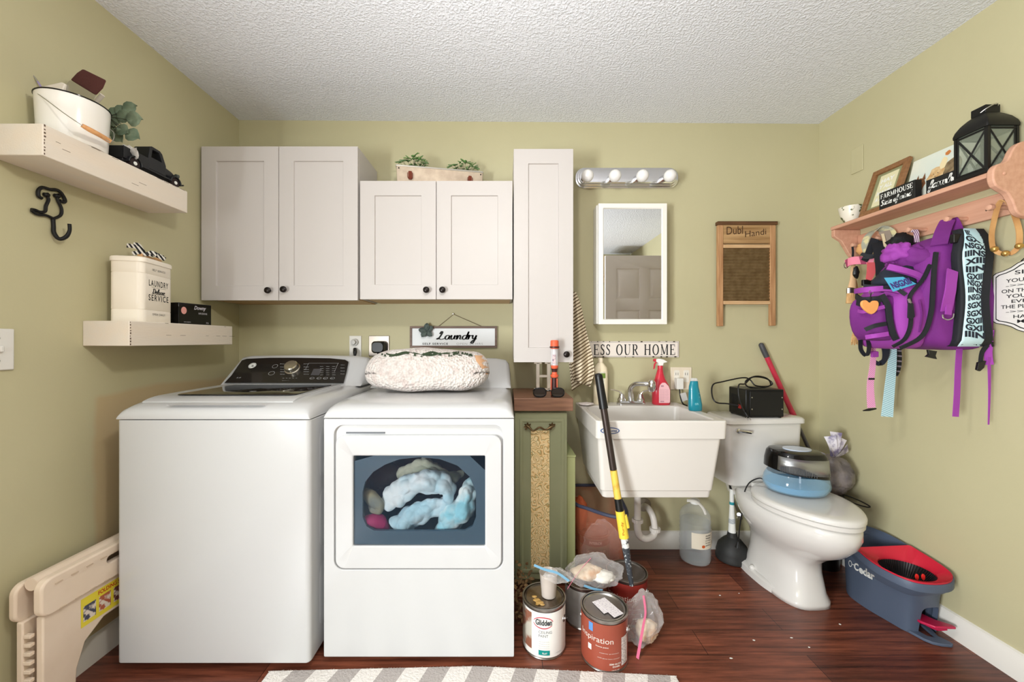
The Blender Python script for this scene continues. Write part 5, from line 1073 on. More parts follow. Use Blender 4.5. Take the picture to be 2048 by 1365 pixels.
obj('vents', vt, BLACK, t)
for x in (1.255, 1.425):
    for y in (1.995, 2.125): obj('rubber_foot', MB().lathe([(.007, 0), (.008, .0045)], (x, y, zb - .0008)), BLACK, t)
Yc = 2.06
obj('cord', MB().tube([P(1478, 812, 2.0), P(1455, 808, 2.02), P(1432, 805, 2.02), P(1424, 790, 2.04), P(1426, 770, 2.06), P(1445, 764, 2.07), P(1485, 756, 2.07), P(1500, 760, 2.07), P(1512, 772, Yc), P(1540, 772, Yc), P(1535, 758, Yc), P(1512, 753, Yc), P(1492, 762, Yc), P(1496, 774, Yc - .01), P(1525, 776, Yc - .01), P(1545, 768, Yc), P(1530, 757, Yc + .01), P(1505, 755, Yc + .01), P(1490, 768, Yc - .02), P(1478, 770, 1.99), P(1477, 790, 1.972), P(1483, 812, 1.97), P(1490, 826, 1.965)], .0036, 8, sm=5), BLACK, t)
obj('plug', MB().tube([P(1490, 826, 1.965), P(1495, 834, 1.955)], [.008, .007], 10), BLACK, t)
pr = MB()
for d in (-3, 3): pr.tube([P(1496 + d, 835, 1.953), P(1499 + d, 841, 1.948)], .0015, 6)
obj('prongs', pr, STEEL, t)
# air revitalizer on the lid
hc = V((1.388, 1.835, .4712))
t = thing('air_washer', 'black and silver air washer with clear blue water dish on the toilet lid', 'humidifier', hc)
BLW = film('blue_dish', (170, 210, 235), .16, .06)
obj('water_dish', MB().lathe([(.10, 0), (.125, .008), (.139, .03), (.140, .042), (.134, .07), (.122, .09), (.119, .09), (.131, .069), (.136, .042), (.135, .031), (.122, .012), (.001, .006)], hc, seg=48, sc=(1, .85)), BLW, t)
obj('water', MB().lathe([(.118, .011), (.133, .032), (.134, .042), (.001, .042)], hc, seg=40, sc=(1, .85)), film('blue_water', (96, 176, 226), .42, .05), t)
hb = MB(); secs = []
def hsec(z0, z1, a, b_, e=2.6): return [V((hc.x + x, hc.y + y, hc.z + z0 + (z1 - z0) * (x / .12 + 1) / 2)) for x, y in ell(0, 0, a, b_, 48, e)]
hb.loft([hsec(.108, .072, .118, .098), hsec(.112, .076, .126, .106), hsec(.15, .125, .124, .104), hsec(.185, .175, .116, .098), hsec(.197, .19, .106, .09), hsec(.2, .196, .09, .075)])
obj('motor_housing', hb, BLKGLOSS, t)
sb = MB(); n_ = 15; rows = []
for z0, z1 in ((.118, .090), (.18, .166)):
    rows.append([V((hc.x + (.1215 if z0 > .15 else .1275) * math.copysign(abs(math.cos(a)) ** (2 / 2.6), math.cos(a)), hc.y + (.1025 if z0 > .15 else .1075) * math.copysign(abs(math.sin(a)) ** (2 / 2.6), math.sin(a)), hc.z + z0 + (z1 - z0) * (math.cos(a) + 1) / 2)) for a in [R(200 + 115 * k / n_) for k in range(n_ + 1)]])
sb.loft(rows, False, False, False)
obj('silver_band', sb, mat('brushed_silver', (170, 172, 174), .3, .9), t, solid=.001)
gr_ = MB()
for k in range(26):
    a = R(208 + k * 2.6); x, y = .1285 * math.copysign(abs(math.cos(a)) ** (2 / 2.6), math.cos(a)), .1085 * math.copysign(abs(math.sin(a)) ** (2 / 2.6), math.sin(a)); z0 = .108 - .03 * (x / .12 + 1) / 2
    h_ = .036 * math.sin(PI * min(1, (k + 3) / 29)) ** .5; gr_.tube([hc + V((x, y, z0 + .004)), hc + V((x * .995, y * .995, z0 + .004 + h_))], .0013, 5)
obj('vent_ribs', gr_, mat('rib_grey', (60, 62, 66), .4), t)
obj('top_window', MB().loft([[V((hc.x + x + .005, hc.y + y, hc.z + z - .02 * x)) for x, y in ell(0, 0, .062, .045, 32)] for z in (.1975, .2015)]), mat('pale_blue_plastic', (206, 216, 232), .25), t)
obj('float_stem', MB().tube([hc + V((.005, -.02, .02)), hc + V((.005, -.02, .1))], .004, 8), mat('pale_blue_plastic', (206, 216, 232)), t)
obj('power_cord', MB().tube([hc + V((-.09, .085, .012)), P(1520, 957, 1.955), P(1500, 965, 1.955), P(1489, 985, 1.955), P(1487, 1010, 1.955), P(1480, 1050, 1.965), P(1477, 1080, 1.98), P(1476, 1087, 1.985)], .003, 8, sm=5), BLACK, t)
obj('power_plug', MB().tube([P(1476, 1084, 1.985), P(1474, 1096, 1.983)], [.005, .011], 10), BLACK, t)
# waste bin with grey bag behind the bowl
t = thing('waste_bin', 'black waste bin in the corner behind the toilet under the grey bag', 'bin', (1.688, 2.05, 0))
obj('bin_body', MB().stack([(.001, ell(1.688, 2.05, .07, .08, 32)), (.40, ell(1.688, 2.05, .088, .098, 32)), (.40, ell(1.688, 2.05, .083, .093, 32)), (.02, ell(1.688, 2.05, .066, .076, 32))]), BLACK, t)
t = thing('plastic_bag', 'knotted grey plastic bag bulging on the bin behind the air washer', 'bag', (1.675, 2.0, .4))
GB = mat('grey_bag', (122, 114, 112), .35, var=(16, (92, 86, 88), (.4, .62)), bump=(22, 1.0), bumpdist=.012)
bg = MB(); bg.ball(V((1.655, 1.965, .505)), (.10, .10, .10), 32, 22, crumple(.16, 2.4, 2.0)); go = obj('bag_body', bg, GB, t, ang=180)
low = min(v.z for v in bg.v); go.location.z += .402 - low if False else 0
nk = MB()
for k, (dx, dz, L) in enumerate(((-.03, .12, 1), (.0, .14, 1), (.03, .11, .8), (.06, .06, .6), (-.02, .06, .6))):
    b0 = V((1.65, 1.94, .585)); nk.ribbon([b0, b0 + V((dx * .4 + .01, -.01, dz * .5)), b0 + V((dx + .02, .0, dz))], [.012, .05], .001, (1, .4 * (k - 2), 0), 3)
obj('knotted_ears', nk, mat('bag_ear', (206, 200, 206), .35, var=(30, (120, 110, 140), (.45, .6))), t, solid=0)
# thin black cable loop lying against the right wall
tag(obj('cable_loop', MB().tube([P(1650, 978, 1.93), P(1672, 985, 1.92), P(1700, 994, 1.90), P(1725, 1005, 1.88), P(1740, 1014, 1.865), P(1730, 1014, 1.87), P(1705, 1006, 1.89), P(1680, 992, 1.92), P(1655, 984, 1.94)], .0032, 8, sm=5), BLACK), 'thin black cable loop sticking out right of the toilet bowl', 'cable')
# red and grey mop handle leaning in the corner
t = thing('telescopic_mop', 'red and grey telescopic mop handle leaning in the back right corner', 'mop', P(1671, 1019, 2.02))
A = V((1.452, 2.180, 1.165)); B = V((1.757, 2.125, .42))
def mh(a): return A + (B - A) * a
obj('grip', MB().tube([mh(-.012), mh(-.008), mh(.0), mh(.04), mh(.095)], [.004, .010, .0135, .0145, .014], 16), mat('grey_rubber', (66, 66, 70), .5), t)
obj('red_tube', MB().tube([mh(.094), mh(.54)], .0135, 16), mat('red_tube', (190, 44, 68), .3, coat=.3), t)
obj('lock_sleeve', MB().tube([mh(.50), mh(.56)], [.015, .0145], 16), mat('red_tube', (190, 44, 68)), t)
obj('steel_tube', MB().tube([mh(.56), mh(1)], .0095, 14), mat('grey_steel_tube', (120, 118, 120), .35, .7), t)
# plunger
pc = V((1.232, 2.085, 0))
t = thing('plunger', 'black rubber plunger with white handle and black grip beside the toilet', 'plunger', pc)
obj('rubber_cup', MB().lathe([(.072, .001), (.080, .006), (.082, .02), (.078, .03), (.079, .045), (.070, .080), (.045, .110), (.026, .125), (.022, .15), (.001, .151)], pc, seg=36), mat('black_rubber', (38, 38, 37), .6), t)
lean = V((-.012, -.01, 1))
obj('handle', MB().tube([pc + lean * .148, pc + lean * .21, pc + lean * .30, pc + lean * .40], [.019, .016, .0115, .0105], 16), WINK, t)
obj('teal_ring', MB().tube([pc + lean * .300, pc + lean * .315], .0122, 16), mat('teal_sticker', (50, 150, 160), .4), t)
obj('barcode', MB().tube([pc + lean * .20 , pc + lean * .225], [.0168, .0158], 16), stripes('plunger_print', (220, 220, 216), (110, 130, 150), (.2, 0, 1), .006, .6), t)
obj('grip', MB().tube([pc + lean * .385, pc + lean * .40, pc + lean * .46, pc + lean * .485], [.012, .014, .0145, .011], 16), BLACK, t)
obj('hanging_tip', MB().tube([pc + lean * .483, pc + lean * .50, pc + lean * .512], [.011, .0115, .007], 14), WINK, t)
# water jug
jc = V((1.03, 2.085, 0)); JF = film('clear_pet', (226, 230, 232), .07, .06)
t = thing('water_jug', 'clear ribbed plastic water jug with label and white handle under the sink', 'bottle', jc)
pr_ = [(.05, .001), (.072, .004), (.078, .02), (.076, .04), (.079, .055), (.076, .07), (.079, .085)] + [(.0790 - .0035 * (k % 2), .10 + k * .012) for k in range(12)] + [(.076, .248), (.066, .268), (.045, .288), (.028, .30), (.022, .305), (.022, .315)]
obj('jug_body', MB().lathe(pr_, jc, seg=40), JF, t)
obj('water', MB().lathe([(.045, .004), (.069, .007), (.073, .02), (.072, .085), (.073, .215), (.001, .2151)], jc, seg=32), film('water_clear', (200, 210, 212), .04, .03), t)
obj('cap', MB().lathe([(.024, .306), (.025, .322), (.022, .326), (.001, .327)], jc, seg=24), WINK, t)
obj('carry_handle', MB().tube([jc + V((-.045, -.005, .322)), jc + V((-.01, -.03, .328)), jc + V((.02, -.045, .300)), jc + V((.03, -.055, .268))], [.010, .009, .009, .007], 10, sm=4, flat=.4, up=(0, -.6, 1)), mat('handle_white', (226, 222, 214), .5), t)
lb = MB(); lb.loft([[jc + V((.0802 * math.sin(a), -.0802 * math.cos(a), z)) for a in [R(-38 + 10 * k) for k in range(13)]] for z in (.095, .178)], False, False, False)
jl = obj('label', lb, mat('jug_label', (226, 216, 196), .6), t)
cf_ = can_fn(jc.x, jc.y, .0805, 0, .1)
tk = MB()
for k, s_ in enumerate(('distilled', 'water', 'purified', 'by steam', 'gallon')): text_into(tk, s_, .034, .008, can_fn(jc.x, jc.y, .0805, R(12), .162 - .0125 * k))
obj('label_lettering', tk, INK, jl, flat=True, norm=False)
for a, c_ in ((-2, (196, 92, 40)), (62, (110, 50, 30))):
    f_ = can_fn(jc.x, jc.y, .0806, R(a), .102); obj('leaf_print', MB().add([f_(.008 + .009 * math.cos(k * PI / 6), .009 + .008 * math.sin(k * PI / 6)) for k in range(12)], [tuple(range(12))]), mat('leafprint%d' % c_[0], c_, .6), jl, flat=True)

# ---------------------------------------------------------------- spin mop bucket
t = thing('mop_bucket', 'slate blue pedal spin mop bucket with red wringer against the right wall', 'bucket', (1.66, 1.66, 0))
NAVY = mat('slate_blue_plastic', (80, 91, 110), .5, bump=(300, .1)); RED = mat('red_plastic', (200, 36, 58), .35); PINK = mat('pedal_red', (184, 26, 72), .35)
top = smooth_path([(1.585, 1.80, .272), (1.545, 1.70, .268), (1.522, 1.60, .264), (1.530, 1.52, .262), (1.565, 1.467, .260), (1.63, 1.452, .260), (1.70, 1.462, .262), (1.752, 1.50, .266), (1.772, 1.56, .272), (1.776, 1.66, .282), (1.775, 1.77, .292), (1.755, 1.86, .290), (1.70, 1.90, .285), (1.63, 1.88, .278)], 4, True)
bot = smooth_path([(1.60, 1.79, 0), (1.595, 1.74, 0), (1.600, 1.69, 0), (1.615, 1.63, 0), (1.632, 1.57, 0), (1.655, 1.555, 0), (1.70, 1.553, 0), (1.745, 1.557, 0), (1.768, 1.59, 0), (1.77, 1.66, 0), (1.768, 1.76, 0), (1.75, 1.83, 0), (1.70, 1.86, 0), (1.635, 1.84, 0)], 4, True)
def mix(a, b_, k, z=None, g=1.0, c=V((1.66, 1.66, 0))):
    o_ = []
    for p, q in zip(a, b_):
        r = p * (1 - k) + q * k
        if z is not None: r.z = z
        r.x = c.x + (r.x - c.x) * g; r.y = c.y + (r.y - c.y) * g; o_.append(r)
    return o_
def topz(dz, g): return [V((1.66 + (p.x - 1.66) * g, 1.66 + (p.y - 1.66) * g, p.z + dz)) for p in top]
bb = MB(); bb.loft([bot and [V((p.x, p.y, .001)) for p in bot], mix(top, bot, .92, .06, 1.0), mix(top, bot, .80, .13, 1.0), mix(top, bot, .62, .20, .99), [V((1.66 + (p.x - 1.66) * .97, 1.66 + (p.y - 1.66) * .97, .228 + (q.z - .26))) for p, q in zip(mix(top, bot, .5), top)], topz(-.032, .955), topz(-.03, .995), topz(-.004, 1.0), topz(0, .99), topz(0, .955), topz(-.05, .90), mix(top, bot, .72, .16, .90), mix(top, bot, 1.0, .03, .90)])
bo = obj('bucket_body', bb, NAVY, t, ang=50)
cm = MB(); cm.loft([[(x, y, z) for x, z in rrect(1.668, 1.748, -.02, .118, .022, 6)] for y in (1.40, 1.60)]); cut(bo, cm)
obj('pedal_recess', MB().loft([[(x, y, z) for x, z in rrect(1.666, 1.75, .002, .12, .022, 6)] for y in (1.602, 1.606)]), BLACK, t)
obj('pedal_base', MB().loft([[(x, y, z) for x, y in ((1.655, 1.60), (1.635, 1.56), (1.650, 1.515), (1.665, 1.497), (1.69, 1.487), (1.722, 1.482), (1.735, 1.488), (1.735, 1.50), (1.722, 1.53), (1.735, 1.56), (1.745, 1.60), (1.725, 1.60), (1.715, 1.56), (1.71, 1.54), (1.70, 1.522), (1.680, 1.53), (1.672, 1.56), (1.675, 1.60))] for z in (.0012, .012)]), NAVY, t, bevel=.002)
obj('pedal', MB().loft([[V((x, y, z - .004 + (1.56 - y) * .12)) for x, y in ((1.664, 1.59), (1.656, 1.535), (1.678, 1.498), (1.755, 1.495), (1.758, 1.51), (1.728, 1.545), (1.72, 1.59))] for z in (.058, .068)]), PINK, t, bevel=.003)
ri = MB(); ri.tube([V((1.675, 1.53, .058)), V((1.70, 1.515, .05)), V((1.73, 1.508, .056))], .006, 8, sm=3); obj('pedal_rib', ri, PINK, bpy.data.objects['pedal'])
# red wringer: front ring of the rim with an oval basket
ring_o, ring_i = [], []
rim = []
k0 = [p for p in top if p.y < 1.72]
cen = V((1.655, 1.585, .262))
hole = [V((cen.x + x, cen.y + y, 0)) for x, y in ell(0, 0, .086, .082, 40, 2, R(-20))]
outr = [V((1.655 + (p.x - 1.655) * .965, 1.60 + (p.y - 1.60) * .965, p.z + .006)) for p in top if p.y < 1.715]
poly = sorted(outr, key=lambda p: math.atan2(p.y - cen.y, p.x - cen.x))
import bisect
def around(a, pts):
    an = [math.atan2(p.y - cen.y, p.x - cen.x) for p in pts]; i = bisect.bisect(an, a) % len(pts); j = i - 1
    d = (an[i] - an[j]) % (2 * PI); f = ((a - an[j]) % (2 * PI)) / d if d > 1e-6 else 0; return pts[j] * (1 - f) + pts[i] * f
o_, i_, i2, i3 = [], [], [], []
for k in range(64):
    a = -PI + 2 * PI * k / 64; q = around(a, poly); o_.append(q)
    h_ = V((cen.x + .088 * math.cos(a), cen.y + .084 * math.sin(a), 0)); dd = min((h_ - V((cen.x, cen.y, 0))).length, (V((q.x, q.y, 0)) - V((cen.x, cen.y, 0))).length - .008)
    u_ = V((math.cos(a), math.sin(a), 0)); p_h = V((cen.x, cen.y, 0)) + u_ * dd; p_h.z = .245; i_.append(p_h); i2.append(V((p_h.x, p_h.y, .20))); 
ob = [V((p.x, p.y, p.z - .02)) for p in o_]
obj('wringer', MB().loft([ob, o_, [p * .0 + (p + (q - p) * .18 - V((0, 0, .004))) for p, q in zip(o_, i_)], i_, [V((p.x, p.y, .236)) for p in i_]], False, False), RED, t, ang=50)
bs = MB(); ins = [V((cen.x + (p.x - cen.x) * 1.0, cen.y + (p.y - cen.y) * 1.0, .238)) for p in i_]
bs.loft([ins, [V((cen.x + (p.x - cen.x) * .62, cen.y + .01 + (p.y - cen.y) * .62, .175)) for p in i_]], False, True); obj('basket', bs, BLACK, t)
rb = MB()
for k in range(0, 64):
    p = i_[k]; q = V((cen.x + (p.x - cen.x) * .61, cen.y + .01 + (p.y - cen.y) * .61, .178)); p2 = V((cen.x + (p.x - cen.x) * .985, cen.y + (p.y - cen.y) * .985, .239)); rb.tube([p2, q], .0016, 5)
obj('basket_ribs', rb, mat('rib_black', (42, 42, 46), .25), t)
for x in (1.625, 1.65): obj('latch_tab', MB().loft([[(x + a, y, .247 + b_) for a, b_ in ell(0, .006, .006, .012, 14)] for y in (1.515, 1.519)]), mat('bright_red', (224, 48, 44), .35), t)
obj('red_rim', MB().tube([p + V((0, 0, .004)) for p in top if p.y < 1.66], .006, 10), RED, t) if False else None
# lettering on the room-facing side of the bucket
def bside(px, py):
    for o2 in (bo,):
        me = o2.data; w_ = V(o2.location) + V(t.location)
        bvh = BVHTree.FromPolygons([v.co + w_ for v in me.vertices], [tuple(p.vertices) for p in me.polygons])
    return bvh
bvb = bside(0, 0)
def onb(px, py, off=.0012):
    d_ = V(((px - CX) / F, 1, -(py - CY) / F)).normalized(); h_ = bvb.ray_cast(V((0, 0, H)), d_); return h_[0] - d_ * off if h_[0] else V((1.55, 1.62, .2))
tk = MB()
def segm(s_, pxa, pya, pxb, pyb, hh, **k):
    vs_, fs_ = glyphs(s_, **k); vs_ = fit(vs_, 1, 1); pts = []
    for x, y in vs_: pts.append(onb(pxa + (pxb - pxa) * x, pya + (pyb - pya) * x - hh * y))
    tk.add(pts, fs_)
segm('O', 1697, 1133, 1704, 1136, 13); segm('-', 1704.5, 1130, 1708, 1131.5, 1.5, bold=.02); segm('C', 1708, 1140, 1717, 1144, 15, bold=.04)
segm('edar', 1718, 1146, 1749, 1163, 16, bold=.035)
obj('lettering', tk, WINK, t, flat=True, norm=False)

# ---------------------------------------------------------------- extension pole leaning on the sink
t = thing('extension_pole', 'long black and yellow paint roller extension pole leaning on the sink front', 'pole', (.517, 1.58, .186))
A = V((.517, 1.572, .190)); B = V((.399, 1.650, 1.052))
def ep(py):                                        # point on the pole axis seen at picture height py
    lo, hi = -.1, 1.1
    for _ in range(40):
        m_ = (lo + hi) / 2; q = A + (B - A) * m_; y = CY - (q.z - H) * F / q.y
        if y > py: lo = m_
        else: hi = m_
    return A + (B - A) * lo
BRN = mat('pole_brown', (64, 54, 50), .35, .5)
for nm, a, b_, r0, r1, m_ in (('grip', 752, 818, .0165, .0185, BLACK), ('upper_tube', 817, 940, .0145, .0145, BRN), ('yellow_sleeve', 941, 999, .0145, .0150, mat('pole_yellow', (226, 194, 84), .5, var=(30, (206, 150, 60), (.5, .7)))), ('black_coupler', 997, 1023, .015, .0165, BLACK),
                              ('yellow_lock', 1022, 1076, .0185, .020, mat('lock_yellow', (236, 208, 70), .4)), ('paint_splashed_tube', 1075, 1096, .0150, .0150, mat('splash_white', (222, 220, 216), .5, var=(60, (60, 60, 64), (.5, .6)))), ('lower_tube', 1095, 1172, .0155, .009, mat('splash_dark', (54, 58, 64), .4, var=(120, (200, 204, 206), (.58, .66))))):
    pts = [ep(a + (b_ - a) * k / 4) for k in range(5)]; obj(nm, MB().tube(pts, [r0 + (r1 - r0) * k / 4 for k in range(5)], 18), m_, t, bevel=.001)
obj('grip_end', MB().ball(ep(751), (.0165, .0165, .009)), BLACK, t)
obj('lock_button', MB().tube([ep(1030) + V((.018, -.004, 0)), ep(1055) + V((.020, -.004, 0))], [.008, .009], 10), MATS['lock_yellow'], t)
f_ = plane_fn(ep(1066) + V((.002, -.0203, 0)), (-.13, .08, 1), (-1, 0, -.13), .001)
obj('lettering', text_into(MB(), 'Purdy', .052, .012, f_), mat('orange_ink', (190, 100, 30), .6), t, flat=True, norm=False)

# ---------------------------------------------------------------- paint cans
TIN = mat('tin_metal', (176, 172, 168), .3, 1.0); LIDD = mat('lid_metal', (150, 142, 132), .3, .9, var=(12, (110, 96, 80), (.45, .6)))
def can(label, x, y, r, h, lab_m, lid_m=None, ear=None, name='paint_can', z0=.0):
    t = thing(name, label, 'paint can', (x, y, z0)); c = V((x, y, z0 + .001))
    obj('can_body', MB().lathe([(r, 0), (r + .001, .003), (r - .001, .007), (r - .001, h - .012), (r + .0015, h - .008), (r + .002, h - .001), (r - .001, h), (r - .004, h - .001), (r - .006, h - .012), (.001, h - .012)], c, seg=48), TIN, t)
    obj('wrap_label', MB().loft([[c + V(((r - .0002) * math.cos(2 * PI * k / 48), (r - .0002) * math.sin(2 * PI * k / 48), z)) for k in range(48)] for z in (.009, h - .014)], False, False), lab_m, t)
    obj('lid', MB().lathe([(r - .007, h - .0115), (r - .0075, h - .002), (r - .011, h - .001), (r - .014, h - .006), (r - .018, h - .007), (.001, h - .007)], c, seg=48), lid_m or TIN, t)
    if ear is not None:
        a = R(ear)
        for s_ in (1, -1):
            d_ = V((math.sin(a) * s_, -math.cos(a) * s_, 0)); e_ = c + d_ * r + V((0, 0, h * .68)); m2 = MB(); m2.T = Matrix.Translation(e_) @ d_.to_track_quat('Z', 'Y').to_matrix().to_4x4(); m2.lathe([(.013, -.002), (.013, .002), (.006, .003), (.005, .007), (.001, .008)], seg=20)
            obj('handle_ear', m2, TIN, t)
        d_ = V((math.sin(a), -math.cos(a), 0)); p_ = V((d_.y, -d_.x, 0)) * 1
        e_ = h * .68
        obj('bail_handle', MB().tube([c + d_ * (r + .006) * math.cos(b_) - p_ * (r + .012) * math.sin(b_) + V((0, 0, e_ - .055 * math.sin(b_))) for b_ in [PI * k / 16 for k in range(17)]], .0014, 6), STEEL, t)
    return t, c
def cwrap(c, r, a_deg, z): return can_fn(c.x, c.y, r, R(a_deg), c.z + z)
def crect(mb, c, r, a_deg, z, w_, h_, n=8):
    f_ = cwrap(c, r, a_deg, z); mb.loft([[f_(w_ * k / n, 0) for k in range(n + 1)], [f_(w_ * k / n, h_) for k in range(n + 1)]], False, False, False); return mb
LW_ = mat('label_white', (232, 228, 222), .4)
t, c = can('white labelled ceiling paint can with messy lid, beside the dryer corner', .153, 1.507, .083, .188, LW_, LIDD, 60)
r = .083
obj('photo_panel', crect(MB(), c, r, -95, .03, .080, .135), mat('label_photo', (140, 90, 70), .45, var=(14, (190, 184, 170), (.45, .55))), t, flat=True)
tk = MB(); text_into(tk, 'Glidden', .062, .022, cwrap(c, r + .0006, -28, .128), bold=.03)
obj('brand_lettering', tk, mat('charcoal_ink', (60, 64, 66), .6), t, flat=True, norm=False)
ov = MB(); f_ = cwrap(c, r, -8, .137); n_ = 40
for a0, a1 in ((10, 165), (190, 330)):
    pts = [(R(a0 + (a1 - a0) * k / 20)) for k in range(21)]; ov.add([f_(.038 * math.cos(a) * q, .022 * math.sin(a) * q2) for a in pts for q, q2 in ((1, 1), (.95, .84))], [(2 * k, 2 * k + 1, 2 * k + 3, 2 * k + 2) for k in range(20)])
obj('oval_swoosh', ov, mat('red_ink', (190, 50, 70), .5), t, flat=True, norm=False)
tk = MB(); text_into(tk, 'CEILING', .05, .010, cwrap(c, r, -20, .098)); text_into(tk, 'PAINT', .036, .010, cwrap(c, r, -20, .084))
for k in range(4): text_into(tk, 'bright white finish one coat', .04, .0025, cwrap(c, r, -20, .066 - k * .008))
text_into(tk, '- 1 GALLON', .03, .003, cwrap(c, r, 22, .020))
obj('lettering', tk, mat('grey_blue_ink', (120, 126, 132), .6), t, flat=True, norm=False)
obj('finish_box', crect(MB(), c, r, -20, .018, .042, .018), mat('teal_label', (0, 136, 130), .5), t, flat=True)
obj('finish_lettering', text_into(MB(), 'FLAT', .018, .006, cwrap(c, r + .001, -10, .023), bold=.02), WINK, t, flat=True, norm=False)
sp_ = MB()
for k, (dx, dy_, s_) in enumerate(((-.03, -.02, .014), (-.02, -.035, .016), (-.038, .0, .010), (-.012, -.045, .010), (-.03, -.045, .007))): sp_.ball(c + V((dx, dy_, .182)), (s_, s_ * .7, .003), 12, 6, crumple(.4, 2, k))
obj('dried_paint_blobs', sp_, mat('gold_paint', (190, 150, 84), .35), t)
# plastic cup of white paint on that can
cc = V((.172, 1.515, .184))
t = thing('plastic_cup', 'clear plastic cup with white paint standing on the ceiling paint can', 'cup', cc)
obj('cup', MB().lathe([(.028, 0), (.036, .088), (.0375, .09), (.0352, .089), (.0272, .002), (.001, .0015)], cc, seg=28), film('cup_clear', (226, 214, 204), .35, .1), t)
obj('paint', MB().lathe([(.0262, .003), (.0325, .062), (.001, .063)], cc, seg=28), mat('white_wet_paint', (236, 232, 230), .3, var=(20, (200, 190, 186), (.6, .7))), t)
# clear zip bags
ZF = film('zip_film', (244, 240, 238), .11, .08)
def bag(label, c, rad, seed, rot=0, contents=(), zips=(), amp=.35, name='zip_bag', shape=None):
    t = thing(name, label, 'bag', V(c) - V((0, 0, rad[2])))
    mb = MB(); mb.ball(c, rad, 56, 40, crumple(amp * .6, 1.8, seed)); mb.v = [v + V((noise.noise(v * 42), noise.noise(v * 42 + V((7, 0, 0))), noise.noise(v * 42 + V((0, 9, 0))))) * .006 for v in mb.v]; mb.v = [shape(v) for v in mb.v] if shape else mb.v; obj('bag_film', mb, ZF, t, ang=30)
    for i, (nm, m_, cc_, rr_, sd, am) in enumerate(contents): m2 = MB(); m2.ball(V(cc_), rr_, 28, 18, crumple(am, 2.2, sd)); obj(nm, m2, m_, t, ang=180)
    for pts, col in zips: obj('zip_strip', MB().ribbon(pts, [.011, .011], .0012, (.4, -.3, .8), 3), mat('zip_' + col, {'pink': (214, 110, 140), 'blue': (120, 170, 200)}[col], .35), t)
    return t
RAGW = mat('rag_cream', (226, 204, 176), .85, var=(18, (196, 150, 110), (.5, .65)), bump=(26, .8), bumpdist=.008)
# can behind, mostly under the bag
GREYC = mat('grey_label', (150, 146, 142), .45, var=(10, (120, 116, 112)))
can('grey unlabelled can between the front paint cans, under the clear bag', .335, 1.645, .0775, .17, GREYC, LIDD, None)
bag('crumpled clear zip bag with pink seal full of tan rollers, on the grey can', (.372, 1.612, .222), (.118, .062, .062), 3.3, 0,
    [('roller_cover', RAGW, (.345, 1.612, .215), (.066, .036, .03), 5, .2), ('foam_pad', mat('foam_white', (236, 232, 222), .8), (.405, 1.60, .205), (.05, .034, .022), 8, .25)],
    [([P(1135, 1178, 1.56), P(1150, 1155, 1.565), P(1168, 1132, 1.575), P(1182, 1117, 1.585)], 'pink'), ([P(1168, 1172, 1.545), P(1185, 1178, 1.545), P(1205, 1182, 1.545)], 'blue')])
t = bag('flat clear bag with blue seal resting against the plastic cup', (.205, 1.50, .268), (.055, .030, .022), 6.1, 0, [], [([P(1068, 1131, 1.49), P(1090, 1140, 1.48), P(1115, 1147, 1.47), P(1138, 1163, 1.47)], 'blue')])
RUST = mat('rust_label', (150, 72, 54), .4)
REDL = mat('brick_red_label', (128, 36, 28), .45)
for (lab_, x, y, m_, er) in (('rust brown paint can in front, with a receipt card on its lid', .374, 1.452, RUST, 62), ('brick red paint can farther back, with the pole tip on its rim', .53, 1.675, REDL, 55)):
    t, c = can(lab_, x, y, .0855, .185, m_, None if m_ is RUST else mat('lid_grey', (112, 106, 100), .45, .6), er)
    r = .0855; tk = MB(); text_into(tk, 'Inspiration', .128, .026, cwrap(c, r, -78, .098)); text_into(tk, 'home paint', .045, .006, cwrap(c, r, -34, .088), bold=.02)
    text_into(tk, 'interior premium', .07, .004, cwrap(c, r, -25, .068)); text_into(tk, 'semi-gloss latex enamel', .08, .004, cwrap(c, r, -30, .050))
    text_into(tk, 'SEMI GLOSS', .045, .006, cwrap(c, r, -2, .030), bold=.03); text_into(tk, 'ENAMEL', .03, .006, cwrap(c, r, 6, .021), bold=.03); text_into(tk, '116 FL OZ', .03, .0035, cwrap(c, r, 4, .010), bold=.02)
    obj('lettering', tk, mat('label_ink_pale', (222, 206, 196), .6), t, flat=True, norm=False)
    if m_ is RUST:
        obj('blue_badge', crect(MB(), c, r, -53, .135, .017, .03), mat('badge_light_blue', (90, 140, 200), .5), t, flat=True)
        obj('white_badge', crect(MB(), c, r, -55, .066, .014, .02), LW_, t, flat=True)
        obj('spec_panel', crect(MB(), c, r, 30, .02, .038, .10), mat('spec_panel', (222, 212, 208), .5, var=(160, (180, 168, 166), (.5, .55))), t, flat=True)
        o2 = V((.377, 1.452, .1805)); k = thing('receipt', 'white paper cards lying on the lid of the rust brown paint can', 'paper', o2)
        for (cx_2, cy_2, a, w_, h_) in ((.365, 1.452, 115, .07, .035), (.392, 1.446, 118, .10, .045)):
            d_ = V((math.cos(R(a)), math.sin(R(a)), 0)); n_ = V((-d_.y, d_.x, 0)); q = V((cx_2, cy_2, .182 + .001 * (w_ > .08)))
            obj('card', MB().loft([[q + d_ * w_ / 2 + n_ * h_ / 2 + V((0, 0, z)), q - d_ * w_ / 2 + n_ * h_ / 2 + V((0, 0, z)), q - d_ * w_ / 2 - n_ * h_ / 2 + V((0, 0, z)), q + d_ * w_ / 2 - n_ * h_ / 2 + V((0, 0, z))] for z in (0, .0008)]), mat('card_paper', (236, 230, 232), .7, var=(200, (200, 190, 200), (.55, .6))), k)
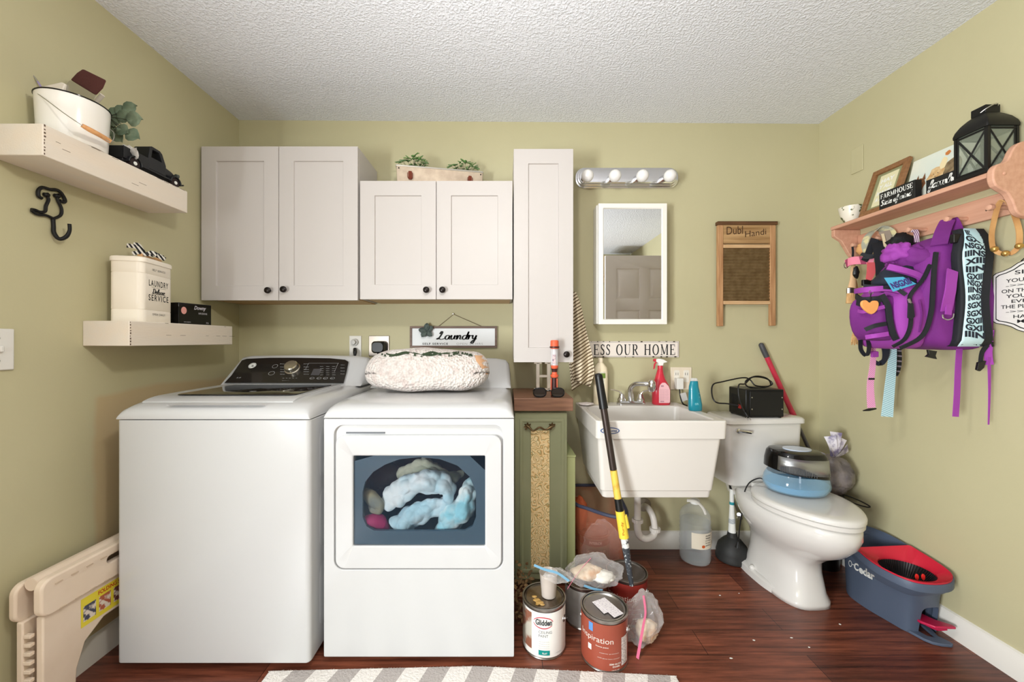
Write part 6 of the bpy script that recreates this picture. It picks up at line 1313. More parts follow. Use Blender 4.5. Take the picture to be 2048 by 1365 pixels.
bag('clear zip bag with pink seal holding a cream rag, right of the front cans', (.545, 1.505, .100), (.070, .05, .098), 9.2, 0,
    [('cream_rag', RAGW, (.555, 1.51, .048), (.042, .034, .043), 2, .2)], [([P(1287, 1192, 1.49), P(1291, 1225, 1.455), P(1287, 1250, 1.44), P(1280, 1290, 1.43), P(1275, 1318, 1.43)], 'pink')], .3, shape=lambda v: V((v.x - .035 * (1 - min(1, v.z / .10)) + (.02 if v.z > .1 else 0) * 0, v.y, max(.002, v.z))))
# teal can in a clear bag, in a tub behind the green cabinet
t, c = can('teal labelled paint can inside a clear bag, at the back by the wall', .468, 2.03, .0825, .188, mat('teal_can_label', (66, 110, 96), .45, var=(8, (100, 140, 124))), LIDD, None)
tk = MB(); text_into(tk, "INTERIOR", .065, .014, cwrap(c, .0825, -28, .150), bold=.02); text_into(tk, 'SATIN BLEND', .10, .013, cwrap(c, .0825, -38, .105)); text_into(tk, 'latex paint', .07, .006, cwrap(c, .0825, -26, .082))
obj('dark_band', crect(MB(), c, .0822, -90, .14, .26, .03, 24), mat('label_dark', (50, 40, 36), .5), t, flat=True)
obj('lettering', tk, LW_, t, flat=True, norm=False)
bag('loose clear plastic bag wrapped over the teal paint can', (.495, 1.945, .145), (.10, .035, .135), 5.5, 0, [], [], .25, 'plastic_bag')
t = thing('storage_tub', 'clear reddish storage tub with slate blue rim behind the green cabinet', 'tub', (.44, 1.97, 0))
q_ = smooth_path([(.350, 1.93, 0), (.40, 1.87, 0), (.475, 1.80, 0), (.535, 1.775, 0), (.575, 1.81, 0), (.595, 1.95, 0), (.60, 2.10, 0), (.57, 2.165, 0), (.46, 2.172, 0), (.375, 2.165, 0), (.350, 2.10, 0)], 4, True)
def qs(z, g): return [V((.475 + (p.x - .475) * g, 1.985 + (p.y - 1.985) * g, z)) for p in q_]
obj('tub_wall', MB().loft([qs(.001, .86), qs(.365, .985), qs(.365, .965), qs(.012, .84)], True, True), film('tub_film', (206, 120, 90), .13, .15), t)
obj('rim', MB().tube(qs(.37, .995), .0085, 10, closed=True), mat('slate_rim', (62, 66, 86), .4), t)
cl_ = MB(); cl_.ball((.40, 2.09, .24), (.045, .06, .10), 24, 16, crumple(.25, 2, 4)); tag(obj('orange_cloth', cl_, mat('orange_cloth', (206, 104, 62), .8, bump=(20, .6), bumpdist=.01), ang=180), 'orange cloth stuffed in the clear tub beside the teal can', 'cloth')
# dried flower garland on the floor
rnd = random.Random(4)
for nm_, lab_, cx2, cy2, cz2, sx, sy_, sz, n_ in (('dried_garland', 'brown dried leaf garland squeezed between the dryer and the paint can', .075, 1.66, .09, .035, .10, .085, 110), ('dried_flowers', 'pale dried flowers on the floor behind the grey can', .40, 1.79, .035, .05, .035, .03, 60)):
    lf = MB()
    for k in range(n_): leaf(lf, V((cx2 + rnd.uniform(-sx, sx), cy2 + rnd.uniform(-sy_, sy_), max(.012, cz2 + rnd.uniform(-sz, sz)))), V((rnd.uniform(-1, 1), rnd.uniform(-1, 1), rnd.uniform(-.1, 1))), V((rnd.uniform(-1, 1), -1, rnd.uniform(0, 1))), rnd.uniform(.014, .03), rnd.uniform(.006, .014))
    tag(obj(nm_, lf, mat('dried_' + nm_, (104, 80, 52) if cx2 < .2 else (190, 156, 104), .85, var=(40, (160, 126, 84))), None, solid=.0006), lab_, 'dried flowers')
# ---------------------------------------------------------------- rug
RUGM = stripes('rug_stripes', (228, 222, 216), (176, 168, 164), (1, -.35, 0), .158, .5, .95, off=.30)
nt, b = nodes(RUGM); tc = nt.nodes.new('ShaderNodeTexCoord'); nz = nt.nodes.new('ShaderNodeTexNoise'); nz.inputs['Scale'].default_value = 130; nt.links.new(tc.outputs['Object'], nz.inputs['Vector'])
bp = nt.nodes.new('ShaderNodeBump'); bp.inputs['Strength'].default_value = .9; bp.inputs['Distance'].default_value = .004; nt.links.new(nz.outputs[0], bp.inputs['Height']); nt.links.new(bp.outputs[0], b.inputs['Normal'])
t = thing('rug', 'cream and grey striped woven rug on the floor in front of the dryer', 'rug', (-.12, 1.1, 0))
obj('rug_weave', MB().loft([[(x, y, z) for x, y in ((-.86, .55), (.64, .55), (.60, 1.352), (-.1, 1.392), (-.84, 1.372))] for z in (.0005, .009)]), RUGM, t, bevel=.003)
fr_ = MB()
for k in range(260):
    u = k / 259; x = -.84 + 1.44 * u; y0_ = 1.372 + (1.392 - 1.372) * (x + .84) / .74 if x < -.1 else 1.392 - .04 * (x + .1) / .70
    fr_.tube([(x, y0_ - .004, .008), (x + rnd.uniform(-.004, .004), y0_ + rnd.uniform(.002, .008), .003)], [.0018, .0008], 4)
tag(obj('fringe', fr_, mat('rug_fringe', (222, 214, 208), .95), t), kind='stuff')
fl = MB()
for px, py in ((1478, 1188), (1618, 1296), (1508, 1282), (1462, 1318), (1488, 1140), (1583, 1277), (1680, 1250), (1440, 1192)):
    q = onplane(px, py, (0, 0, 0), (0, 0, 1)); fl.ball(q + V((0, 0, .0012)), (rnd.uniform(.002, .007), rnd.uniform(.002, .005), .001), 8, 5, crumple(.4, 3, px))
tag(obj('paint_flecks', fl, WINK), 'scattered white paint flecks on the dark plank floor', 'debris', kind='stuff')
# ---------------------------------------------------------------- right wall: peg shelf
PKW = wood('pink_pine', (214, 166, 140), (198, 148, 122), 'Y', .55, 4)
t = thing('peg_shelf', 'pinkish wooden wall shelf with scalloped ends and a rail of pegs', 'shelf', (XR, 1.62, 1.62))
obj('shelf_board', MB().box(1.66, XR - .0005, 1.305, 1.962, 1.748, 1.766), PKW, t, bevel=.003)
obj('peg_rail', MB().box(1.778, XR - .0005, 1.305, 1.94, 1.632, 1.718), PKW, t, bevel=.003)
prf = smooth_path([(1.640, 1.705, 0), (1.632, 1.725, 0), (1.632, 1.755, 0), (1.645, 1.775, 0), (1.667, 1.783, 0), (1.683, 1.795, 0), (1.697, 1.825, 0), (1.715, 1.846, 0), (1.745, 1.856, 0), (1.796, 1.858, 0)], 4)
prb = smooth_path([(1.796, 1.59, 0), (1.745, 1.600, 0), (1.722, 1.608, 0), (1.708, 1.622, 0), (1.697, 1.652, 0), (1.680, 1.680, 0), (1.660, 1.692, 0), (1.640, 1.705, 0)], 4)
pf = [(min(p.x, XR - .0005), p.y) for p in prf] + [(min(p.x, XR - .0005), p.y) for p in prb[:-1]]
obj('end_bracket', MB().prism(pf, 'Y', 1.284, 1.3045), PKW, t, bevel=.004)
pfar = [(min(x, XR - .0005), min(z, 1.7475)) for x, z in pf]
obj('end_bracket', MB().prism([(1.662, 1.7475), (1.662, 1.715), (1.675, 1.705), (1.70, 1.69), (1.715, 1.665), (1.735, 1.63), (1.75, 1.61), (1.7955, 1.60), (1.7955, 1.7475)], 'Y', 1.9405, 1.960), PKW, t, bevel=.003)
pegs = []
for y in (1.884, 1.762, 1.624, 1.482, 1.352):
    obj('peg', MB().lathe([(.008, .002), (.0075, -.025), (.0065, -.045), (.009, -.062), (.0115, -.070), (.0095, -.078), (.001, -.081)], (1.778, y, 1.655), 'X', 16), PKW, t)
for y, z in ((1.42, 1.668), (1.69, 1.668)): obj('screw_hole', MB().lathe([(.0035, 0), (.003, -.001)], (1.7779, y, z), 'X', 10), SCR, t)
obj('wood_plug', MB().ball((1.668, 1.2835, 1.745), (.006, .003, .006)), PKW, t)
# painted-over blank plate
tag(obj('blank_plate', MB().box(XR - .006, XR - .0005, 1.925, 1.99, 2.045, 2.172), GREEN, bevel=.002), 'blank wall plate painted green, high on the right wall', 'wall plate')
ZS2 = 1.7665
# cup
cc = V((1.712, 1.905, ZS2)); t = thing('ceramic_cup', 'small white ceramic cup with flower pattern at the far end of the peg shelf', 'cup', cc)
m = mat('floral_ceramic', (232, 226, 210), .3, coat=.3, var=(34, (90, 96, 50), (.56, .6)))
obj('cup_body', MB().lathe([(.020, 0), (.024, .006), (.038, .03), (.047, .075), (.048, .081), (.045, .08), (.035, .03), (.001, .01)], cc, seg=32), m, t)
# leaning frame
def lean_y(y0, y1, xb, xt, z0, z1, th):           # slab leaning back against the right wall
    n_ = V((-(z1 - z0), 0, (xt - xb))).normalized(); 
    return lambda y, k, o=0: V((xb + (xt - xb) * k, y, z0 + (z1 - z0) * k)) + n_ * o
fy0, fy1 = 1.668, 1.835
f_ = lean_y(fy0, fy1, 1.70, 1.772, ZS2 + .003, 1.985, .015)
def lean_box(f, y0, y1, k0, k1, o0, o1): return MB().loft([[f(y0, k0, o), f(y1, k0, o), f(y1, k1, o), f(y0, k1, o)] for o in (o0, o1)])
t = thing('picture_frame', 'brown wooden picture frame leaning at the far end of the peg shelf', 'picture frame', (1.72, 1.75, ZS2))
BW = wood('frame_brown', (150, 106, 68), (124, 84, 52))
for a in ((fy0, fy1, 0, .1), (fy0, fy1, .9, 1), (fy0, fy0 + .022, .1, .9), (fy1 - .022, fy1, .1, .9)): obj('frame_rail', lean_box(f_, a[0], a[1], a[2], a[3], 0, .016), BW, t, bevel=.002)
obj('mat_board', lean_box(f_, fy0 + .022, fy1 - .022, .1, .9, .002, .005), mat('sage_mat', (142, 142, 104), .8), t)
obj('print', lean_box(f_, fy0 + .042, fy1 - .042, .16, .84, .005, .006), mat('cream_print', (222, 216, 178), .8), t)
def lfn(f, y, k, o, flip=True):                   # lettering on a leaning slab; x runs towards the camera (-y)
    p0_ = f(y, k, o); up = (f(y, 1, o) - f(y, 0, o)).normalized(); return lambda a, b_: p0_ + V((0, -1, 0)) * a + up * b_
tk = MB()
for k, s_ in enumerate(('HAY', 'Y ALL', 'HAVE', 'A NICE')): text_into(tk, s_, .062, .020, lfn(f_, 1.783, .66 - .135 * k, .0065), bold=.04)
obj('print_lettering', tk, WINK, t, flat=True, norm=False)
# canvas with puppies
g_ = lean_y(1.43, 1.70, 1.735, 1.782, ZS2 + .003, 1.957, .018)
t = thing('dog_painting', 'pale blue canvas painting of dogs leaning behind the black signs on the peg shelf', 'painting', (1.75, 1.56, ZS2))
obj('canvas', lean_box(g_, 1.425, 1.664, 0, 1, 0, .014), mat('canvas_blue', (206, 216, 208), .8, var=(6, (226, 226, 210))), t, bevel=.001)
def blob2(name, y, k, ay, ak, m_, n=14, o=.0146, seed=0):
    up = .19; mb = MB(); mb.add([g_(y + ay * math.cos(2 * PI * i / n) * (1 + .12 * math.sin(3 * i + seed)), k + ak * math.sin(2 * PI * i / n) * (1 + .1 * math.cos(2 * i + seed)), o) for i in range(n)], [tuple(range(n))]); return obj(name, mb, m_, t, flat=True)
BR1, BR2, BR3 = mat('dog_brown', (150, 96, 56), .8, var=(60, (90, 60, 36))), mat('dog_gold', (222, 196, 150), .8, var=(50, (196, 150, 96))), mat('dog_dark', (104, 84, 60), .8, var=(50, (150, 130, 96)))
blob2('painted_puppy', 1.612, .34, .022, .16, BR1); blob2('painted_puppy', 1.555, .42, .030, .22, BR2, o=.0149, seed=2); blob2('painted_puppy', 1.50, .45, .035, .26, BR3, o=.0147, seed=4); blob2('painted_butterfly', 1.528, .86, .010, .05, mat('rust_orange', (196, 120, 60), .8), o=.015, seed=5); blob2('painted_vase', 1.535, .66, .012, .13, mat('cream_paint', (232, 214, 170), .8), o=.0152, seed=1)
for y in (1.625, 1.600): obj('painted_ear', MB().add([g_(y - .008, .44, .0152), g_(y + .008, .44, .0152), g_(y, .60, .0152)], [(0, 1, 2)]), BR1, t, flat=True)
for y, k in ((1.563, .48), (1.548, .48), (1.556, .42)): obj('painted_eye', MB().add([g_(y + .002 * math.cos(PI * i / 4), k + .010 * math.sin(PI * i / 4), .0154) for i in range(8)], [tuple(range(8))]), INK, t, flat=True)
# black block signs
BS = mat('sign_black', (24, 24, 24), .6)
def block_sign(label, x, y0, y1, h, draw):
    t = thing('block_sign', label, 'sign', (x, (y0 + y1) / 2, ZS2)); obj('block', MB().box(x, x + .028, y0, y1, ZS2 + .0005, ZS2 + h), BS, t, bevel=.001)
    tk = MB(); draw(tk, lambda y, z: (lambda a, b_: V((x - .0008, y - a, ZS2 + z + b_)))); obj('lettering', tk, WINK, t, flat=True, norm=False)
block_sign('small black block sign lettered farmhouse state of mind on the peg shelf', 1.672, 1.568, 1.718, .078,
           lambda tk, f: (text_into(tk, serif('FARMHOUSE', .2, .08, .12), .135, .022, f(1.711, .048)), text_into(tk, cursive('State of mind', .3), .135, .036, f(1.711, .008))))
block_sign('black block sign in cursive beside the lantern on the peg shelf', 1.684, 1.4225, 1.538, .06, lambda tk, f: text_into(tk, cursive('farmho', .26), .105, .046, f(1.532, .008)))
# lantern
lx0, lx1, ly0, ly1 = 1.655, 1.763, 1.318, 1.418; lz0 = ZS2 + .0005
t = thing('lantern', 'black metal lantern with crossed bars and glass on the near end of the peg shelf', 'lantern', ((lx0 + lx1) / 2, (ly0 + ly1) / 2, ZS2))
obj('base', MB().box(lx0 - .002, lx1 + .002, ly0 - .002, ly1 + .002, lz0, lz0 + .012), BLKMET, t, bevel=.002)
zt_ = 1.925
for x in (lx0 + .004, lx1 - .004):
    for y in (ly0 + .004, ly1 - .004): obj('post', MB().box(x - .004, x + .004, y - .004, y + .004, lz0 + .012, zt_), BLKMET, t)
GL = film('lantern_glass', (180, 190, 170), .10, .04)
for nm, fn in (('front', lambda a, z, o: V((lx0 + .004 + a * (lx1 - lx0 - .008), ly0 + .004 + o, z))), ('back', lambda a, z, o: V((lx0 + .004 + a * (lx1 - lx0 - .008), ly1 - .004 + o, z))), ('left', lambda a, z, o: V((lx0 + .004 + o, ly0 + .004 + a * (ly1 - ly0 - .008), z))), ('right', lambda a, z, o: V((lx1 - .004 + o, ly0 + .004 + a * (ly1 - ly0 - .008), z)))):
    fr = MB()
    fr.tube([fn(.08, lz0 + .016, 0), fn(.92, zt_ - .012, 0)], .0034, 6); fr.tube([fn(.92, lz0 + .016, 0), fn(.08, zt_ - .012, 0)], .0034, 6)
    obj('cross_bars', fr, BLKMET, t)
    fm = MB()
    for a in (.07, .93): fm.tube([fn(a, lz0 + .012, 0), fn(a, zt_, 0)], .003, 6)
    for z in (lz0 + .016, zt_ - .006): fm.tube([fn(.05, z, 0), fn(.95, z, 0)], .004, 6)
    obj('side_frame', fm, BLKMET, t)
    g0, g1 = fn(.06, lz0 + .013, 0), fn(.94, zt_, 0); obj('glass_pane', MB().loft([[fn(.06, lz0 + .013, o), fn(.94, lz0 + .013, o), fn(.94, zt_, o), fn(.06, zt_, o)] for o in (-.0006, .0006)]), GL, t)
lcx, lcy = (lx0 + lx1) / 2, (ly0 + ly1) / 2
obj('roof', MB().stack([(zt_ + z, rrect(lcx - a, lcx + a, lcy - b_, lcy + b_, .006, 3)) for z, a, b_ in ((0, .058, .053), (.008, .0585, .0535), (.022, .055, .05), (.040, .046, .041), (.055, .034, .029), (.062, .026, .022))]), BLKMET, t)
obj('chimney', MB().box(lcx - .026, lcx + .026, lcy - .022, lcy + .022, zt_ + .062, zt_ + .090), BLKMET, t, bevel=.002)
obj('ring_handle', MB().tube([(lcx - .03, lcy - .01, zt_ + .066), (lcx - .02, lcy - .026, zt_ + .078), (lcx + .01, lcy - .026, zt_ + .09), (lcx + .028, lcy - .01, zt_ + .072)], .0018, 6, sm=4), STEEL, t)
obj('candle', MB().lathe([(.022, 0), (.022, .04), (.018, .042), (.001, .041)], (lcx, lcy, lz0 + .012), seg=24), mat('dark_candle', (50, 50, 44), .5), t)

# ---------------------------------------------------------------- plaque on the right wall
t = thing('wall_plaque', 'white scalloped plaque with a black lettered verse at the right edge', 'sign', (1.79, 1.27, 1.22))
def pq(y, z, o=0): return V((1.788 - o, y, z))
oc = 1.272; prof_ = [(.137, 1.425), (.128, 1.432), (.108, 1.437), (.088, 1.445), (.07, 1.458), (.05, 1.466), (.0, 1.468)]
zb_ = lambda z: 1.340 - (z - 1.340)
def plq(g):
    h_ = [(d - g if d > 0 else 0, z - g) for d, z in prof_]; q = [(oc + d, z) for d, z in h_] + [(oc - d, z) for d, z in h_[::-1][1:]]; lo = [(oc - d, zb_(z)) for d, z in h_] + [(oc + d, zb_(z)) for d, z in h_[::-1][1:]]; return q + lo
for g, o, m_, nm in ((0, 0, LW_, 'board'),): obj(nm, MB().loft([[pq(y, z, oo) for y, z in plq(g)] for oo in (-.007, 0)]), m_, t, bevel=.001)
a_, b2 = plq(.008), plq(.0105); bdm = MB(); bdm.loft([[pq(y, z, .0006) for y, z in a_], [pq(y, z, .0006) for y, z in b2]], False, False)
bdm.loft([[pq(y, z, .0006) for y, z in plq(.0003)], [pq(y, z, .0006) for y, z in plq(.0022)]], False, False); obj('border_line', bdm, INK, t, flat=True, norm=False)
tk = MB(); bold_ = dict(bold=.012)
for s_, yl_, w_, z, h_ in (('SIX DAYS', 1.348, .152, 1.418, .014), ('YOU SHALL LABOR', 1.372, .20, 1.392, .013), ('->>> but <<<-', 1.372, .20, 1.376, .009), ('ON THE SEVENTH DAY', 1.384, .224, 1.356, .013), ('YOU SHALL REST', 1.372, .20, 1.337, .013), ('EVEN DURING', 1.357, .17, 1.319, .012), ('THE PLOWING SEASON', 1.386, .228, 1.300, .013), ('->>> and <<<-', 1.372, .20, 1.284, .009), ('HARVEST YOU', 1.352, .16, 1.265, .012), ('MUST REST', 1.342, .14, 1.248, .012), ('Exodus 34:21', 1.322, .10, 1.235, .007)):
    text_into(tk, s_, w_, h_, (lambda Y0, Z0: lambda a, b_: V((1.7873, Y0 - a, Z0 + b_)))(yl_, z), **bold_)
obj('lettering', tk, mat('soft_black', (44, 42, 44), .7), t, flat=True, norm=False)
obj('hanging_cord', MB().tube([(1.785, 1.33, 1.462), (1.785, 1.30, 1.49), (1.79, 1.272, 1.52), (1.785, 1.24, 1.49), (1.785, 1.21, 1.462)], .0015, 6), INK, t)
# leather strap with bells on the nearest peg
LE = mat('tan_leather', (206, 160, 104), .55, var=(20, (184, 136, 84)))
t = thing('bell_strap', 'tan leather strap loop with round bells hanging from the nearest peg', 'strap', (1.71, 1.352, 1.655))
BY = V((.004, -.018, 0))
obj('strap', MB().ribbon([BY + V(q) for q in [(1.715, 1.372, 1.505), (1.712, 1.374, 1.56), (1.716, 1.366, 1.63), (1.718, 1.356, 1.668), (1.722, 1.345, 1.671), (1.727, 1.337, 1.655), (1.737, 1.328, 1.60), (1.742, 1.323, 1.55), (1.742, 1.325, 1.50)]], [.014, .016], .003, (.6, -.2, 0), 4), LE, t)
obj('strap_tail', MB().ribbon([BY + V(q) for q in [(1.716, 1.372, 1.51), (1.722, 1.36, 1.492), (1.735, 1.34, 1.485), (1.742, 1.325, 1.505)]], [.014, .014], .003, (.3, -.9, 0), 4), LE, t)
for q in ((1.716, 1.369, 1.508), (1.740, 1.322, 1.507), (1.727, 1.348, 1.488)): obj('bell', MB().ball(BY + V(q), .0105, 16, 10), mat('brass_bell', (200, 160, 90), .3, .8), t)

# ---------------------------------------------------------------- purple backpack
PU = mat('purple_canvas', (126, 44, 136), .8, var=(5, (110, 36, 118)), bump=(220, .25)); PU2 = mat('purple_canvas_light', (156, 64, 164), .8, bump=(220, .25)); BKF = mat('black_webbing', (26, 28, 34), .75, bump=(200, .3))
t = thing('backpack', 'purple canvas dog backpack with black piping hanging from the peg rail', 'backpack', (1.70, 1.482, 1.15))
def wob(mb, amp=.006, f=11, sd=0): mb.v = [v + V((noise.noise(v * f + V((sd, 0, 0))), noise.noise(v * f + V((0, sd + 4, 0))), noise.noise(v * f + V((2, 0, sd))))) * amp for v in mb.v]; return mb
def body(secs, n=8): return MB().loft([[(x, y, z) for x, y in rrect(x0, x1, y0, y1, r, n)] for z, x0, x1, y0, y1, r in secs])
mb = body([(1.150, 1.66, 1.755, 1.44, 1.60, .03), (1.158, 1.60, 1.765, 1.41, 1.63, .04), (1.185, 1.556, 1.77, 1.392, 1.65, .05), (1.24, 1.54, 1.772, 1.388, 1.655, .05), (1.32, 1.536, 1.772, 1.388, 1.66, .05), (1.40, 1.545, 1.772, 1.39, 1.655, .05), (1.48, 1.565, 1.772, 1.40, 1.64, .05), (1.545, 1.60, 1.772, 1.42, 1.60, .05), (1.585, 1.645, 1.77, 1.445, 1.56, .04), (1.60, 1.69, 1.765, 1.46, 1.53, .03)])
obj('main_compartment', wob(mb, .010), PU, t, sub=1, ang=180)
mb = body([(1.155, 1.50, 1.57, 1.45, 1.60, .02), (1.17, 1.468, 1.575, 1.425, 1.62, .035), (1.23, 1.452, 1.575, 1.412, 1.63, .04), (1.31, 1.452, 1.575, 1.412, 1.63, .04), (1.37, 1.468, 1.575, 1.42, 1.625, .04), (1.41, 1.50, 1.575, 1.44, 1.60, .03)])
obj('middle_pocket', wob(mb, .010, sd=3), PU2, t, sub=1, ang=180)
mb = body([(1.185, 1.43, 1.49, 1.46, 1.55, .02), (1.20, 1.402, 1.495, 1.445, 1.56, .03), (1.25, 1.388, 1.495, 1.438, 1.565, .03), (1.31, 1.385, 1.495, 1.438, 1.565, .03), (1.345, 1.392, 1.495, 1.442, 1.56, .03), (1.362, 1.41, 1.49, 1.46, 1.54, .02)])
obj('front_pocket', wob(mb, .007, sd=7), PU, t, sub=1, ang=180)
NVYW = mat('dark_navy_panel', (24, 26, 36), .8)
def webbing(name, pts, w_, m_, wd, th=.003, sm=4): return obj(name, MB().ribbon(pts, w_ if isinstance(w_, list) else [w_, w_], th, wd, sm), m_, t)
webbing('zipper', [P(1872, 505, 1.395), P(1868, 540, 1.386), P(1865, 590, 1.378), P(1862, 625, 1.377), P(1852, 660, 1.379), P(1835, 680, 1.385), P(1800, 697, 1.41)], .013, BKF, (1, -.2, 0), .006)
webbing('zipper', [P(1860, 530, 1.42), P(1845, 560, 1.41), P(1820, 592, 1.403), P(1822, 620, 1.400), P(1820, 655, 1.403), P(1808, 680, 1.41), P(1785, 694, 1.43)], .011, BKF, (1, -.2, 0), .006)
webbing('zipper', [P(1728, 572, 1.47), P(1760, 575, 1.43), P(1790, 578, 1.425), P(1812, 590, 1.41)], .012, BKF, (0, 0, 1), .006)
webbing('pocket_piping', [P(1763, 590, 1.43), P(1775, 612, 1.427), P(1779, 640, 1.427), P(1785, 665, 1.427), P(1792, 680, 1.43)], .018, BKF, (1, -.3, 0), .006)
webbing('compression_strap', [P(1730, 660, 1.45), P(1750, 652, 1.432), P(1772, 648, 1.428)], .015, BKF, (0, 0, 1), .005)
webbing('compression_strap', [P(1712, 592, 1.52), P(1722, 600, 1.47), P(1745, 600, 1.436), P(1765, 598, 1.432)], .022, BKF, (0, 0, 1), .005)
webbing('pocket_flap', [P(1712, 583, 1.53), P(1724, 581, 1.475), P(1745, 579, 1.436), P(1775, 578, 1.43), P(1800, 583, 1.425)], .020, PU2, (0, 0, 1), .012)
webbing('dark_panel', [P(1714, 604, 1.50), P(1724, 607, 1.465), P(1742, 606, 1.436), P(1758, 604, 1.431)], .026, NVYW, (0, 0, 1), .005)
webbing('pocket_band', [P(1717, 622, 1.49), P(1728, 624, 1.455), P(1745, 620, 1.433), P(1768, 614, 1.429)], .013, PU2, (0, 0, 1), .006)
webbing('pocket_band', [P(1732, 675, 1.46), P(1750, 672, 1.432), P(1776, 668, 1.428)], .016, PU2, (0, 0, 1), .006)
webbing('seam', [P(1838, 600, 1.396), P(1843, 630, 1.394), P(1838, 665, 1.396)], .004, PU, (1, 0, 0), .004)
# puller, grab handle, ring
obj('zip_puller', MB().prism([(wx(a, 1.39), wz(b_, 1.39)) for a, b_ in ((1816, 608), (1821, 604), (1826, 608), (1829, 634), (1822, 640), (1815, 636))], 'Y', 1.388, 1.392), BKF, t, bevel=.001)
obj('zip_slider', MB().tube([P(1817, 598, 1.392), P(1821, 607, 1.39)], .0045, 8), STEEL, t)
webbing('grab_handle', [P(1905, 541, 1.378), P(1903, 560, 1.366), P(1901, 580, 1.364), P(1897, 600, 1.368), P(1893, 622, 1.378)], [.034, .040], PU2, (1, 0, 0), .004)
webbing('ring_tab', [P(1897, 600, 1.374), P(1897, 622, 1.370), P(1896, 630, 1.370)], .02, PU2, (1, 0, 0), .005)
obj('d_ring', MB().tube([P(1885, 630, 1.369), P(1887, 637, 1.366), P(1896, 640, 1.366), P(1905, 636, 1.367), P(1907, 628, 1.369)], .0022, 8, sm=4), STEEL, t)
# top handle over the peg
webbing('top_handle', [P(1878, 490, 1.43), P(1885, 465, 1.45), P(1893, 446, 1.478), P(1898, 440, 1.482), P(1904, 447, 1.478), P(1913, 466, 1.44), P(1922, 482, 1.41)], [.045, .04], PU, (.6, -1, 0), .004, 5)
obj('side_buckle', MB().loft([[(x, y, z) for x, z in rrect(wx(1899, 1.40), wx(1926, 1.40), wz(488, 1.40), wz(470, 1.40), .004)] for y in (1.385, 1.40)]), BLACK, t, bevel=.002)
# patterned padded edge with letters
NVY = mat('navy_fabric', (30, 36, 50), .8); ICE = mat('ice_blue_fabric', (186, 222, 232), .7, var=(8, (206, 232, 238)))
def edge(z): return 1.634 + .006 * math.sin(z * 20), 1.704 + .008 * math.sin(z * 17 + 1)
zs = [1.165 + .0225 * k for k in range(20)]
def eb(z, a, b_, yo, th):
    x0, x1 = edge(z); k = max(0, (z - 1.50) / .12); ki = max(0, (1.20 - z) / .04); x0 += .03 * k - .0 * ki; return [(x, y, z) for x, y in rrect(x0 + a, x1 + b_, 1.366 + yo + .04 * k * k + .02 * ki * ki, 1.366 + yo + th + .04 * k * k + .02 * ki * ki, .008, 4)]
obj('padded_edge', MB().loft([eb(z, -.010, .036, .004, .03) for z in zs]), BKF, t, ang=180)
obj('letter_print_panel', MB().loft([eb(z, .0, .0, 0, .03) for z in zs]), ICE, t, ang=180)
tk = MB(); rnd = random.Random(9); WD = 'NSGXIII'
for i, z in enumerate([1.170 + .0262 * k for k in range(16)]):
    x0, x1 = edge(z); k = max(0, (z - 1.50) / .12); o_ = rnd.randrange(7); s_ = (WD + WD + WD)[o_:o_ + (4 if i % 3 else 5)]
    yy_ = 1.3655 + .04 * k * k + .02 * max(0, (1.20 - z) / .04) ** 2
    text_into(tk, s_, (x1 - x0 - .03 * k) * .9, .0215, (lambda X, Y0, Z: lambda a, b_: V((X + a, Y0 + (.04 * ((max(0, Z + b_ - 1.5) / .12) ** 2) - .04 * ((max(0, Z - 1.5) / .12) ** 2)), Z + b_ + .004 * math.sin(a * 60 + i))))(x0 + .03 * k + .005, yy_, z), bold=.045)
obj('printed_letters', tk, NVY, t, flat=True, norm=False)
obj('back_pad', wob(body([(1.165, 1.735, 1.786, 1.405, 1.60, .008), (1.35, 1.735, 1.788, 1.400, 1.62, .008), (1.56, 1.745, 1.786, 1.42, 1.60, .008)]), .003), PU, t)
# crumpled shoulder flap and dark mesh opening at the upper left
mb = MB(); mb.ball((1.60, 1.50, 1.50), (.055, .06, .055), 24, 16, crumple(.3, 2.4, 1)); obj('shoulder_flap', mb, PU, t, ang=180)
mb = MB(); mb.ball((1.555, 1.53, 1.535), (.04, .05, .04), 24, 16, crumple(.35, 2.4, 5)); obj('shoulder_flap', mb, PU2, t, ang=180)
mb = MB(); mb.ball((1.53, 1.50, 1.42), (.075, .06, .055), 28, 18, crumple(.2, 2, 8)); obj('dark_opening', mb, NVY, t, ang=180)
webbing('pocket_edge', [P(1775, 534, 1.46), P(1800, 540, 1.44), P(1830, 549, 1.43), P(1855, 562, 1.425)], .022, PU2, (0, .2, 1), .01)
pp = [(1768, 556), (1786, 584), (1833, 568), (1806, 554)]
pt = MB(); pt.loft([[P(a, b_, yy) for a, b_ in pp] for yy in (1.418, 1.421)]); po = obj('name_patch', pt, mat('sky_patch', (84, 176, 216), .6), t)
c0, cu_, cv_ = P(1788, 581, 1.4165), (P(1830, 568.5, 1.4165) - P(1788, 581, 1.4165)), (P(1775, 562, 1.4165) - P(1788, 581, 1.4165))
obj('patch_lettering', text_into(MB(), 'NSGXIII', 1, 1, lambda x, y: c0 + cu_ * (x * .9 + .02) + cv_ * (y * .62 + .12), bold=.04), mat('patch_ink', (70, 40, 120), .6), po, flat=True, norm=False)
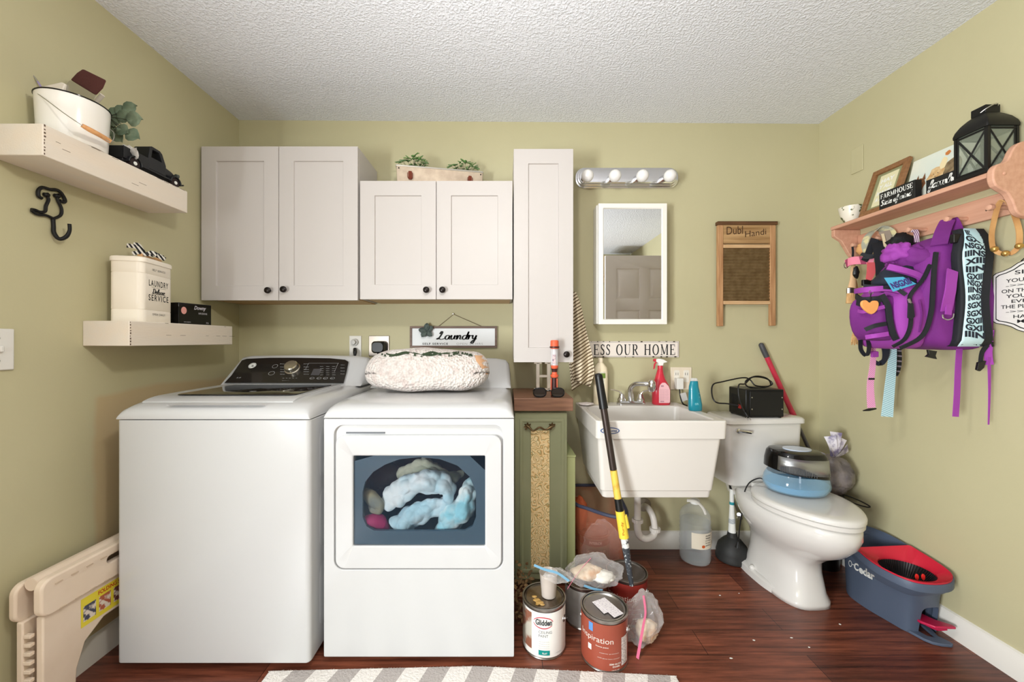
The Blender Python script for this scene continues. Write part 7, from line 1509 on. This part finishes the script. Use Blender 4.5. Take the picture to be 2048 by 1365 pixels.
# bottom straps
webbing('hanging_strap', [P(1919, 695, 1.42), P(1916, 740, 1.42), P(1914, 790, 1.42), P(1911, 834, 1.42)], .0225, PU2, (1, 0, 0), .002, 3)
webbing('hanging_strap', [P(1980, 660, 1.39), P(1976, 705, 1.385), P(1979, 730, 1.38)], .022, PU2, (1, -.4, 0), .002, 3)
webbing('hanging_strap', [P(1978, 715, 1.38), P(1979, 780, 1.38), P(1977, 850, 1.38)], [.012, .004], PU2, (1, 0, 0), .002, 3)
obj('strap_buckle', MB().prism([(wx(a, 1.40), wz(b_, 1.40)) for a, b_ in ((1858, 700), (1876, 703), (1873, 712), (1876, 719), (1854, 714), (1860, 709))], 'Y', 1.402, 1.41), BLACK, t, bevel=.001)
obj('strap_buckle', MB().prism([(wx(a, 1.38), wz(b_, 1.38)) for a, b_ in ((1955, 725), (1970, 722), (1966, 736), (1958, 743), (1952, 740))], 'Y', 1.376, 1.384), BLACK, t, bevel=.001)
webbing('buckle_strap', [P(1975, 690, 1.385), P(1964, 705, 1.38), P(1961, 725, 1.38)], .014, BKF, (1, 0, 0), .003, 3)
for k in range(3): obj('cord_clip', MB().tube([P(1981 + k, 660 + 12 * k, 1.385), P(1982 + k, 670 + 12 * k, 1.385)], .005, 8), BLACK, t)
t_bp = t
# orange heart tag
t = thing('heart_tag', 'orange heart-shaped tag dangling in front of the purple backpack pocket', 'tag', P(1738, 628, 1.425))
hp_ = [(1738, 606), (1745, 602), (1754, 603), (1756, 611), (1752, 622), (1742, 629), (1730, 622), (1722, 612), (1723, 603), (1731, 601)]
hh = smooth_path([P(a, b_, 1.428) for a, b_ in hp_], 3, True)
obj('tag_plate', MB().loft([[p + V((0, o, 0)) for p in hh] for o in (-.004, .004)]), mat('tag_orange', (232, 160, 92), .5), t, bevel=.002)
obj('cord', MB().tube([P(1739, 606, 1.428), P(1741, 595, 1.43), P(1742, 587, 1.438)], .002, 6), INK, t)
obj('ring', MB().tube([P(1742 + 4 * math.cos(k * PI / 4), 585 + 4 * math.sin(k * PI / 4), 1.436) for k in range(8)], .0013, 6, closed=True), STEEL, t)

# ---------------------------------------------------------------- leashes, harnesses and brush on the far pegs
def wb(name, label, cat, pts, w_, m_, wd, th=.003, sm=4): return tag(obj(name, MB().ribbon(pts, w_ if isinstance(w_, list) else [w_, w_], th, wd, sm), m_), label, cat)
PKP = stripes('pink_plaid', (224, 130, 152), (150, 60, 90), (.9, .5, 0), .022, .72)
t = thing('pink_harness', 'pink plaid dog harness looped on the farthest peg', 'harness', P(1720, 530, 1.80))
obj('chest_band', MB().ribbon([P(1692, 528, 1.82), P(1705, 522, 1.79), P(1730, 521, 1.76), P(1748, 521, 1.74)], [.036, .036], .005, (0, .1, 1), 4), PKP, t)
obj('neck_band', MB().ribbon([P(1746, 525, 1.74), P(1742, 545, 1.75), P(1737, 560, 1.75)], [.045, .02], .005, (1, -.2, 0), 4), mat('coral_cloth', (220, 96, 100), .8), t)
obj('d_ring', MB().tube([P(1692 + 4 * math.cos(k * PI / 4), 531 + 6 * math.sin(k * PI / 4), 1.82) for k in range(8)], .002, 6, closed=True), STEEL, t)
wb('hanging_loop', 'thin black leash loop over the farthest peg beside the pink harness', 'leash', [P(1705, 494, 1.87), P(1706, 505, 1.86), P(1704, 522, 1.84), P(1696, 527, 1.83)], .008, BKF, (1, -.3, 0))
t = thing('black_harness', 'black webbing dog harness hanging from the second far peg', 'harness', P(1760, 500, 1.72))
for nm, pts, w_ in (('strap', [P(1752, 482, 1.745), P(1758, 500, 1.71), P(1762, 530, 1.70), P(1763, 560, 1.70), P(1766, 580, 1.69)], .045), ('strap', [P(1750, 478, 1.74), P(1742, 495, 1.74), P(1735, 512, 1.75), P(1728, 522, 1.75)], .03), ('side_strap', [P(1722, 508, 1.76), P(1738, 512, 1.74), P(1755, 510, 1.72)], .014), ('side_strap', [P(1726, 516, 1.75), P(1742, 516, 1.73), P(1757, 512, 1.72)], .010)):
    obj(nm, MB().ribbon(pts, [w_, w_ * .8], .004, (1, -.3, 0) if w_ > .02 else (0, 0, 1), 4), BKF, t)
obj('buckle', MB().box(wx(1724, 1.76), wx(1742, 1.76), 1.752, 1.766, wz(572, 1.76), wz(560, 1.76)), BLACK, t, bevel=.003)
obj('buckle', MB().ball(P(1712, 545, 1.79), (.014, .01, .028), 12, 8, crumple(.3, 2, 3)), BLACK, t)
FLO = mat('grey_floral', (156, 156, 140), .8, var=(30, (206, 196, 150), (.5, .62)))
t = thing('bandana_collar', 'grey floral fabric collar looped over the second far peg', 'collar', P(1760, 470, 1.76))
obj('collar_loop', MB().ribbon([P(1733, 505, 1.77), P(1730, 488, 1.77), P(1738, 470, 1.765), P(1752, 460, 1.76), P(1768, 459, 1.745), P(1781, 468, 1.73), P(1784, 490, 1.72)], [.024, .045], .004, (.3, -1, .2), 5), FLO, t)
obj('collar_tail', MB().ribbon([P(1768, 463, 1.735), P(1776, 480, 1.72), P(1779, 500, 1.715), P(1780, 515, 1.715)], [.04, .012], .004, (1, -.4, 0), 4), mat('taupe_cloth', (150, 138, 124), .8), t)
wb('ivory_ribbon', 'ivory braided leash end beside the grey floral collar', 'leash', [P(1765, 468, 1.725), P(1770, 490, 1.71), P(1773, 512, 1.705), P(1771, 520, 1.705)], .010, mat('ivory', (214, 196, 160), .8), (1, -.4, 0))
mb = MB(); mb.ball(P(1805, 488, 1.66), (.055, .035, .045), 28, 16, crumple(.3, 2.2, 6)); q = tag(obj('mesh_harness', mb, mat('black_mesh', (20, 20, 22), .7, bump=(240, .8)), ang=180), 'black mesh dog harness bunched on the middle peg', 'harness')
wb('striped_strap', 'purple and white striped strap tied over the middle peg', 'strap', [P(1826, 465, 1.61), P(1831, 460, 1.60), P(1833, 472, 1.585), P(1833, 485, 1.58)], .016, stripes('purple_white', (220, 206, 214), (110, 60, 110), (1, -.3, 0), .006, .5), (1, -.4, 0))
mb = MB(); mb.ball(P(1800, 528, 1.62), (.055, .03, .02), 24, 12, crumple(.3, 2.4, 7)); tag(obj('purple_pouch', mb, PU2, ang=180), 'small purple pouch wedged above the backpack name patch', 'pouch')
wb('pink_ribbon', 'narrow pink ribbon loop beside the black mesh harness', 'ribbon', [P(1800, 482, 1.69), P(1797, 474, 1.69), P(1803, 468, 1.69), P(1808, 476, 1.69)], .008, mat('pink_leash', (206, 120, 170), .7), (1, -.3, .3))
# straw whisk brush and tassel
ST = mat('straw', (222, 182, 128), .9, var=(90, (196, 150, 96), (.4, .6)), bump=(150, .8), stretch=(3, 3, .3))
t = thing('whisk_brush', 'straw whisk brush with metal band hanging from the farthest peg', 'brush', P(1708, 607, 1.83))
obj('handle', MB().tube([P(1707, 520, 1.855), P(1706, 545, 1.85), P(1706, 560, 1.845), P(1704, 577, 1.84)], [.010, .011, .014, .019], 14, flat=.6, up=(0, 1, 0)), mat('whisk_wood', (222, 184, 140), .5), t)
obj('metal_band', MB().tube([P(1702, 577, 1.84), P(1702, 587, 1.84)], [.0205, .0205], 14, flat=.6, up=(0, 1, 0)), STEEL, t)
obj('straw_bristles', MB().tube([P(1702, 587, 1.84), P(1702, 607, 1.84)], [.019, .023], 14, flat=.6, up=(0, 1, 0)), ST, t)
t = thing('rope_tassel', 'frayed tan rope toy hanging below the whisk brush on the far peg', 'rope toy', P(1712, 690, 1.85))
obj('rope', MB().tube([P(1704, 540, 1.865), P(1712, 570, 1.865), P(1714, 600, 1.86), P(1712, 620, 1.855), P(1716, 635, 1.85), P(1712, 655, 1.85)], [.006, .006, .011, .013, .009, .011], 10, sm=4), ST, t)
tb = MB()
for k in range(16): a = k * 2.4; tb.tube([P(1712, 652, 1.85), P(1710 + 5 * math.cos(a), 672, 1.85 + .01 * math.sin(a)), P(1709 + 7 * math.cos(a), 688 + 3 * math.sin(3 * a), 1.85 + .014 * math.sin(a))], [.004, .003, .0015], 5, sm=3)
obj('frayed_end', tb, ST, t)
t = thing('bear_toy', 'small tan plush toy tucked beside the farthest peg', 'toy', P(1726, 500, 1.80))
mb = MB(); mb.ball(P(1726, 500, 1.80), (.028, .022, .024), 18, 12, crumple(.25, 2.5, 2)); mb.ball(P(1722, 492, 1.80), (.014, .012, .012), 12, 8); mb.ball(P(1731, 492, 1.80), (.014, .012, .012), 12, 8)
obj('plush_body', mb, mat('tan_plush', (208, 156, 100), .9), t, ang=180)
# leash ends under the backpack
PKG = stripes('pink_glitter', (214, 130, 180), (232, 176, 206), (.7, 0, .7), .006, .5)
t = thing('pink_leash', 'pink patterned leash with black slider hanging left of the teal strap', 'leash', P(1742, 820, 1.60))
obj('webbing', MB().ribbon([P(1745, 660, 1.60), P(1747, 700, 1.60), P(1745, 735, 1.60), P(1741, 765, 1.60), P(1741, 790, 1.60), P(1743, 816, 1.60)], [.018, .034], .002, (1, 0, 0), 4), PKG, t)
obj('slider', MB().box(wx(1736, 1.6), wx(1748, 1.6), 1.596, 1.604, wz(760, 1.6), wz(756.5, 1.6)), BLACK, t, bevel=.001)
obj('end_clip', MB().tube([P(1726, 822, 1.60), P(1738, 820, 1.60), P(1752, 818, 1.60)], [.002, .006, .003], 8), BLACK, t)
obj('side_release', MB().loft([[(x, y, z) for x, z in rrect(wx(1744, 1.59), wx(1757, 1.59), wz(715, 1.59), wz(703, 1.59), .004)] for y in (1.588, 1.598)]), PU2, t, bevel=.002)
wb('teal_strap', 'white strap with teal lettering print hanging under the backpack', 'strap', [P(1786, 690, 1.62), P(1784, 730, 1.62), P(1779, 780, 1.62), P(1774, 834, 1.62)], [.03, .05], stripes('teal_print', (206, 232, 240), (120, 176, 190), (.4, 0, 1), .008, .62), (1, 0, 0), .002)
wb('skull_strap', 'black strap with pale dot print hanging right of the teal strap', 'strap', [P(1794, 685, 1.64), P(1798, 710, 1.64), P(1797, 735, 1.64), P(1791, 752, 1.64)], [.024, .018], stripes('skull_dots', (24, 24, 26), (130, 120, 130), (.1, 0, 1), .022, .7), (1, 0, 0), .003)
wb('black_lead', 'black webbing lead looping under the lower left of the backpack', 'leash', [P(1716, 655, 1.56), P(1724, 652, 1.55), P(1733, 668, 1.55), P(1738, 695, 1.55), P(1733, 712, 1.56), P(1722, 700, 1.57), P(1721, 680, 1.57)], .016, BKF, (1, 0, .2), .003, 5)
wb('black_lead', 'navy webbing loop hanging between the pink leash and the teal strap', 'leash', [P(1768, 680, 1.60), P(1772, 705, 1.60), P(1768, 722, 1.61), P(1757, 728, 1.61), P(1748, 722, 1.61)], [.036, .012], NVY, (1, 0, .3), .003, 5)

# ---------------------------------------------------------------- groups of look-alikes
GROUPS = {'wall_cabinet': 'white wall cabinets', 'floating_shelf': 'white box shelves on the left wall', 'paint_can': 'gallon paint cans on the floor', 'paint_brush': 'brushes in the enamel bucket', 'zip_bag': 'clear zip bags around the paint cans',
          'wall_outlet': 'wall outlets', 'block_sign': 'black block signs on the peg shelf', 'artificial_plant': 'artificial plants in the planter box', 'black_lead': 'dark leads under the backpack'}
for o in list(bpy.data.objects):
    k = o.name.split('.')[0]
    if o.parent is None and k in GROUPS: o['group'] = GROUPS[k]
